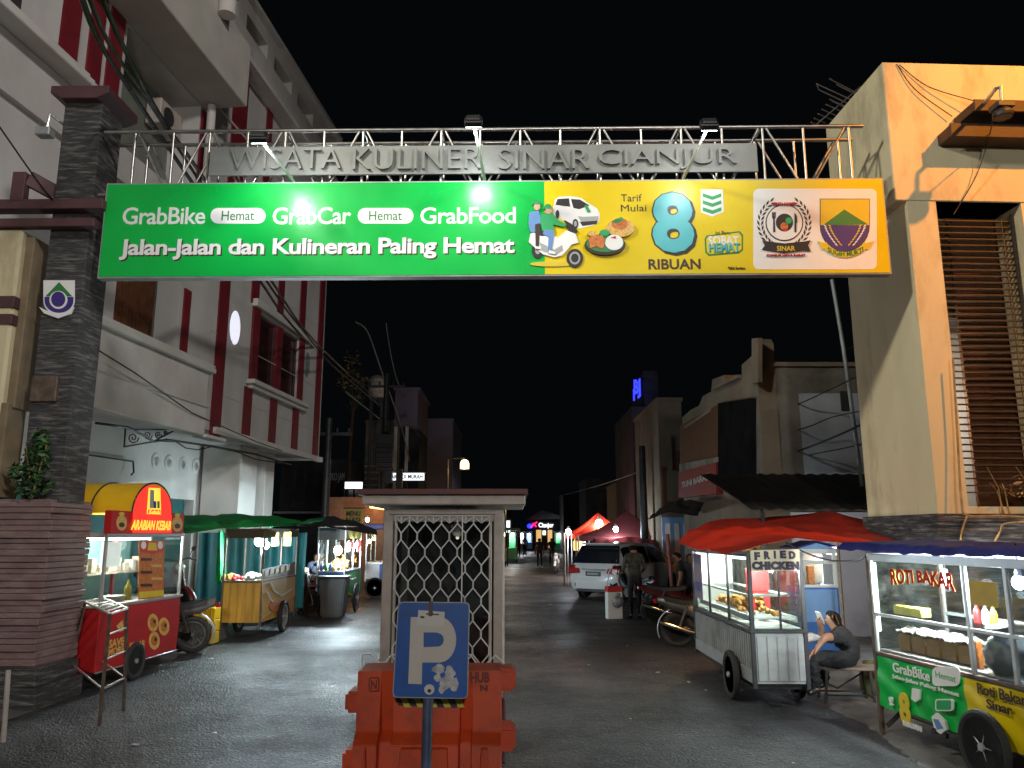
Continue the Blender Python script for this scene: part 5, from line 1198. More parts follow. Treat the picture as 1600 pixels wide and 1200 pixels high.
# --------- generic cart
def cart(name, label, loc, deg, W, L, zb, zc, zt, body, frame, group=None, panes=('front', 'left', 'right'), planks=0):
    t = thing(name, label, 'food cart', loc, deg, group)
    mb = MB(); mb.box(0, W, 0, L, zb, zc)
    if planks:
        for k in range(planks): x = W * k / planks; mb.box(x + .008, x + W / planks - .008, -.012, .0, zb, zc - .01)
        n = int(L / W * planks)
        for k in range(n): y = L * k / n; mb.box(W, W + .012, y + .008, y + L / n - .008, zb, zc - .01); mb.box(-.012, 0, y + .008, y + L / n - .008, zb, zc - .01)
    mb.build('body', M[body], t, bevel=.004)
    mb = MB(); posts(mb, [(.0, .0), (W, 0), (0, L), (W, L)], zb - .08, zt); posts(mb, [(0, L / 2), (W, L / 2)], zc, zt, .028)
    for z in (zc, zt):
        mb.box(-.02, W + .02, -.02, .02, z, z + .03); mb.box(-.02, W + .02, L - .02, L + .02, z, z + .03); mb.box(-.02, .02, .02, L - .02, z, z + .03); mb.box(W - .02, W + .02, .02, L - .02, z, z + .03)
    mb.build('frame', M[frame], t, bevel=.003)
    mb = MB(); mb.box(.02, W - .02, .02, L - .02, zc + .002, zc + .014); mb.build('counter', M['alu'], t)
    g_ = MB()
    if 'front' in panes: g_.box(.02, W - .02, .002, .006, zc + .03, zt)
    if 'left' in panes: g_.box(.002, .006, .02, L - .02, zc + .03, zt)
    if 'right' in panes: g_.box(W - .006, W - .002, .02, L - .02, zc + .03, zt)
    if g_.v: g_.build('glass_pane', M['glass'], t)
    return t
yc = cart('snack_cart', 'yellow boarded snack cart with a printed side sheet under the green tarp', (-5.20, 14.6, 0), 0, .70, 2.2, .30, 1.0, 1.93, 'woody', 'rustm', panes=('front',), planks=5)
YS = Fr((-4.5, 14.6, 0), 90)
p = Pic(YS, -.016, .003)
p.add([(409, 895), (461, 880), (461, 930), (409, 968)], 'printnoodle').add([(409, 890), (461, 878), (460, 897), (411, 905)], 'printbrown')
for k in range(5): p.add([(414 + k * 8, 892 - k * 2), (419 + k * 8, 890 - k * 2), (419 + k * 8, 898 - k * 2), (413 + k * 8, 901 - k * 2)], 'printnoodle')
p.line([(421, 910), (428, 924), (438, 931), (455, 920)], 2.2, 'print').line([(416, 925), (422, 938), (432, 946)], 2, 'print').oval(427, 948, 8, 8, 'printfood')
o = p.build('printed_sheet', yc); o.location = (.70, 0, 0); o.rotation_euler = (0, 0, R(90))
wheel(yc, (.78, 1.2, .30), .30, .09, 'x', 10); wheel(yc, (-.08, 1.2, .30), .30, .09, 'x', 10)
mb = MB(); mb.box(0, .70, 0, .02, 1.78, 1.93); mb.build('roof_board', M['wood'], yc); mb = MB(); mb.box(.70, .72, .02, 2.2, 1.80, 1.93); mb.build('roof_board', M['wood'], yc)
mb = MB(); mb.tube([(.62, .1, 1.0), (.62, .1, 1.85)], .012, 6); mb.build('lamp_pole', M['alu'], yc)
bulb('bulb', P(405, 845, 14.75), .085, 'brighter left one of two white bulbs over the yellow cart', power=190, group='white bulbs over the yellow cart')
bulb('bulb', P(416, 852, 14.9), .06, 'smaller right one of two white bulbs over the yellow cart', power=90, group='white bulbs over the yellow cart')
mb = MB(); a = P(378, 834, 15.6); mb.cyl(a, a + Vector((.55, 0, 0)), .018); tag(mb.build('tube_lamp', M['tubew']), 'white tube lamp above the bulbs of the yellow cart', 'lamp')
for px, lab in ((430, 'left one of two small yellow paper signs hanging over the yellow cart'), (449, 'right one of two small yellow paper signs hanging over the yellow cart')):
    a = P(px, 842, 15.2); mb = MB(); mb.grid(lambda u, v: (a.x - .07 + .14 * u, a.y + .01 * math.sin(v * 5), a.z - .13 + .26 * v), 4, 6); mb.box(a.x - .03, a.x + .03, a.y - .004, a.y - .002, a.z - .03, a.z + .05)
    tag(mb.build('paper_sign', M['lemon']), lab, 'sign')
# food on the yellow cart
rnd = random.Random(5)
for px, py, m, rr, lab in ((357, 905, 'fried', .06, 'orange fried snack heap at the left of the yellow cart counter'), (372, 896, 'printred', .05, 'red packets lying on the yellow cart counter'), (388, 897, 'print', .06, 'white and red cup on the yellow cart counter'), (397, 893, 'breadtop', .075, 'clear bag of pale snacks on the yellow cart counter')):
    a = P(px, py, 14.8); mb = MB()
    for k in range(7): mb.ball((a.x + rnd.uniform(-.09, .09), 14.85 + rnd.uniform(-.08, .08), 1.02 + rr * rnd.uniform(.6, 1.5)), rr * rnd.uniform(.6, 1), 8, 6, jit=.15)
    tag(mb.build('snack_heap', M[m], smooth=60), lab, 'food')
a = P(338, 905, 14.2)
for k in range(3):
    mb = MB(); mb.box(-.2, .2, -.15, .15, 0, .19); [mb.box(-.19 + j * .08, -.16 + j * .08, -.165, -.15, .02, .17) for j in range(5)]
    o = mb.build('plastic_crate', M['cartyellow'], bevel=.008); o.location = (a.x - .1, 14.1, .28 + k * .2 - .26)
    tag(o, ('lowest', 'middle', 'topmost')[k] + ' yellow plastic crate of the stack left of the yellow cart', 'crate', 'yellow plastic crates')
# --------- blue cart
bc = cart('snack_cart', 'blue snack cart with a green printed side and bright bulbs, next to the grey bin', (-4.58, 19.0, 0), 0, .64, 1.9, .35, .98, 2.02, 'blue', 'alu', planks=0)
BS = Fr((-3.94, 19.0, 0), 90); p = Pic(BS, -.012, .003)
p.add([(540, 896), (566, 890), (565, 925), (540, 934)], 'printdkgreen').line([(545, 900), (549, 906), (556, 902)], 2, 'print').line([(541, 925), (550, 930), (556, 926)], 2, 'printgold'); o = p.build('printed_sheet', bc); o.location = (.64, 0, 0); o.rotation_euler = (0, 0, R(90))
wheel(bc, (.76, .9, .34), .34, .05, 'x', 12)
mb = MB(); mb.box(.0, .64, .0, .02, 1.72, 2.0); mb.build('name_board', M['printgrey'], bc); mb = MB(); mb.box(.64, .66, .03, 1.8, 1.75, 1.98); mb.build('name_board', M['lemon'], bc)
bulb('bulb', P(528, 860, 19.3), .10, 'brightest white bulb hanging in the blue cart', power=300, group='bulbs in the blue cart'); bulb('bulb', P(545, 853, 19.6), .07, 'white bulb at the middle of the blue cart', power=180, group='bulbs in the blue cart'); bulb('bulb', P(558, 852, 19.9), .06, 'smallest white bulb at the right end of the blue cart', power=80, group='bulbs in the blue cart')
mb = MB()
for k in range(60):
    f_ = rnd.random(); q = Vector((-4.5 + .5 * rnd.random(), 19.1 + 1.6 * f_, 1.02 + rnd.random() * (.08 + .22 * f_))); mb.ball(q, rnd.uniform(.035, .06), 7, 5, jit=.2)
tag(mb.build('fried_food', M['fried'], smooth=60), 'golden fried food heaped on the blue cart counter', 'food')
for k, (px, m) in enumerate(((503, 'printnavy'), (510, 'printdkgreen'), (517, 'blue'))): bottle((P(px, 885, 19.15).x, 19.12, .99), m, ('dark', 'green', 'blue')[k] + ' bottle on the blue cart counter', 1.0)
for px, py in ((550, 850), (560, 856), (562, 848)):
    a = P(px, py, 19.5); mb = MB(); mb.box(a.x - .04, a.x + .04, a.y, a.y + .02, a.z - .1, a.z + .06); tag(mb.build('red_packet', M['printred'], bevel=.01), 'red packet hanging at the right end of the blue cart', 'packet', 'red packets in the blue cart')
# third stall in blue
tc_ = cart('snack_cart', 'blue and white cart half hidden behind the guard booth', (-4.35, 24.0, 0), 0, .9, 1.6, .55, 1.0, 2.0, 'white', 'alu')
mb = MB(); mb.box(.42, .92, -.04, -.002, .40, .98); mb.build('blue_panel', M['blue'], tc_); mb = MB(); mb.box(-.1, 1.0, -.2, 1.7, 2.0, 2.16); mb.build('awning', M['bluetarp'], tc_, bevel=.02); wheel(tc_, (.3, -.05, .3), .3, .06, 'y', 8)
mb = MB(); posts(mb, [(.5, .05), (.8, .05)], 0, .4); mb.build('leg', M['darkm'], tc_)
bulb('bulb', P(577, 846, 24.2), .05, 'orange bulb in the blue and white cart behind the booth', 'bulbwarm', 20, (1, .6, .3))
# --------- bins and bags
def binmb(w, hh, m, label, loc, deg, name='waste_bin'):
    t = thing(name, label, 'bin', loc, deg)
    mb = MB(); mb.prism([(-w * .38, 0), (w * .38, 0), (w * .5, hh), (-w * .5, hh)], -w * .42, w * .42); mb.build('tub', M[m], t, bevel=.03, seg=2)
    mb = MB(); mb.box(-w * .54, w * .54, -w * .48, w * .48, hh, hh + .05); mb.build('lid', M[m], t, bevel=.02); return t
M['bin'] = mat('grey_green_bin', (.07, .08, .085), .55, var=.2, scale=3, bump=.2)
q = G(517, 965); binmb(.62, .86, 'bin', 'tall dark grey wheeled bin in front of the blue cart', (q.x, q.y + .25, 0), 0)
q = G(478, 957); binmb(.36, .52, 'teal', 'small teal bucket bin between the yellow cart and the grey bin', (q.x, q.y + .2, 0), 0)
def bag(px, py, Y, r, m, label):
    a = P(px, py, Y); mb = MB(); mb.ball((0, 0, 0), (r, r * .8, r * 1.05), 14, 10, jit=.12); mb.cyl((0, 0, r * .9), (.02, 0, r * 1.5), r * .2, r * .5, 8); o = mb.build('plastic_bag', M[m], smooth=60); o.location = a; return tag(o, label, 'bag')
bag(472, 925, 19.0, .17, 'print', 'white plastic bag on the teal bucket bin'); bag(487, 921, 19.4, .15, 'printred', 'red plastic bag beside the white bag, behind the grey bin')
mb = MB(); a = P(462, 899, 18.8); b = P(500, 899, 18.8); mb.box(a.x, b.x, 18.7, 19.2, a.z - .05, a.z); mb.box(a.x, b.x, 18.7, 19.2, a.z - .25, a.z - .22); posts(mb, [(a.x + .03, 18.75), (b.x - .03, 18.75), (a.x + .03, 19.15), (b.x - .03, 19.15)], 0, a.z - .05); tag(mb.build('side_table', M['bench'], bevel=.005), 'low wooden side table between the yellow cart and the blue cart', 'table')
motorbike('dark motorbike half hidden between the yellow cart and the teal bucket', (-4.9, 18.0, 0), 60, 'bikeblack')
# vendor leaning on the table
J = stand()
J.update(pelvis=(0, -.1, .62), spine=(0, -.02, .80), chest=(0, .12, .97), neck=(0, .24, 1.07), head=(.02, .33, 1.13), crown=(.02, .37, 1.20), shR=(.17, .16, 1.02), shL=(-.17, .16, 1.02), elR=(.22, .36, .94), elL=(-.2, .40, .94), wrR=(.05, .5, .95), wrL=(-.02, .5, .95), paR=(-.02, .53, .96), paL=(.05, .53, .96),
         hipR=(.09, -.1, .58), hipL=(-.09, -.1, .58), knR=(.12, .28, .5), knL=(-.12, .28, .5), anR=(.12, .25, .09), anL=(-.12, .25, .09), toR=(.12, .4, .04), toL=(-.12, .4, .04))
person('seated person in a pale pink shirt leaning on the side table behind the yellow cart', J, (P(474, 900, 19.6).x, 19.6, 0), 165, 'pink', 'pants', sleeve='short', face=(.1, 1, -.3))
person('person with dark hair in dark clothes standing by the blue cart post', stand(), (P(493, 890, 20.0).x, 20.1, -.25), 200, 'navy', 'pants', hair='long')
# ================================================================== RIGHT: FRIED CHICKEN CART
FCO = (2.61, 8.9, 0); FW = .57; FL = 2.7
fc = thing('chicken_cart', 'grey zinc fried chicken cart with lit glass case under the red tarp', 'food cart', FCO, 0)
mb = MB(); mb.box(0, FW, 0, FL, .27, .80)
for k in range(30): y = .04 + k * FL / 30; mb.box(-.012, 0, y, y + .035, .42, .79)
for k in range(5): x = .04 + k * .11; mb.box(x, x + .095, -.01, 0, .3, .76)
mb.box(-.02, 0, -.01, FL, .27, .41); mb.build('body', M['zinc'], fc, bevel=.004)
mb = MB(); posts(mb, [(.0, .0), (FW, 0), (0, FL), (FW, FL)], .22, 1.66, .045); posts(mb, [(0, FL * .68), (0, FL * .34)], .82, 1.64, .025); posts(mb, [(FW * .55, 0)], .82, 1.64, .022)
for z, w in ((.80, .035), (1.62, .04)):
    mb.box(-.03, FW + .03, -.03, .02, z, z + w); mb.box(-.03, FW + .03, FL - .02, FL + .03, z, z + w); mb.box(-.03, .02, .02, FL - .02, z, z + w); mb.box(FW - .02, FW + .03, .02, FL - .02, z, z + w)
mb.build('frame', M['darkm'], fc, bevel=.003)
mb = MB(); mb.box(.002, .006, .03, FL - .03, .84, 1.62); mb.box(.03, FW - .03, .002, .006, .84, 1.62); mb.box(FW - .006, FW - .002, .03, FL - .03, .84, 1.62); mb.build('glass_pane', M['glass'], fc)
mb = MB(); mb.box(.03, FW - .03, .05, FL - .05, 1.60, 1.62); mb.box(.03, FW - .03, FL - .04, FL - .03, .84, 1.6); mb.build('lining', M['white'], fc)
mb = MB(); mb.box(.05, FW - .05, .3, FL - .1, 1.17, 1.18); mb.build('glass_shelf', M['glass'], fc); mb = MB(); mb.box(.04, .06, .3, FL - .1, 1.16, 1.185); mb.box(FW - .06, FW - .04, .3, FL - .1, 1.16, 1.185); mb.box(.05, FW - .05, .29, .31, 1.16, 1.185); mb.build('shelf_edge', M['white'], fc)
mb = MB(); mb.box(FW * .45, FW - .04, 1.0, 1.05, .84, 1.45); mb.build('red_panel', M['printred'], fc)
mb = MB()
for k in range(34): y = .1 + k * .072; mb.box(.05, FW - .05, y, y + .018, .93, .945)
mb.box(.04, .06, .08, FL - .1, .90, .96); mb.box(FW - .06, FW - .04, .08, FL - .1, .90, .96); mb.build('wire_rack', M['white'], fc)
mb = MB(); mb.box(.03, FW - .03, .03, FL - .03, .838, .85); mb.build('tray_floor', M['white'], fc)
FS = Fr(FCO, 0); p = Pic(FS, -.036, .002)
M['pale'] = mat('pale_yellow_board', (.66, .6, .40), .6, var=.06); M['purple'] = mat('purple_letters', (.022, .006, .04), .6)
p.add([(1172, 860), (1249, 858), (1250, 891), (1174, 893)], 'pale')
for ch, x0, x1, y0, y1 in (('F', 1178, 1188, 862.5, 875.5), ('R', 1193, 1204, 861, 874), ('I', 1208.5, 1212.5, 860.5, 873), ('E', 1218, 1228.5, 860, 872.5), ('D', 1232, 1243, 861, 873.5)): p.word(ch, x0, x1, y0, y1, 'purple', bold=.075)
p.word('CHICKEN', 1174.5, 1249, 877, 890.5, 'purple', bold=.075, space=1.12); p.build('name_board', fc)
LS = Fr((2.61, 8.9, 0), 90); p = Pic(LS, .02, .002)
M_mirror = None
mb = MB(); mb.box(-.010, -.006, FL - .52, FL - .04, .98, 1.58); mb.build('poster', M['purplewall'], fc)
mb = MB(); mb.box(-.014, -.010, FL - .48, FL - .08, 1.08, 1.2); mb.box(-.014, -.010, FL - .48, FL - .08, 1.46, 1.55); mb.build('poster_print', M['printnavy'], fc)
wheel(fc, (-.09, .62, .27), .27, .075, 'x', 10); wheel(fc, (FW + .09, .62, .27), .27, .075, 'x', 10)
mb = MB(); mb.bar((.1, .62, .27), (FW - .1, .62, .27), .04); mb.box(.04, FW - .04, .1, FL - .1, .2, .27); mb.build('chassis', M['darkm'], fc)
mb = MB(); mb.cyl((.12, .25, 1.575), (.12, 1.7, 1.575), .014); mb.build('tube_lamp', M['tubew'], fc)
lamp(fc, (.26, .7, 1.5), 75, (.95, 1, .97), .1); lamp(fc, (.26, 2.0, 1.45), 110, (1, .98, .9), .1)
rnd = random.Random(11); cc = Vector(FCO)
def chicken(pos, s, label):
    mb = MB(); 
    for k in range(7): mb.ball((rnd.uniform(-.7, .7) * s, rnd.uniform(-.5, .5) * s, rnd.uniform(-.25, .35) * s), s * rnd.uniform(.3, .5), 9, 7, jit=.22)
    o = mb.build('fried_chicken', M['fried'], smooth=70); o.location = pos; o.rotation_euler = (rnd.uniform(-.5, .5), rnd.uniform(-.5, .5), rnd.uniform(0, 6)); return tag(o, label, 'food', 'fried chicken pieces in the glass case')
for k in range(34):
    fy = rnd.random(); top = k % 3; near = fy < .45
    chicken(cc + Vector((.13 + .30 * rnd.random(), .35 + 1.9 * fy, .975 + (.07 * top * (1 if near else .3)))), rnd.uniform(.05, .07), 'golden fried chicken piece piled on the white wire rack')
cloth2([(1134, 866, 8.5), (1190, 851, 8.6), (1245, 840, 8.8), (1285, 845, 9.0), (1362, 851, 9.2), (1400, 855, 9.2)], [(1061, 846, 11.3), (1078, 826, 11.9), (1110, 815, 12.1), (1200, 808, 12.1), (1305, 801, 11.6), (1400, 822, 11.6)], 110, 56, 'tarp_canopy', 'redtarp', 'large wrinkled red tarp canopy over the fried chicken cart', .014, sag=.03, crease=.04)
mb = MB(); a = P(1305, 803, 11.6); mb.tube([(a.x, a.y, 0), (a.x, a.y, a.z + .02)], .025, 8); tag(mb.build('tarp_pole', M['bench'], smooth=40), 'wooden pole lifting the peak of the red tarp', 'pole')
a = P(1090, 847, 12.2); t = thing('tube_lamp', 'glowing orange tube lamp at the left end of the red tarp', 'lamp', a)
mb = MB(); mb.cyl((-.18, 0, 0), (.22, .3, .02), .025); mb.build('glass', M['tubeo'], t); mb = MB(); mb.cyl((-.2, -.01, .04), (.24, .31, .06), .015); mb.build('fitting', M['white'], t); lamp(t, (0, -.05, -.1), 38, (1, .52, .18), .08)
# --------- small blue and white stand behind
bs = thing('snack_stand', 'small blue and white glass fronted stand with a little gable behind the phone user', 'food cart', (0, 0, 0), 0)
a = P(1256, 1000, 12.2); b = P(1316, 1000, 12.2); x0, x1 = a.x, b.x; zc_ = P(1290, 918, 12.2).z; zt_ = P(1290, 862, 12.2).z; z2 = P(1290, 874, 12.2).z
bs.location = (x0, 12.2, 0); w = x1 - x0
mb = MB(); mb.box(0, w, 0, .6, .05, zc_); mb.build('body', M['blue'], bs, bevel=.006); mb = MB(); mb.box(.03, w - .03, -.012, -.002, zc_ - .5, zc_ - .03); mb.build('front_panel', M['lblue'], bs)
mb = MB()
for x in (0, w - .05): mb.box(x, x + .05, 0, .05, zc_, zt_); mb.box(x, x + .05, .55, .6, zc_, zt_)
mb.box(0, w, -.012, .05, zc_, zc_ + .04); mb.box(.05, w - .05, 0, .04, z2 - .07, z2 - .02); mb.box(0, w, -.01, .04, zt_ - .03, zt_ + .04); mb.build('frame', M['white'], bs, bevel=.004)
mb = MB(); mb.prism([(-.02, zt_ + .04), (w + .02, zt_ + .04), (w / 2, zt_ + .13)], -.03, .62); mb.build('gable', M['lblue'], bs); mb = MB(); mb.bar((-.06, .3, zt_ + .05), (w / 2, .3, zt_ + .15), .75, .02, up=(0, 0, 1)); mb.bar((w + .14, .3, zt_ + .04), (w / 2, .3, zt_ + .155), .75, .02); mb.build('roof', M['bluetarp'], bs)
mb = MB(); mb.box(.05, w - .05, .02, .024, zc_ + .04, z2 - .07); mb.build('glass_pane', M['glass'], bs)
mb = MB(); mb.box(.03, w - .03, .5, .52, zc_ + .04, zt_ - .03); mb.build('back_board', M['beige'], bs)
mb = MB(); mb.cyl((w + .07, .08, zt_ - .04), (w + .07, .5, zt_ - .04), .012); mb.build('tube_lamp', M['tubew'], bs); lamp(bs, (w + .1, .25, zt_ - .08), 60, (.9, .95, 1), .05)  # tube and light added to brighten the wall beside the stand
mb = MB(); mb.box(.25, .34, .3, .4, zc_, zc_ + .3); mb.build('brown_jar', M['printfood'], bs)
# --------- person with the phone on the bench
sx, sy = 3.68, 9.32
bench = thing('bench', 'low wooden topped bench with thin metal legs under the seated phone user', 'bench', (3.78, 9.32, 0), -4)
mb = MB(); mb.box(-.30, .36, -.16, .16, .365, .395); mb.build('seat', M['bench'], bench, bevel=.006)
for x in (-.27, .20):
    for y in (-.13, .13):
        m_ = MB(); m_.bar((x, y, .365), (x + (.03 if x > 0 else -.03), y, 0), .026); m_.build('leg', M['darkm'], bench)
mb = MB(); mb.bar((-.28, -.13, .1), (.21, -.13, .1), .018); mb.bar((-.28, .13, .1), (.21, .13, .1), .018); mb.bar((.21, -.13, .08), (.21, .13, .08), .018); mb.build('stretcher', M['darkm'], bench)
def W_(px, py, Y): q = P(px, py, Y); return (q.x - sx, q.y - sy, q.z)
J = dict(pelvis=W_(1333, 1029, 9.34), spine=W_(1334, 1012, 9.35), chest=W_(1322, 995, 9.36), neck=W_(1308, 984, 9.40), head=W_(1302, 969, 9.44), crown=W_(1306, 957, 9.45),
         shL=W_(1312, 995, 9.17), elL=W_(1288, 996, 9.05), wrL=W_(1277, 1013, 9.05), paL=W_(1270, 1020, 9.06), shR=W_(1306, 992, 9.55), elR=W_(1284, 1002, 9.62), wrR=W_(1283, 983, 9.56), paR=W_(1281, 975, 9.54),
         hipL=W_(1325, 1034, 9.24), knL=W_(1270, 1028, 9.10), anL=W_(1276, 1078, 9.10), toL=W_(1262, 1084, 9.06), hipR=W_(1327, 1033, 9.44), knR=W_(1276, 1024, 9.55), anR=W_(1292, 1066, 9.55), toR=W_(1278, 1073, 9.55))
# straighten the torso length towards the viewer-free direction
pm = person('person in a charcoal t-shirt sitting hunched on the low bench looking at a phone', J, (sx, sy, 0), 0, 'tee', 'pants', face=(-1, .42, -.10), folds=True)
ph = thing('phone', 'white lit phone held up by the seated person', 'phone', P(1281, 965, 9.52)); ph.rotation_euler = (R(8), R(-28), R(20))
mb = MB(); mb.box(-.006, .006, -.04, .04, -.08, .08); mb.build('case', M['white'], ph, bevel=.004); mb = MB(); mb.box(.0062, .0068, -.036, .036, -.074, .074); mb.build('screen', M['phone'], ph)
# small shelf beside the person
mb = MB(); a = P(1262, 994, 9.6); mb.box(a.x - .02, a.x + .18, 9.55, 9.95, a.z - .06, a.z); tag(mb.build('cart_tray', M['white'], bevel=.006), 'small white tray shelf at the right end of the fried chicken cart', 'tray')
gc = thing('gas_bottle', 'squat green gas bottle standing behind the low bench', 'gas bottle', (4.18, 9.62, 0))
mb = MB(); mb.lathe([(.10, 0), (.105, .03), (.13, .06), (.138, .12), (.138, .24), (.12, .30), (.05, .335), (.0, .34)], n=22); mb.build('vessel', M['gas'], gc, smooth=50); mb = MB(); mb.lathe([(.085, .31), (.09, .40), (.085, .40), (.08, .31), (.085, .31)], n=18); mb.cyl((0, 0, .33), (0, 0, .39), .02); mb.build('collar', M['gas'], gc, smooth=40)
q = [(4.18, 9.60, .38), (4.0, 9.45, .30), (3.72, 9.5, .12), (3.6, 9.45, .18), (3.5, 9.4, .5)]
mb = MB(); mb.tube([Vector(z) for z in q], .01, 6); tag(mb.build('gas_hose', M['cable'], smooth=60), 'black gas hose looping from the gas bottle under the bench', 'hose')
# ================================================================== TOAST CART
RC = Fr((3.46, 7.83, 0), -81.8); h = RC.hit
rc = thing('toast_cart', 'toast cart with a green and yellow cloth front and bright bulbs at the right edge', 'food cart', RC.o, -81.8)
RL = 2.5; RW = .75
mb = MB(); mb.box(0, RL, .03, RW, .28, .74); mb.build('body', M['zinc'], rc)
def wav(x0, x1, z0, z1, m, name):
    mb = MB(); mb.grid(lambda u, v: (x0 + (x1 - x0) * u, -.012 - .010 * math.sin((x0 + (x1 - x0) * u) * 9 + v * 3) * (1 - abs(2 * v - 1) * .5) - .006 * math.sin(v * 13 + (x0 + (x1 - x0) * u) * 14), z0 + (z1 - z0) * v - .012 * math.sin((x0 + (x1 - x0) * u) * 8) * (1 - v)), 40, 14); return mb.build(name, m, rc, smooth=60)
xm = h(1510, 1080)[0]
wav(.03, xm, .285, .725, M['green'], 'green_cloth'); wav(xm, RL, .285, .725, M['yellow'], 'yellow_cloth')
p = Pic(RC, -.034, .002)
p.word('GrabBike', 1394, 1452, 1034, 1049, 'print', bold=.02).add(rrect(1457, 1500, 1042, 1072, 8), 'print').word('Hemat', 1462, 1494, 1048, 1058, 'printgreen').word('Jalan-Jalan Paling Hemat', 1394, 1496, 1053, 1060, 'print', bold=.02)
p.word('8', 1404, 1424, 1079, 1128, 'printgold', bold=.045).word('RIBUAN', 1412, 1440, 1125, 1133, 'print', bold=.02).add([(1427, 1075), (1440, 1078), (1439, 1093), (1432, 1097), (1426, 1092)], 'print').add(rrect(1464, 1491, 1092, 1111, 4), 'print').add(rrect(1466, 1489, 1094, 1109, 3), 'printgreen')
p.word('!', 1391, 1397, 1088, 1101, 'print', bold=.03).add([(1459, 1120), (1466, 1114), (1480, 1127), (1483, 1140), (1474, 1147), (1464, 1141)], 'print').add([(1462, 1123), (1470, 1124), (1478, 1138), (1468, 1140)], 'printblue').oval(1463, 1142, 4, 5, 'printblack').oval(1479, 1150, 4, 5, 'printblack')
p.build('cloth_print', rc)
p = Pic(RC, -.034, .002); p.word('Roti Bakar', 1526, 1602, 1066, 1083, 'printbrown', bold=.02).word('Sinar', 1541, 1581, 1091, 1106, 'printbrown', bold=.02); p.build('name_lettering', rc)
mb = MB(); posts(mb, [(.0, .0), (0, RW)], .02, 1.66, .04); posts(mb, [(RL, 0), (RL, RW)], .28, 1.66, .04); mb.box(-.02, RL, -.02, .02, .735, .765); mb.box(-.02, .02, .02, RW, .735, .765); mb.box(0, RL, -.01, .01, .27, .285); mb.build('dark_frame', M['rustm'], rc, bevel=.003)
mb = MB(); x5 = h(1512, 950)[0]; x6 = h(1577, 950)[0]
for x in (.035, x5, x6, RL - .1): mb.box(x - .018, x + .018, -.014, .014, .765, 1.62); mb.box(x - .018, x + .018, RW - .02, RW, .765, 1.62)
zs = h(1385, 962)[1]; mb.box(.03, RL, -.012, .012, zs - .015, zs + .015); mb.box(.0, RL, -.02, .03, 1.60, 1.67); mb.box(0, RL, RW - .03, RW, 1.60, 1.67); mb.box(0, .03, .03, RW, 1.60, 1.67); mb.box(.03, RL, RW - .03, RW, zs - .015, zs + .015)
mb.box(.36, .40, RW - .06, RW - .03, zs, 1.6); mb.build('white_frame', M['alu'], rc, bevel=.003)
mb = MB(); mb.box(.06, RL, .0, .004, .77, 1.6); mb.box(.0, .004, .05, RW - .05, .77, 1.6); mb.build('glass_pane', M['glass'], rc)
mb = MB(); mb.box(.02, RL, .03, RW - .02, .77, .785); mb.build('counter', M['alu'], rc); mb = MB(); mb.box(.9, RL, .15, RW - .05, zs, zs + .006); mb.build('glass_shelf', M['glass'], rc)
mb = MB(); mb.box(.045, .06, .02, .035, .95, 1.58); mb.build('tube_lamp', M['tubew'], rc)
p = Pic(RC, -.003, .0015)
def wr(u, w, x, z): return x, z - (.05 * (1 - w) * (1 - 2 * abs(u - .5)) * -.9)
a = h(1391, 888, -.003); b = (h(1493, 920, -.003)[0], h(1391, 914, -.003)[1])
for bo, m, d in ((.05, 'stickgold', .004), (.036, 'stickred', .006)): text_into(p.mb, 'ROTI BAKAR', a[0], b[0], b[1], a[1], -.003 - d, depth=.003, bold=bo, mi=p.idx(m), warp=wr)
p.build('window_lettering', rc)
x0, z1 = h(1514, 907, -.006); x1, z0 = h(1560, 950, -.006); mb = MB(); mb.box(x0, x1, -.009, -.005, z0, z1); mb.build('mustard_sheet', M['mustard'], rc)
lamp(rc, (.6, .16, 1.45), 170, (.95, .98, 1), .05); lamp(rc, (1.35, .16, 1.45), 170, (.95, .98, 1), .05)
bulb('bulb', RC.M @ Vector((h(1478, 905, .30)[0], .30, h(1478, 905, .30)[1])), .045, 'white bulb hanging behind the letters of the toast cart', power=25, cord=.3)
bulb('bulb', RC.M @ Vector((h(1592, 910, .3)[0], .3, h(1592, 910, .3)[1])), .05, 'white bulb at the right edge of the picture in the toast cart', power=25, cord=.3)
def rbox(px0, px1, py0, py1, y, dy, m, name, label, cat, bev=.02, group=None):
    x0, z1 = h(px0, py0, y); x1, z0 = h(px1, py1, y)
    mb = MB(); mb.box(x0, x1, 0, dy, z0, z1); o = mb.build(name, M[m], bevel=bev, seg=3, smooth=50); o.location = RC.M @ Vector((0, y, 0)); o.rotation_euler = (0, 0, RC.a); return tag(o, label, cat, group)
n = 5; x0 = h(1402, 1000, .12)[0]; x1 = h(1520, 1000, .12)[0]
for k in range(n):
    xa = x0 + (x1 - x0) * k / n; xb = x0 + (x1 - x0) * (k + 1) / n - .004
    t = thing('bread_loaf', ('first brown loaf from the left in the toast cart glass', 'second brown loaf from the left in the toast cart glass', 'middle brown loaf of the row in the toast cart glass', 'fourth brown loaf from the left in the toast cart glass', 'last brown loaf of the row, next to the inner white post')[k], 'bread', RC.M @ Vector((xa, .12, .786)), -81.8, 'bread loaves in the toast cart')
    mb = MB(); mb.box(0, xb - xa, 0, .16, 0, .17); mb.build('loaf', M['bread'], t, bevel=.018, seg=3, smooth=50); mb = MB(); mb.grid(lambda u, v: ((xb - xa) * u, -.01 + .18 * v, .172 + .045 * math.sin(3.14 * u) * math.sin(3.14 * v) + random.uniform(0, .03)), 8, 8, th=.01); mb.build('wrapper', M['breadtop'], t, smooth=50)
rbox(1395, 1440, 945, 966, .14, .1, 'lemon', 'yellow_box', 'yellow box on the upper rail of the toast cart', 'box', .006)
rbox(1518, 1530, 1000, 1046, .1, .05, 'printfood', 'tall_packet', 'tall orange and white packet right of the bread loaves', 'packet', .006)
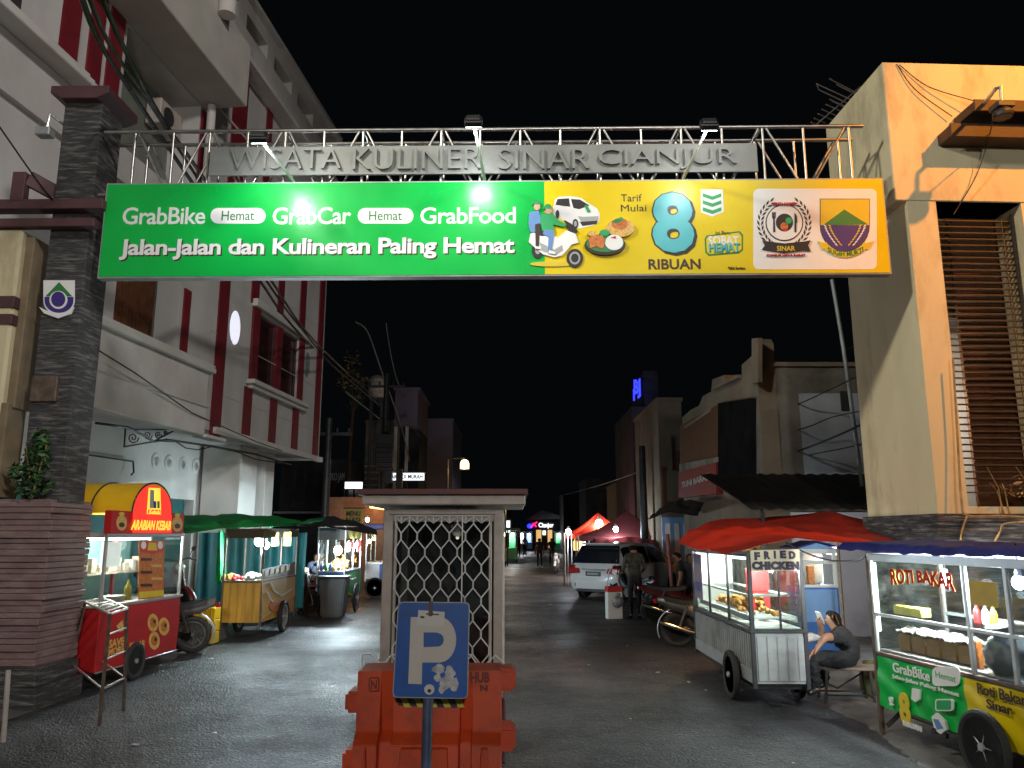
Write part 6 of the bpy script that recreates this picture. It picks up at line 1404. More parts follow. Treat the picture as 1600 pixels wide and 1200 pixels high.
def rbag():
    a = h(1575, 1015, .2); mb = MB(); mb.ball((0, 0, 0), (.17, .13, .16), 22, 16, jit=.10); mb.cyl((-.02, 0, .13), (-.04, 0, .22), .05, .1, 10); o = mb.build('plastic_bag', M['greybag'], smooth=80); o.location = RC.M @ Vector((a[0] + .03, .16, .93)); return tag(o, 'crumpled grey plastic bag on the toast cart counter', 'bag')
rbag()
for k, (px, m, lab) in enumerate(((1528, 'printred', 'red sauce bottle on the upper glass shelf of the toast cart'), (1541, 'print', 'white bottle on the upper glass shelf of the toast cart'), (1554, 'printgold', 'yellow bottle on the upper glass shelf of the toast cart'))): bottle(RC.M @ Vector((h(px, 975, .35)[0], .35, zs + .008)), m, lab, .7)
xw = RC.loc((P(1522, 1180, 6.35).x, 6.35, 0)).x
wheel(rc, (xw, -.10, .27), .27, .055, 'y', 10); wheel(rc, (xw, RW + .08, .27), .27, .055, 'y', 10)
mb = MB(); mb.bar((xw, -.1, .27), (xw, RW + .05, .27), .035); mb.bar((.25, .1, .3), (.12, -.02, .12), .04); mb.box(.1, RL, .1, RW - .05, .22, .27); mb.build('chassis', M['darkm'], rc)
# blue tarp roof of the toast cart
mb = MB()
def bt_(u, v):
    x = -.30 + 2.9 * u; y = -.16 + 1.2 * v; e = .012 * math.sin(x * 14) + .008 * math.sin(x * 31 + v * 6)
    z = 1.77 + .02 * v + e * .6 - (.055 if v == 0 else 0) - .02 * math.sin(u * 3.1)
    if v == 0: y += .02
    return (x, y, z)
mb.grid(bt_, 60, 14, th=.012); o = mb.build('tarp_canopy', M['bluetarp'], smooth=50); o.location = RC.o; o.rotation_euler = (0, 0, RC.a); tag(o, 'dark blue tarp roof laid over the toast cart', 'tarp')
mb = MB(); mb.box(.0, RL, .5, .52, 1.66, 1.76); o = mb.build('fascia_board', M['printgrey'], rc)
for k, (px, lab) in enumerate(((1445, 'small white box on the roof rail of the toast cart, left of the other'), (1515, 'white cup on the roof rail of the toast cart, right of the box'))): rbox(px, px + 15, 865, 874, .2, .1, 'white', 'small_box', lab, 'box', .005)
# ================================================================== WHITE CAR
def mpv(label, loc, deg):
    t = thing('parked_car', label, 'car', loc, deg)
    ST = [(0.0, .30, .60, .62, .64, .70, .55), (.05, .26, .88, .93, .78, .82, .68), (.14, .25, .95, 1.02, .80, .83, .70), (.42, .24, .97, 1.50, .82, .84, .60), (.62, .23, .97, 1.575, .83, .84, .58), (1.2, .22, .96, 1.61, .84, .84, .58), (2.0, .22, .95, 1.61, .84, .84, .58), (2.6, .22, .94, 1.56, .84, .84, .575), (3.0, .22, .93, 1.38, .83, .84, .60), (3.45, .23, .92, 1.04, .82, .83, .66), (3.8, .24, .88, .96, .80, .82, .60), (4.15, .26, .78, .86, .74, .78, .55), (4.35, .30, .60, .64, .62, .66, .5)]
    def ring(y, out=0):
        i = 0
        while i < len(ST) - 2 and ST[i + 1][0] < y: i += 1
        a, b = ST[i], ST[i + 1]; f = max(0, min(1, (y - a[0]) / (b[0] - a[0]))); _, z0, zb, zr, ws, wb, wr = [p + (q - p) * f for p, q in zip(a, b)]
        pts = [(.0, z0), (ws * .9, z0), (ws, z0 + .1), (wb + .01, (z0 + zb) * .5 + .05), (wb, zb), (wr + (wb - wr) * .15, zr - .10 * (zr - zb)), (wr, zr - .03 * (zr - zb)), (wr * .6, zr), (0, zr + .005)]
        return [(x + (out if x > .01 else 0), y, z + (out if j > 6 else 0)) for j, (x, z) in enumerate(pts)]
    mb = MB(); ys = [q[0] for q in ST]; n = 9
    rings = []
    for y in ys: r_ = ring(y); rings.append(r_ + [(-x, yy, z) for x, yy, z in r_[-2:0:-1]])
    m = len(rings[0]); vs = [p for r_ in rings for p in r_]
    fs = [(i * m + k, i * m + (k + 1) % m, i * m + m + (k + 1) % m, i * m + m + k) for i in range(len(ys) - 1) for k in range(m)] + [tuple(range(m)), tuple(len(vs) - m + k for k in range(m))]
    mb.add(vs, fs); mb.build('body', M['carwhite'], t, smooth=38)
    # glass: rear window, side windows, windscreen
    def patch(ylist, j0, j1, sgn, f0=.06, f1=.94, out=.008):
        mb = MB(); vs = []
        for y in ylist:
            r_ = ring(y, out); A_, B_ = Vector(r_[j0]), Vector(r_[j1])
            for k in range(5): q = A_.lerp(B_, f0 + (f1 - f0) * k / 4); vs.append((q.x * sgn, q.y, q.z))
        return mb.add(vs, [(i * 5 + k, i * 5 + k + 1, i * 5 + 6 + k, i * 5 + 5 + k) for i in range(len(ylist) - 1) for k in range(4)])
    mb = MB(); vs = []
    for y in (.135, .2, .3, .42, .47):
        r_ = ring(y); zt = r_[7][2]; w = r_[4][0] * .97 - (y - .13) * .52
        for k in range(9): vs.append((w * (k / 4 - 1), y - .018 + .03 * (k / 4 - 1) ** 2, zt + .004))
    mb.add(vs, [(i * 9 + k, i * 9 + k + 1, i * 9 + 10 + k, i * 9 + 9 + k) for i in range(4) for k in range(8)]); mb.build('rear_window', M['carglass'], t, smooth=60)
    for s_ in (1, -1):
        for ya, yb in ((.45, .98), (1.06, 1.92), (2.0, 3.02)):
            patch([ya + (yb - ya) * k / 5 for k in range(6)], 4, 5, s_, .10 if yb < 3 else .12, .93).build('side_window', M['carglass'], t, smooth=60)
        mb = MB(); mb.prism([(-.06, .72), (.16, .74), (.34, .84), (.30, .97), (.0, .97), (-.05, .86)], .66 * s_, .835 * s_, 'yz'); mb.prism([(.46, .74), (.68 if s_ > 0 else .69, .72), (.69, .90), (.5, .88)], -.03, .04) if s_ > 0 else mb.prism([(-.46, .74), (-.68, .72), (-.69, .90), (-.5, .88)], -.03, .04)
        mb.build('tail_light', M['taillight'], t, bevel=.01)
        mb = MB(); mb.ball((.95 * s_, 3.02, .98), (.10, .06, .075), 10, 8); mb.build('side_mirror', M['black'], t, smooth=60)
        mb = MB(); mb.box(.52 * s_ - .12, .52 * s_ + .12, -.035, .0, .36, .46); mb.build('bumper_vent', M['black'], t, bevel=.02)
        for y in (.78, 3.35): wheel(t, (.75 * s_, y, .30), .30, .19, 'x', 10, 'alu', True)
    mb = MB(); vs = [(x * w, y - .0, z) for (y, z, w) in ((3.42, 1.065, .72), (3.02, 1.37, .60), (2.66, 1.55, .55)) for x in (-1, -.5, 0, .5, 1)]; mb.add(vs, [(i * 5 + k, i * 5 + k + 1, i * 5 + 6 + k, i * 5 + 5 + k) for i in range(2) for k in range(4)]); mb.build('windscreen', M['carglass'], t, smooth=60)
    mb = MB(); mb.box(-.25, .25, -.025, .01, .66, .79); o = mb.build('number_plate', M['plate'], t, bevel=.006)
    mb = MB(); text_into(mb, 'F 1234', -.2, .2, .695, .755, -.029, .003) if False else mb.box(-.19, .19, -.028, -.025, .70, .75); mb.build('plate_mark', M['printgrey'], o)
    mb = MB(); mb.box(-.62, .62, -.05, .06, .30, .52); mb.build('bumper', M['carwhite'], t, bevel=.04, seg=2); mb = MB(); mb.box(-.6, .6, .0, .2, .2, .30); mb.build('lower_bumper', M['black'], t, bevel=.02); mb = MB(); mb.box(-.4, .4, -.0, .03, .82, .86); mb.build('chrome_strip', M['chrome'], t, bevel=.008)
    mb = MB(); mb.box(-.62, .62, .36, .52, 1.56, 1.60); mb.build('roof_spoiler', M['carwhite'], t, bevel=.015)
    for s_ in (1, -1):
        mb = MB()
        for y in (.78, 3.35): mb.lathe([(.0, .0), (.345, .0), (.36, .012), (.33, .012)], (.838 * s_ if s_ > 0 else -.85, y, .31), 'x', 22)
        mb.build('wheel_arch', M['black'], t)
    return t
q = G(921, 936); mpv('white people carrier parked at an angle before the dark red tents', (q.x + .1, q.y - .2, 0), -38)
# ================================================================== RIGHT MOTORBIKES, PEOPLE, BOX
motorbike('black cub motorbike with silver mudguard nearest to the zinc cart, rear wheel outward', (3.36, 13.6, 0), -14, 'bikeblack', 'bikeblack', 'chrome', True, accent='bikesilver', lean=-5)
motorbike('dark red cub motorbike behind the silver tailed one, with spoked wheels', (3.62, 16.95, 0), -12, 'bikered', 'bikered', 'chrome', False, accent='bikeblack', lean=-5)
motorbike('black and orange scooter between the white car and the standing person', (3.05, 20.6, 0), 118, 'bikeblack', accent='bikered')
motorbike('white fronted scooter parked in the dark far up the road', (2.15, 39.0, 0), 262, 'bikesilver', 'print', accent='print')
wb = thing('folding_stand', 'white narrow folding stand with a red top band and a wire loop', 'stand', (G(959, 966).x, 18.3, 0), 12)
mb = MB(); mb.box(-.17, .17, -.1, .1, 0, .58); mb.build('panel', M['print'], wb, bevel=.008); mb = MB(); mb.box(-.175, .175, -.105, .105, .58, .70); mb.build('red_band', M['printred'], wb, bevel=.008); mb = MB(); mb.tube([(-.15, 0, .7), (-.10, 0, 1.0), (-.03, 0, 1.12), (.05, 0, 1.0), (.14, 0, .7)], .012, 6); mb.build('wire_loop', M['white'], wb)
bag(966, 940, 18.0, .12, 'greybag', 'dark grey bag hanging on the right of the white folding stand')
J = stand(); J.update(wrR=(.20, .25, .98), paR=(.18, .31, .97), wrL=(-.20, .22, 1.0), paL=(-.18, .28, 1.0), elR=(.25, .02, 1.1), elL=(-.25, .02, 1.1), head=(0, .07, 1.53), crown=(0, .08, 1.605))
person('person in a camouflage jacket and dark trousers standing with their back turned by the motorbikes', J, (2.74, 18.1, 0), 8, 'camo', 'pants', sleeve='long')
J = stand(); J.update(head=(0, .05, 1.54), crown=(0, .05, 1.615))
person('person in a black shirt facing left behind the parked motorbikes', J, (3.72, 17.9, -.16), 75, 'pants', 'pants')
person('person in a navy shirt standing further back, mostly hidden by the zinc cart', stand(), (3.98, 18.0, -.2), 190, 'navy', 'pants')
for px, Y, deg, lab, sh in ((843, 46, 0, 'distant dark figure, left of two walking in the middle of the road', 'navy'), (862, 47, 185, 'distant dark figure, right of two walking in the middle of the road', 'pants'), (812, 66, 90, 'distant thin dark figure by the green stall', 'pants'), (820, 70, 180, 'distant figure in a white shirt at the far stalls', 'print')):
    person(lab, stand(), (P(px, 850, Y).x, Y, 0), deg, sh, 'pants')
# ================================================================== TENTS
def tent(label, cx, cy, w, d, ze, za, m, deg=0, poles='offwhite'):
    t = thing('canopy_tent', label, 'tent', (cx, cy, 0), deg)
    mb = MB()
    c = [(-w / 2, -d / 2), (w / 2, -d / 2), (w / 2, d / 2), (-w / 2, d / 2)]
    for i in range(4):
        a = Vector((*c[i], ze)); b = Vector((*c[(i + 1) % 4], ze)); tp = Vector((0, 0, za))
        def f(u, v): 
            q = a.lerp(b, u).lerp(tp, v); return (q.x, q.y, q.z - .12 * math.sin(3.14 * v) * (1 - .3 * math.sin(3.14 * u)) - .04 * math.sin(3.14 * u) * (1 - v))
        mb.grid(f, 10, 8)
        def g_(u, v): q = a.lerp(b, u); return (q.x, q.y, q.z - .16 * v - .04 * math.sin(3.14 * u))
        mb.grid(g_, 10, 1)
    mb.build('canopy', M[m], t, smooth=40)
    mb = MB(); posts(mb, c, 0, ze, .05); mb.build('pole', M[poles], t); return t
a = P(935, 838, 36); tent('left red canopy tent, lit from inside, beyond the white car', a.x, 36, 2.6, 2.4, 1.86, 2.82, 'redtarp', 8)
a = P(984, 838, 29.5); tent('right dark red canopy tent with the taller peak, beyond the white car', a.x - .1, 29.5, 3.2, 2.6, 1.80, 2.72, 'maroontarp', -14)
mb = MB(); a = P(926, 838, 28); b = P(1038, 838, 27); mb.grid(lambda u, v: (a.x + (b.x - a.x) * u, 28 - u + .05 * math.sin(u * 30), .1 + (1.72 - .1) * v - .05 * math.sin(u * 9)), 50, 6); tag(mb.build('tarp_curtain', M['maroontarp'], smooth=60), 'dark maroon cloth hung below the canopy tents behind the white car', 'tarp')
bulb('bulb', P(936, 818, 35.4), .16, 'large bright white lamp under the left red canopy tent', power=700, col=(1, .96, .9))
bulb('bulb', P(962, 827, 28.0), .09, 'bluish white bulb under the right dark red canopy tent', power=130)
t = bulb('bulb', P(888, 831, 30), .10, 'white bulb on the pale poles left of the white car', power=45)
for k, px in enumerate((881, 887, 893)):
    a = P(px, 832, 30 + k * .3); mb = MB(); mb.tube([(a.x, a.y, 0), (a.x, a.y, 1.9)], .035 if k == 0 else .022, 8); tag(mb.build('pole', M['bench'] if k == 0 else M['white'], smooth=40), ('thick pale', 'thin middle', 'thin right')[k] + ' upright pole under the bulb left of the white car', 'pole')
a = P(1043, 838, 21); mb = MB(); mb.tube([(a.x, 21, 1.86), (a.x + .1, 21, 0)], .05, 8); tag(mb.build('pole', mat('pink_pole', (.4, .12, .1), .6), smooth=40), 'pinkish red pole right of the canopy tents', 'pole')
for k, px in enumerate((899, 906, 912)):
    a = P(px, 850, 38); mb = MB(); mb.lathe([(0, -.3), (.1, -.3), (.11, .1), (.04, .22), (.04, .32), (0, .32)], n=10); o = mb.build('drink_bottle', M['warmglow'] if k < 2 else M['print'], smooth=40); o.location = a; tag(o, ('left orange', 'middle orange', 'white right')[k] + ' big jar hanging at the stall under the left canopy tent', 'jar')  # orange jars glow by themselves, stall light put into their material
# ================================================================== RIGHT ROW OF SHOPS
EY = 14.75; ew = P(1190, 700, EY)
eb = thing('shop_building', 'grimy two storey shop with a stepped gable, its end wall facing the viewer', 'building', (ew.x, EY, 0), 0)
EF = Fr((ew.x, EY, 0), 0); SFc = Fr((ew.x, EY, 0), -91.4)
h = EF.hit; s2 = SFc.hit
zt = h(1260, 573)[1]; xr2 = h(1420, 573)[0]
mb = MB(); mb.box(.0, xr2, 0, .3, 0, zt); mb.build('end_wall', M['grime'], eb)
mb = MB(); mb.box(-.02, xr2, -.06, .36, zt, zt + .08); mb.box(h(1185, 620)[0], h(1212, 620)[0], -.05, 0, 2.6, h(1200, 640)[1]); mb.build('coping', M['beige'], eb)
a = h(1249, 634); b = h(1330, 745); mb = MB(); mb.box(a[0], xr2, -.03, -.003, b[1], h(1310, 615)[1]); mb.build('pale_sheet', M['ltgrey'], eb)
mb = MB(); mb.box(h(1311, 612)[0], h(1328, 640)[0], -.06, -.031, h(1320, 642)[1], h(1320, 612)[1]); mb.build('dark_opening', M['dark'], eb)
mb = MB(); mb.box(h(1240, 900)[0], xr2, -.08, -.003, 0, 2.25); mb.build('lower_wall', mat('pale_blue_grey_wall', (.6, .61, .65), .75, var=.07, scale=2, dirt=(.28, .28, .29), dscale=1), eb)
def s3(px, py): 
    q = s2(px, py); return q
par = [(1191, 528), (1176, 530), (1175, 556), (1159, 570), (1159, 588), (1138, 598), (1131, 586), (1113, 593), (1111, 612), (1098, 619), (1092, 634), (1080, 640), (1066, 652), (1066, 800), (1191, 800)]
pts = [s3(*q) for q in par]; pts[-1] = (0, 0); pts[-2] = (pts[-2][0], 0); pts[0] = (0, pts[0][1])
mb = MB(); mb.prism(pts, 0, .35); 
mb.prism([s3(1191, 528), s3(1181, 529), s3(1181, 600), s3(1191, 597)], -.08, 0)
for pp, qq in (((1160, 588), (1120, 607)), ((1118, 640), (1075, 668))): A_ = s3(*pp); B_ = s3(*qq); mb.bar((A_[0], -.06, A_[1]), (B_[0], -.06, B_[1]), .1, .07)
mb.build('street_facade', M['beige'], eb)
def spanel(p0, p1, p2, p3, d, m, name):  # quad in px on the street facade
    mb = MB(); mb.prism([s3(*p) for p in (p0, p1, p2, p3)], -d, -.003); return mb.build(name, M[m], eb)
spanel((1130, 630), (1182, 622), (1182, 770), (1130, 760), .12, 'shutter', 'black_cladding')
spanel((1068, 665), (1129, 632), (1129, 730), (1068, 735), .10, 'brick', 'brown_cladding')
spanel((1069, 725), (1131, 714), (1131, 722), (1069, 740), .14, 'grime', 'sign_strip')
spanel((1069, 738), (1130, 722), (1130, 772), (1069, 778), .16, 'redsign', 'red_sign')
a = s3(1075, 757); b = s3(1120, 742); mb = MB(); text_into(mb, 'TUNI BARASI', a[0], b[0], a[1] - .1, b[1] + .05, -.175, .01, bold=.02); mb.build('sign_lettering', M['printgrey'], eb)
# dark tin roofs over the pavement
mb = MB(); x0 = h(1080, 750)[0]; x1 = 4.2
def tin(u, v): x = -1.2 + 5.6 * u; return (x, -.1 - 3.0 * v, 2.95 - .72 * v - .012 * math.sin(u * 150) - .015 * v * math.sin(u * 9))
mb.grid(tin, 220, 8, th=.02); mb.build('tin_roof', M['blackroof'], eb)
mb = MB()
for x in (-1.0, .6, 2.2): mb.bar((x, -3.0, 2.18), (x, -3.0, .05), .05); mb.bar((x, -3.0, 2.18), (x, -.1, 2.85), .05)
mb.build('roof_post', M['darkm'], eb)
rnd = random.Random(4)
for k, (px, py, w_, m, lab) in enumerate(((1225, 775, .5, 'zinc', 'grey scrap sheet lying on the dark tin roof'), (1255, 770, .35, 'paper', 'white plastic scrap lying on the dark tin roof'), (1335, 773, .3, 'paper', 'pale scrap on the dark tin roof by the antenna pole'), (1300, 782, .9, 'bench', 'long pale plank lying on the dark tin roof'))):
    a = P(px, py, 13.6); mb = MB(); mb.box(-w_ / 2, w_ / 2, -.2, .2, -.01, .015); o = mb.build('scrap', M[m]); o.location = a; o.rotation_euler = (.24, rnd.uniform(-.05, .05), rnd.uniform(-.4, .4)); tag(o, lab, 'scrap')
# ground floor shop front of that building behind the motorbikes
mb = MB()
for k in range(5): mb.box(-.3 - k * .55 - .27, -.3 - k * .55, -.05, -.003, 0, 2.1)
o = mb.build('plank_door', M['woody'], eb); o.rotation_euler = (0, 0, R(-91.4))
for q in list(eb.children):
    if q.name.split('.')[0] in ('street_facade', 'black_cladding', 'brown_cladding', 'sign_strip', 'red_sign', 'sign_lettering'): q.rotation_euler = (0, 0, R(-91.4))
# neighbour further on
def block(label, name, px0, px1, pytop, Y, depth, m, side=0, extra=None, deg=0, zb=0):
    a = P(px0, pytop, Y); b = P(px1, pytop, Y); t = thing(name, label, 'building', (a.x, Y, 0), deg)
    mb = MB(); mb.box(0, b.x - a.x, 0, depth, zb, a.z); mb.box(-.05, b.x - a.x + .05, -.06, depth, a.z, a.z + .12); mb.build('wall', M[m], t)
    return t, b.x - a.x, a.z
t, w, z = block('plain beige upper storey with a dark brown panel below, beyond the stepped gable', 'shop_building', 1027, 1064, 627, 26, 5, 'beige')
mb = MB(); mb.box(.05, w * .72, -.1, -.003, 2.6, z - 2.2); mb.build('brown_panel', M['brick'], t); mb = MB(); mb.box(w * .72, w + .1, -.16, -.003, 2.6, z - 1.7); mb.build('dark_column', M['maroonp'], t)
mb = MB(); mb.box(.2, .9, -.13, -.101, 2.9, 3.9); mb.box(w * .3, w * .5, -.13, -.101, 3.9, 5.0); mb.build('window', M['beige'], t)
mb = MB(); mb.box(0, w, -.06, -.003, 0, 2.4); mb.build('shop_front', M['lblue'], t)
mb = MB(); [mb.box(.1 + k * .3, .25 + k * .3, -.09, -.06, .3, 2.2) for k in range(4)]; mb.build('door_slat', M['white'], t)
t, w, z = block('slim dark tower block with a blue neon sign near its top', 'tower_block', 988, 1030, 640, 34, 6, 'darkwall')
zt2 = P(1010, 578, 34).z; xa = P(1009, 600, 34).x - P(988, 600, 34).x; xb = P(1030, 600, 34).x - P(988, 600, 34).x
mb = MB(); mb.box(xa, xb, .2, 4, z, zt2)
for k in range(9): mb.box(xa - .02, xb + .02, .14, .2, zt2 - .12 - k * .17, zt2 - .05 - k * .17)
mb.build('roof_block', M['darkwall'], t); mb = MB(); mb.box(.25, .55, -.08, -.003, 2.5, z - 1.0); mb.box(.95, 1.2, -.08, -.003, 2.5, z - .2); mb.build('pale_pier', M['grime'], t); mb = MB(); mb.box(.57, .93, -.05, -.003, 2.5, z); mb.box(1.2, w, -.05, -.003, 2.5, z); mb.build('navy_cladding', M['bluewall'], t)
a = P(996, 607, 33.5); mb = MB(); text_into(mb, 'BJ', -.12, .14, -.4, .42, 0, .1, bold=.03); mb.box(-.16, -.1, 0, .1, -.5, .0); mb.box(.14, .18, .1, .2, -.3, .5)
o = mb.build('neon_sign', M['neonblue'], t); o.location = (a.x - t.location.x, -.35, a.z)
mb = MB(); mb.box(.0, .06, -.3, -.003, a.z - .2, a.z - .1); mb.build('sign_arm', M['darkm'], t)
t, w, z = block('low dim building with a pale water box on its roof, far right of the street', 'far_building', 968, 992, 755, 44, 6, 'beige')
mb = MB(); mb.box(.1, .95, .2, 1.2, z + 2.0, z + 2.9); mb.box(.2, .3, .3, .4, z + .12, z + 2.0); mb.box(.8, .9, .3, .4, z + .12, z + 2.0); mb.build('water_box', M['offwhite'], t)
for i, (a_, b_, tp, Y, m) in enumerate(((915, 968, 750, 60, 'darkwall'), (880, 918, 775, 75, 'darkwall'))): block(('dark facade left of the low dim building at the far right side', 'darkest distant facade at the right side of the street end')[i], 'far_building', a_, b_, tp, Y, 6, m)
# utility poles
def upole(label, px, Y, z1, r=.14, arms=()):
    a = P(px, 800, Y); t = thing('utility_pole', label, 'pole', (a.x, Y, 0)); mb = MB(); mb.cyl((0, 0, 0), (0, 0, z1), r, r * .7, 12); mb.build('pole', M['darkm'], t, smooth=40)
    mb = MB()
    for z in arms: mb.box(-.8, .8, -.05, .05, z, z + .1); [mb.cyl((x, 0, z + .1), (x, 0, z + .25), .04) for x in (-.7, -.3, .3, .7)]
    if arms: mb.build('crossarm', M['darkm'], t)
    return t
upole('dark utility pole on the right, in front of the slim tower block', 1006, 27.5, 4.9, .16)
upole('thin dark utility pole right of the pole by the tents', 1018, 32, 4.8, .10)
upole('dark utility pole left of the white house, behind the green tarp', 508, 27, 5.8, .16, (5.2,))
tp = upole('dark utility pole carrying a black transformer box', 598, 33, 8.6, .16, (8.0,))
mb = MB(); za = P(598, 737, 33).z; zb_ = P(598, 680, 33).z; mb.box(-.28, .42, -.5, -.1, za, zb_); [mb.box(-.3 + .02, .44, -.53, -.5, za + .1 + k * .2, za + .14 + k * .2) for k in range(6)]; mb.box(.1, .4, -.45, -.12, za - .5, za); mb.build('transformer', M['black'], tp, bevel=.03)
mb = MB(); mb.box(.55, .8, -.3, .0, za - 1.3, za + .1); mb.build('cable_box', M['dark'], tp)
# dark canopy by the poles
cloth2([(1012, 812, 20), (1045, 800, 17), (1090, 806, 15)], [(1030, 795, 22), (1060, 782, 20), (1100, 783, 17)], 16, 8, 'tarp_canopy', 'blackroof', 'black tarp awning over the shop front right of the tents', .02)
mb = MB(); a = P(1037, 843, 27); mb.grid(lambda u, v: (a.x - .1 + .5 * u, 27 + .03 * math.sin(u * 26), .3 + 1.5 * v), 24, 3); tag(mb.build('curtain', M['lblue'], smooth=50), 'light blue cloth hanging behind the pink pole', 'curtain')
# ================================================================== BACK LEFT
t, w, z = block('pale square house with an open upper balcony behind the transformer pole', 'house', 572, 625, 660, 44, 8, 'grime')
xo = P(618, 640, 44).x - P(572, 640, 44).x; xo2 = P(653, 640, 44).x - P(572, 640, 44).x; z1 = P(640, 668, 44).z; z2_ = P(640, 612, 44).z
mb = MB(); mb.box(xo, xo2, -.4, 5, z1, z2_); mb.box(xo - .1, xo2 + .15, -.5, 5, z2_, z2_ + .15); mb.build('upper_storey', M['purplewall'], t); mb = MB(); [mb.box(xo + k * .62, xo + k * .62 + .16, -.4, -.2, 3, z1) for k in (0, 1.0)]; mb.build('balcony_column', M['white'], t); mb = MB(); mb.box(xo, xo2, .8, 5, 0, z1); mb.build('rear_wall', M['darkwall'], t)
mb = MB(); [mb.box(0, .75, -.08, 0, 4.5 + k * .35, 4.58 + k * .35) for k in range(4)]; mb.build('louvre', M['printgrey'], t)
t, w, z = block('long mauve side wall next to the orange lantern', 'house', 654, 708, 657, 52, 9, 'purplewall')
t = thing('water_tank', 'ribbed white water tank on a mast beside the transformer pole', 'tank', P(589, 622, 36)); r = 14 / 1230 * 35
mb = MB(); mb.lathe([(0, 0), (r * .92, 0), (r, .05), (r, .7), (r * .95, .78), (r, .82), (r * .8, .98), (r * .3, 1.08), (0, 1.08)], n=20); mb.build('drum', M['offwhite'], t, smooth=40); mb = MB(); [mb.lathe([(r, k), (r + .02, k + .02), (r, k + .04)], n=20) for k in (.2, .45, .68)]; mb.build('rib', M['printgrey'], t)
mb = MB(); mb.box(-.3, .3, -.3, .3, -.1, -.01); posts(mb, [(-.25, -.25), (.25, -.25), (-.25, .25), (.25, .25)], -8.2, -.1, .06); mb.build('stand', M['darkm'], t)
mb = MB(); a = P(544, 605, 38); mb.tube([(a.x, 38, 0), (a.x + .3, 38, a.z - .6)], .09, 7); o = thing('tree', 'dark bare topped tree with a few brown leaves right of the white building', 'tree', (0, 0, 0)); mb.build('trunk', M['wood'], o); mb = MB()
for c_ in ((548, 580), (556, 620), (540, 600), (565, 600), (552, 560)): leafmb(mb, P(c_[0], c_[1], 38), 60, (.5, .5, .45), .10)
for k in range(9): mb.tube([(a.x + .28, 38, a.z - 1.2), P(535 + k * 5, 630 - (k * 37) % 70, 38)], [.04, .01], 5)
mb.build('crown', [M['leafdk'], M['dryleaf']], o)
# lit signs
def signbox(px0, px1, py0, py1, Y, m, name, label, words=None, mw='printblack', cat='sign', d=.2):
    a = P(px0, py0, Y); b = P(px1, py1, Y); t = thing(name, label, cat, (a.x, Y, b.z)); w = b.x - a.x; hh = a.z - b.z
    mb = MB(); mb.box(0, w, 0, d, 0, hh); mb.build('panel', M[m], t); mb = MB(); mb.box(-.04, w + .04, .02, d + .05, -.05, 0); mb.box(-.04, w + .04, .02, d + .05, hh, hh + .05); mb.box(w * .45, w * .55, d, d + .1, -b.z, hh); mb.build('frame', M['darkm'], t)
    if words:
        mb = MB()
        for (s_, x0, x1, z0, z1) in words: text_into(mb, s_, w * x0, w * x1, hh * z0, hh * z1, -.03, .028, bold=.03)
        mb.build('lettering', M[mw], t)
    return t
signbox(604, 662, 739, 750.5, 34, 'litsign', 'lit_sign', 'long white backlit sign with dark letters just above the booth roof', [('CAKE XX MURAH', .05, .97, .2, .8)])
signbox(538, 565, 764, 789, 38, 'printgrey', 'billboard', 'grey billboard with a bright lit strip left of the booth roof'); signbox(539, 565, 753, 763.5, 37.6, 'litsign', 'lit_sign', 'bright white lit strip on top of the grey billboard')
signbox(565, 587, 771, 792, 38, 'printgrey', 'billboard', 'smaller pale billboard touching the booth roof')
signbox(538, 566, 795, 818, 30, 'mustard', 'menu_sign', 'yellow menu sign with dark squares in the orange lit stall', [('######', .1, .9, .2, .8)] if False else [('MENU', .12, .88, .5, .85), ('NASI', .12, .88, .1, .42)])
a = P(574, 812, 31); bulb('bulb', a, .08, 'warm orange bulb against the red lit wall left of the booth', 'bulbwarm', 45, (1, .5, .25))
a = P(548, 796, 32.5); b = P(600, 790, 32.5); mb = MB(); mb.box(a.x - 1.2, b.x, 32.5, 32.8, 0, a.z + .5); tag(mb.build('stall_wall', mat('terracotta_wall', (.30, .17, .11), .8, var=.2)), 'terracotta stall wall lit orange left of the booth', 'wall')
mb = MB(); mb.cyl(P(578, 792, 32.2), P(600, 795, 32.2), .04); tag(mb.build('tube_lamp', M['tubeo']), 'orange tube lamp above the terracotta stall wall', 'lamp')
t, w, z = block('dark old shop row with a broken white sign, behind the green and dark tarps', 'shop_building', 440, 545, 722, 40, 6, 'darkwall')
mb = MB(); [mb.box(.3 + k * .55, .6 + k * .55, -.06, -.003, z - 2.0, z - .6) for k in range(6)]; mb.build('window', M['dark'], t); mb = MB(); mb.box(.0, w, -.9, -.003, z - 2.6, z - 2.5); mb.build('ledge', M['zinc'], t); mb = MB(); text_into(mb, 'TOKO JAM', w * .68, w * .95, z - 1.05, z - .55, -.1, .05); mb.build('sign_lettering', M['printgrey'], t)
# lantern street lamp
def lantern(label, px, py, Y, s, power, wallpx):
    a = P(px, py, Y); t = thing('street_lantern', label, 'street lamp', (a.x, Y, 0)); mb = MB(); mb.lathe([(s, -s), (s, s * .3), (s * .75, s * .9), (s * .3, s * 1.15), (0, s * 1.2)], (0, 0, a.z), n=16); mb.build('glass', M['lantern'], t, smooth=40)
    mb = MB(); b = P(wallpx, py - 12, Y); mb.lathe([(s * 1.1, -s * 1.15), (s * 1.1, -s), (0, -s)], (0, 0, a.z), n=16); mb.tube([(0, 0, a.z + s * 1.2), (0, 0, a.z + s * 1.6), (b.x - a.x, .1, a.z + s * 1.3), (b.x - a.x, .1, 0)], .05, 6); mb.build('bracket_pole', M['darkm'], t); lamp(t, (0, -s * 1.3, a.z - s * 1.5), power, (1, .6, .22), .1); return t
lantern('glowing amber street lantern on a bracket, above the booth roof', 726, 726, 36, .20, 90, 700)
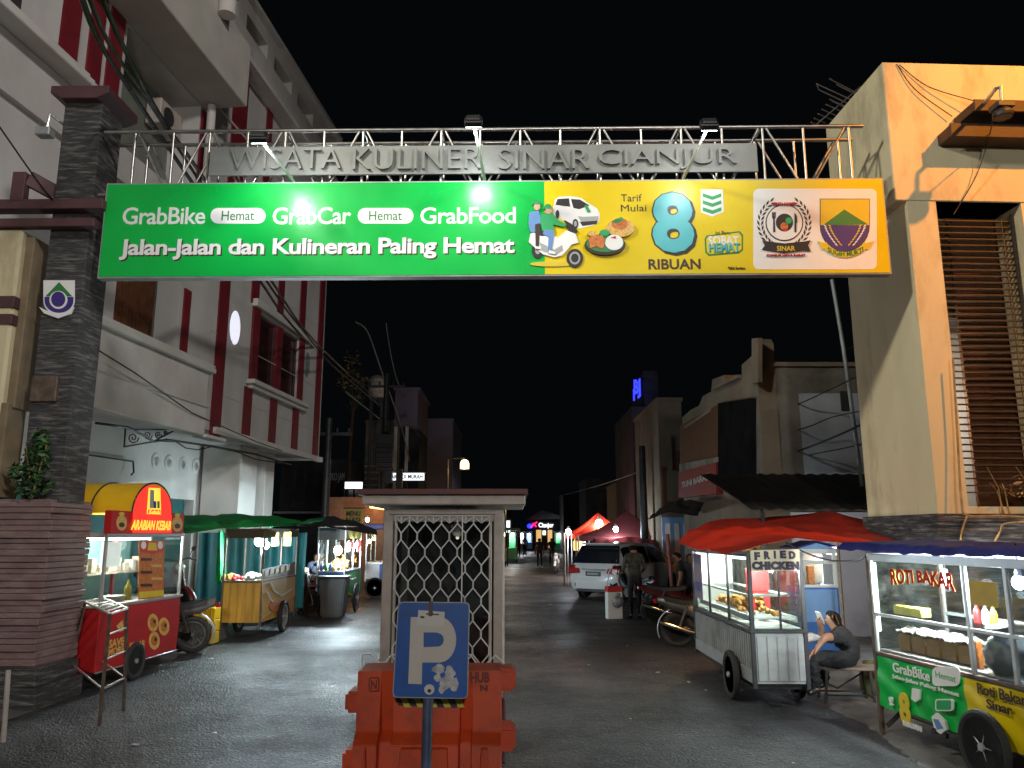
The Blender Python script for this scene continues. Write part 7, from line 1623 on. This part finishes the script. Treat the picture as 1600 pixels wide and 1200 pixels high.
lantern('small amber street lantern just right of the booth roof edge', 796, 790, 48, .14, 70, 790)
lantern('faint amber lantern peeping over the booth roof below the big one', 676, 748, 60, .2, 60, 672)
# ================================================================== FAR END OF THE STREET
t, w, z = block('white gabled station-like building closing the far end of the street', 'far_building', 826, 876, 813, 96, 8, 'darkwall')
mb = MB(); mb.prism([(-.4, z), (w + .8, z + .2), (w * .42, z + 1.25)], -.3, 7); mb.build('gable_roof', M['ltgrey'], t)
mb = MB(); mb.box(.1, w - .2, -.35, -.05, z - 1.1, z - .1); mb.build('sign_band', M['darkwall'], t)
def far(px, py): q = P(px, py, 95.5); return q.x - t.location.x, q.z
a = far(841.5, 825); b = far(865, 818); mb = MB(); text_into(mb, 'Cianjur', a[0], b[0], a[1] - .1, b[1] + .1, -.45, .1, bold=.03); mb.build('lit_lettering', M['litsign'], t)
a = far(828, 822); mb = MB(); mb.ball((a[0], -.45, a[1]), (.35, .06, .28), 12, 8); mb.build('blue_logo', M['neonblue'], t); a = far(834, 820); mb = MB(); mb.bar((a[0] - .35, -.5, a[1] - .3), (a[0] + .4, -.5, a[1] + .35), .12, .16); mb.bar((a[0] - .1, -.52, a[1] + .2), (a[0] + .3, -.52, a[1] - .25), .12, .16); mb.build('red_logo', M['neonred'], t)
mb = MB(); mb.box(far(848, 830)[0], far(853, 830)[0], -.12, -.05, far(850, 836)[1], far(850, 829)[1]); mb.build('lit_window', M['litsign'], t); mb = MB(); mb.box(far(838, 830)[0], far(846, 830)[0], -.12, -.05, .5, far(850, 828)[1]); mb.box(far(856, 830)[0], far(863, 830)[0], -.12, -.05, .3, far(850, 828)[1]); mb.build('warm_glow_wall', M['warmglow'], t)  # warm wall pieces glow in place of lamplight on the wall
def farstall(label, px0, px1, Y, m, pw, blb):
    a = P(px0, 850, Y).x; b = P(px1, 850, Y).x; t = thing('far_stall', label, 'stall', (a, Y, 0)); mb = MB(); mb.box(0, b - a, 0, 1.5, .3, 1.0); mb.build('counter', M[m], t); mb = MB(); posts(mb, [(0, 0), (b - a, 0), (0, 1.5), (b - a, 1.5)], 0, 2.1, .06); mb.box(-.2, b - a + .2, -.5, 1.7, 2.1, 2.25); mb.build('canopy_frame', M['darktarp'], t)
    mb = MB(); mb.box(.1, b - a - .1, 1.4, 1.45, 1.0, 2.0); mb.build('back_cloth', M[m], t)
    mb = MB(); mb.ball(((b - a) * .5, .3, 1.85), .1, 10, 8); mb.build('bulb', M[blb], t, smooth=60); lamp(t, ((b - a) * .5, .2, 1.6), pw, (.95, .98, 1) if blb == 'bulb' else (1, .7, .4), .1)
for args in (('green sided far stall with a white bulb, nearest right of the booth', 793, 808, 52, 'printgreen', 120, 'bulb'), ('far stall with a yellow cloth left of the green sided stall', 784, 793, 48, 'printnoodle', 60, 'bulbwarm'), ('white far stall beyond the green sided stall', 812, 820, 76, 'print', 140, 'bulb'), ('dim far stall before the gabled building', 822, 832, 88, 'lblue', 120, 'bulb'), ('far stall at the right of the gabled building', 868, 880, 80, 'printgreen', 140, 'bulb')): farstall(*args)
t, w, z = block('dark distant shop row on the left beyond the booth', 'far_building', 740, 800, 800, 75, 8, 'darkwall'); mb = MB(); mb.box(w * .6, w * .8, -.1, -.003, z - 1.6, z - 1.0); mb.box(w * .85, w * .95, -.1, -.003, z - 1.9, z - .8); mb.build('lit_window', M['litsign'], t)
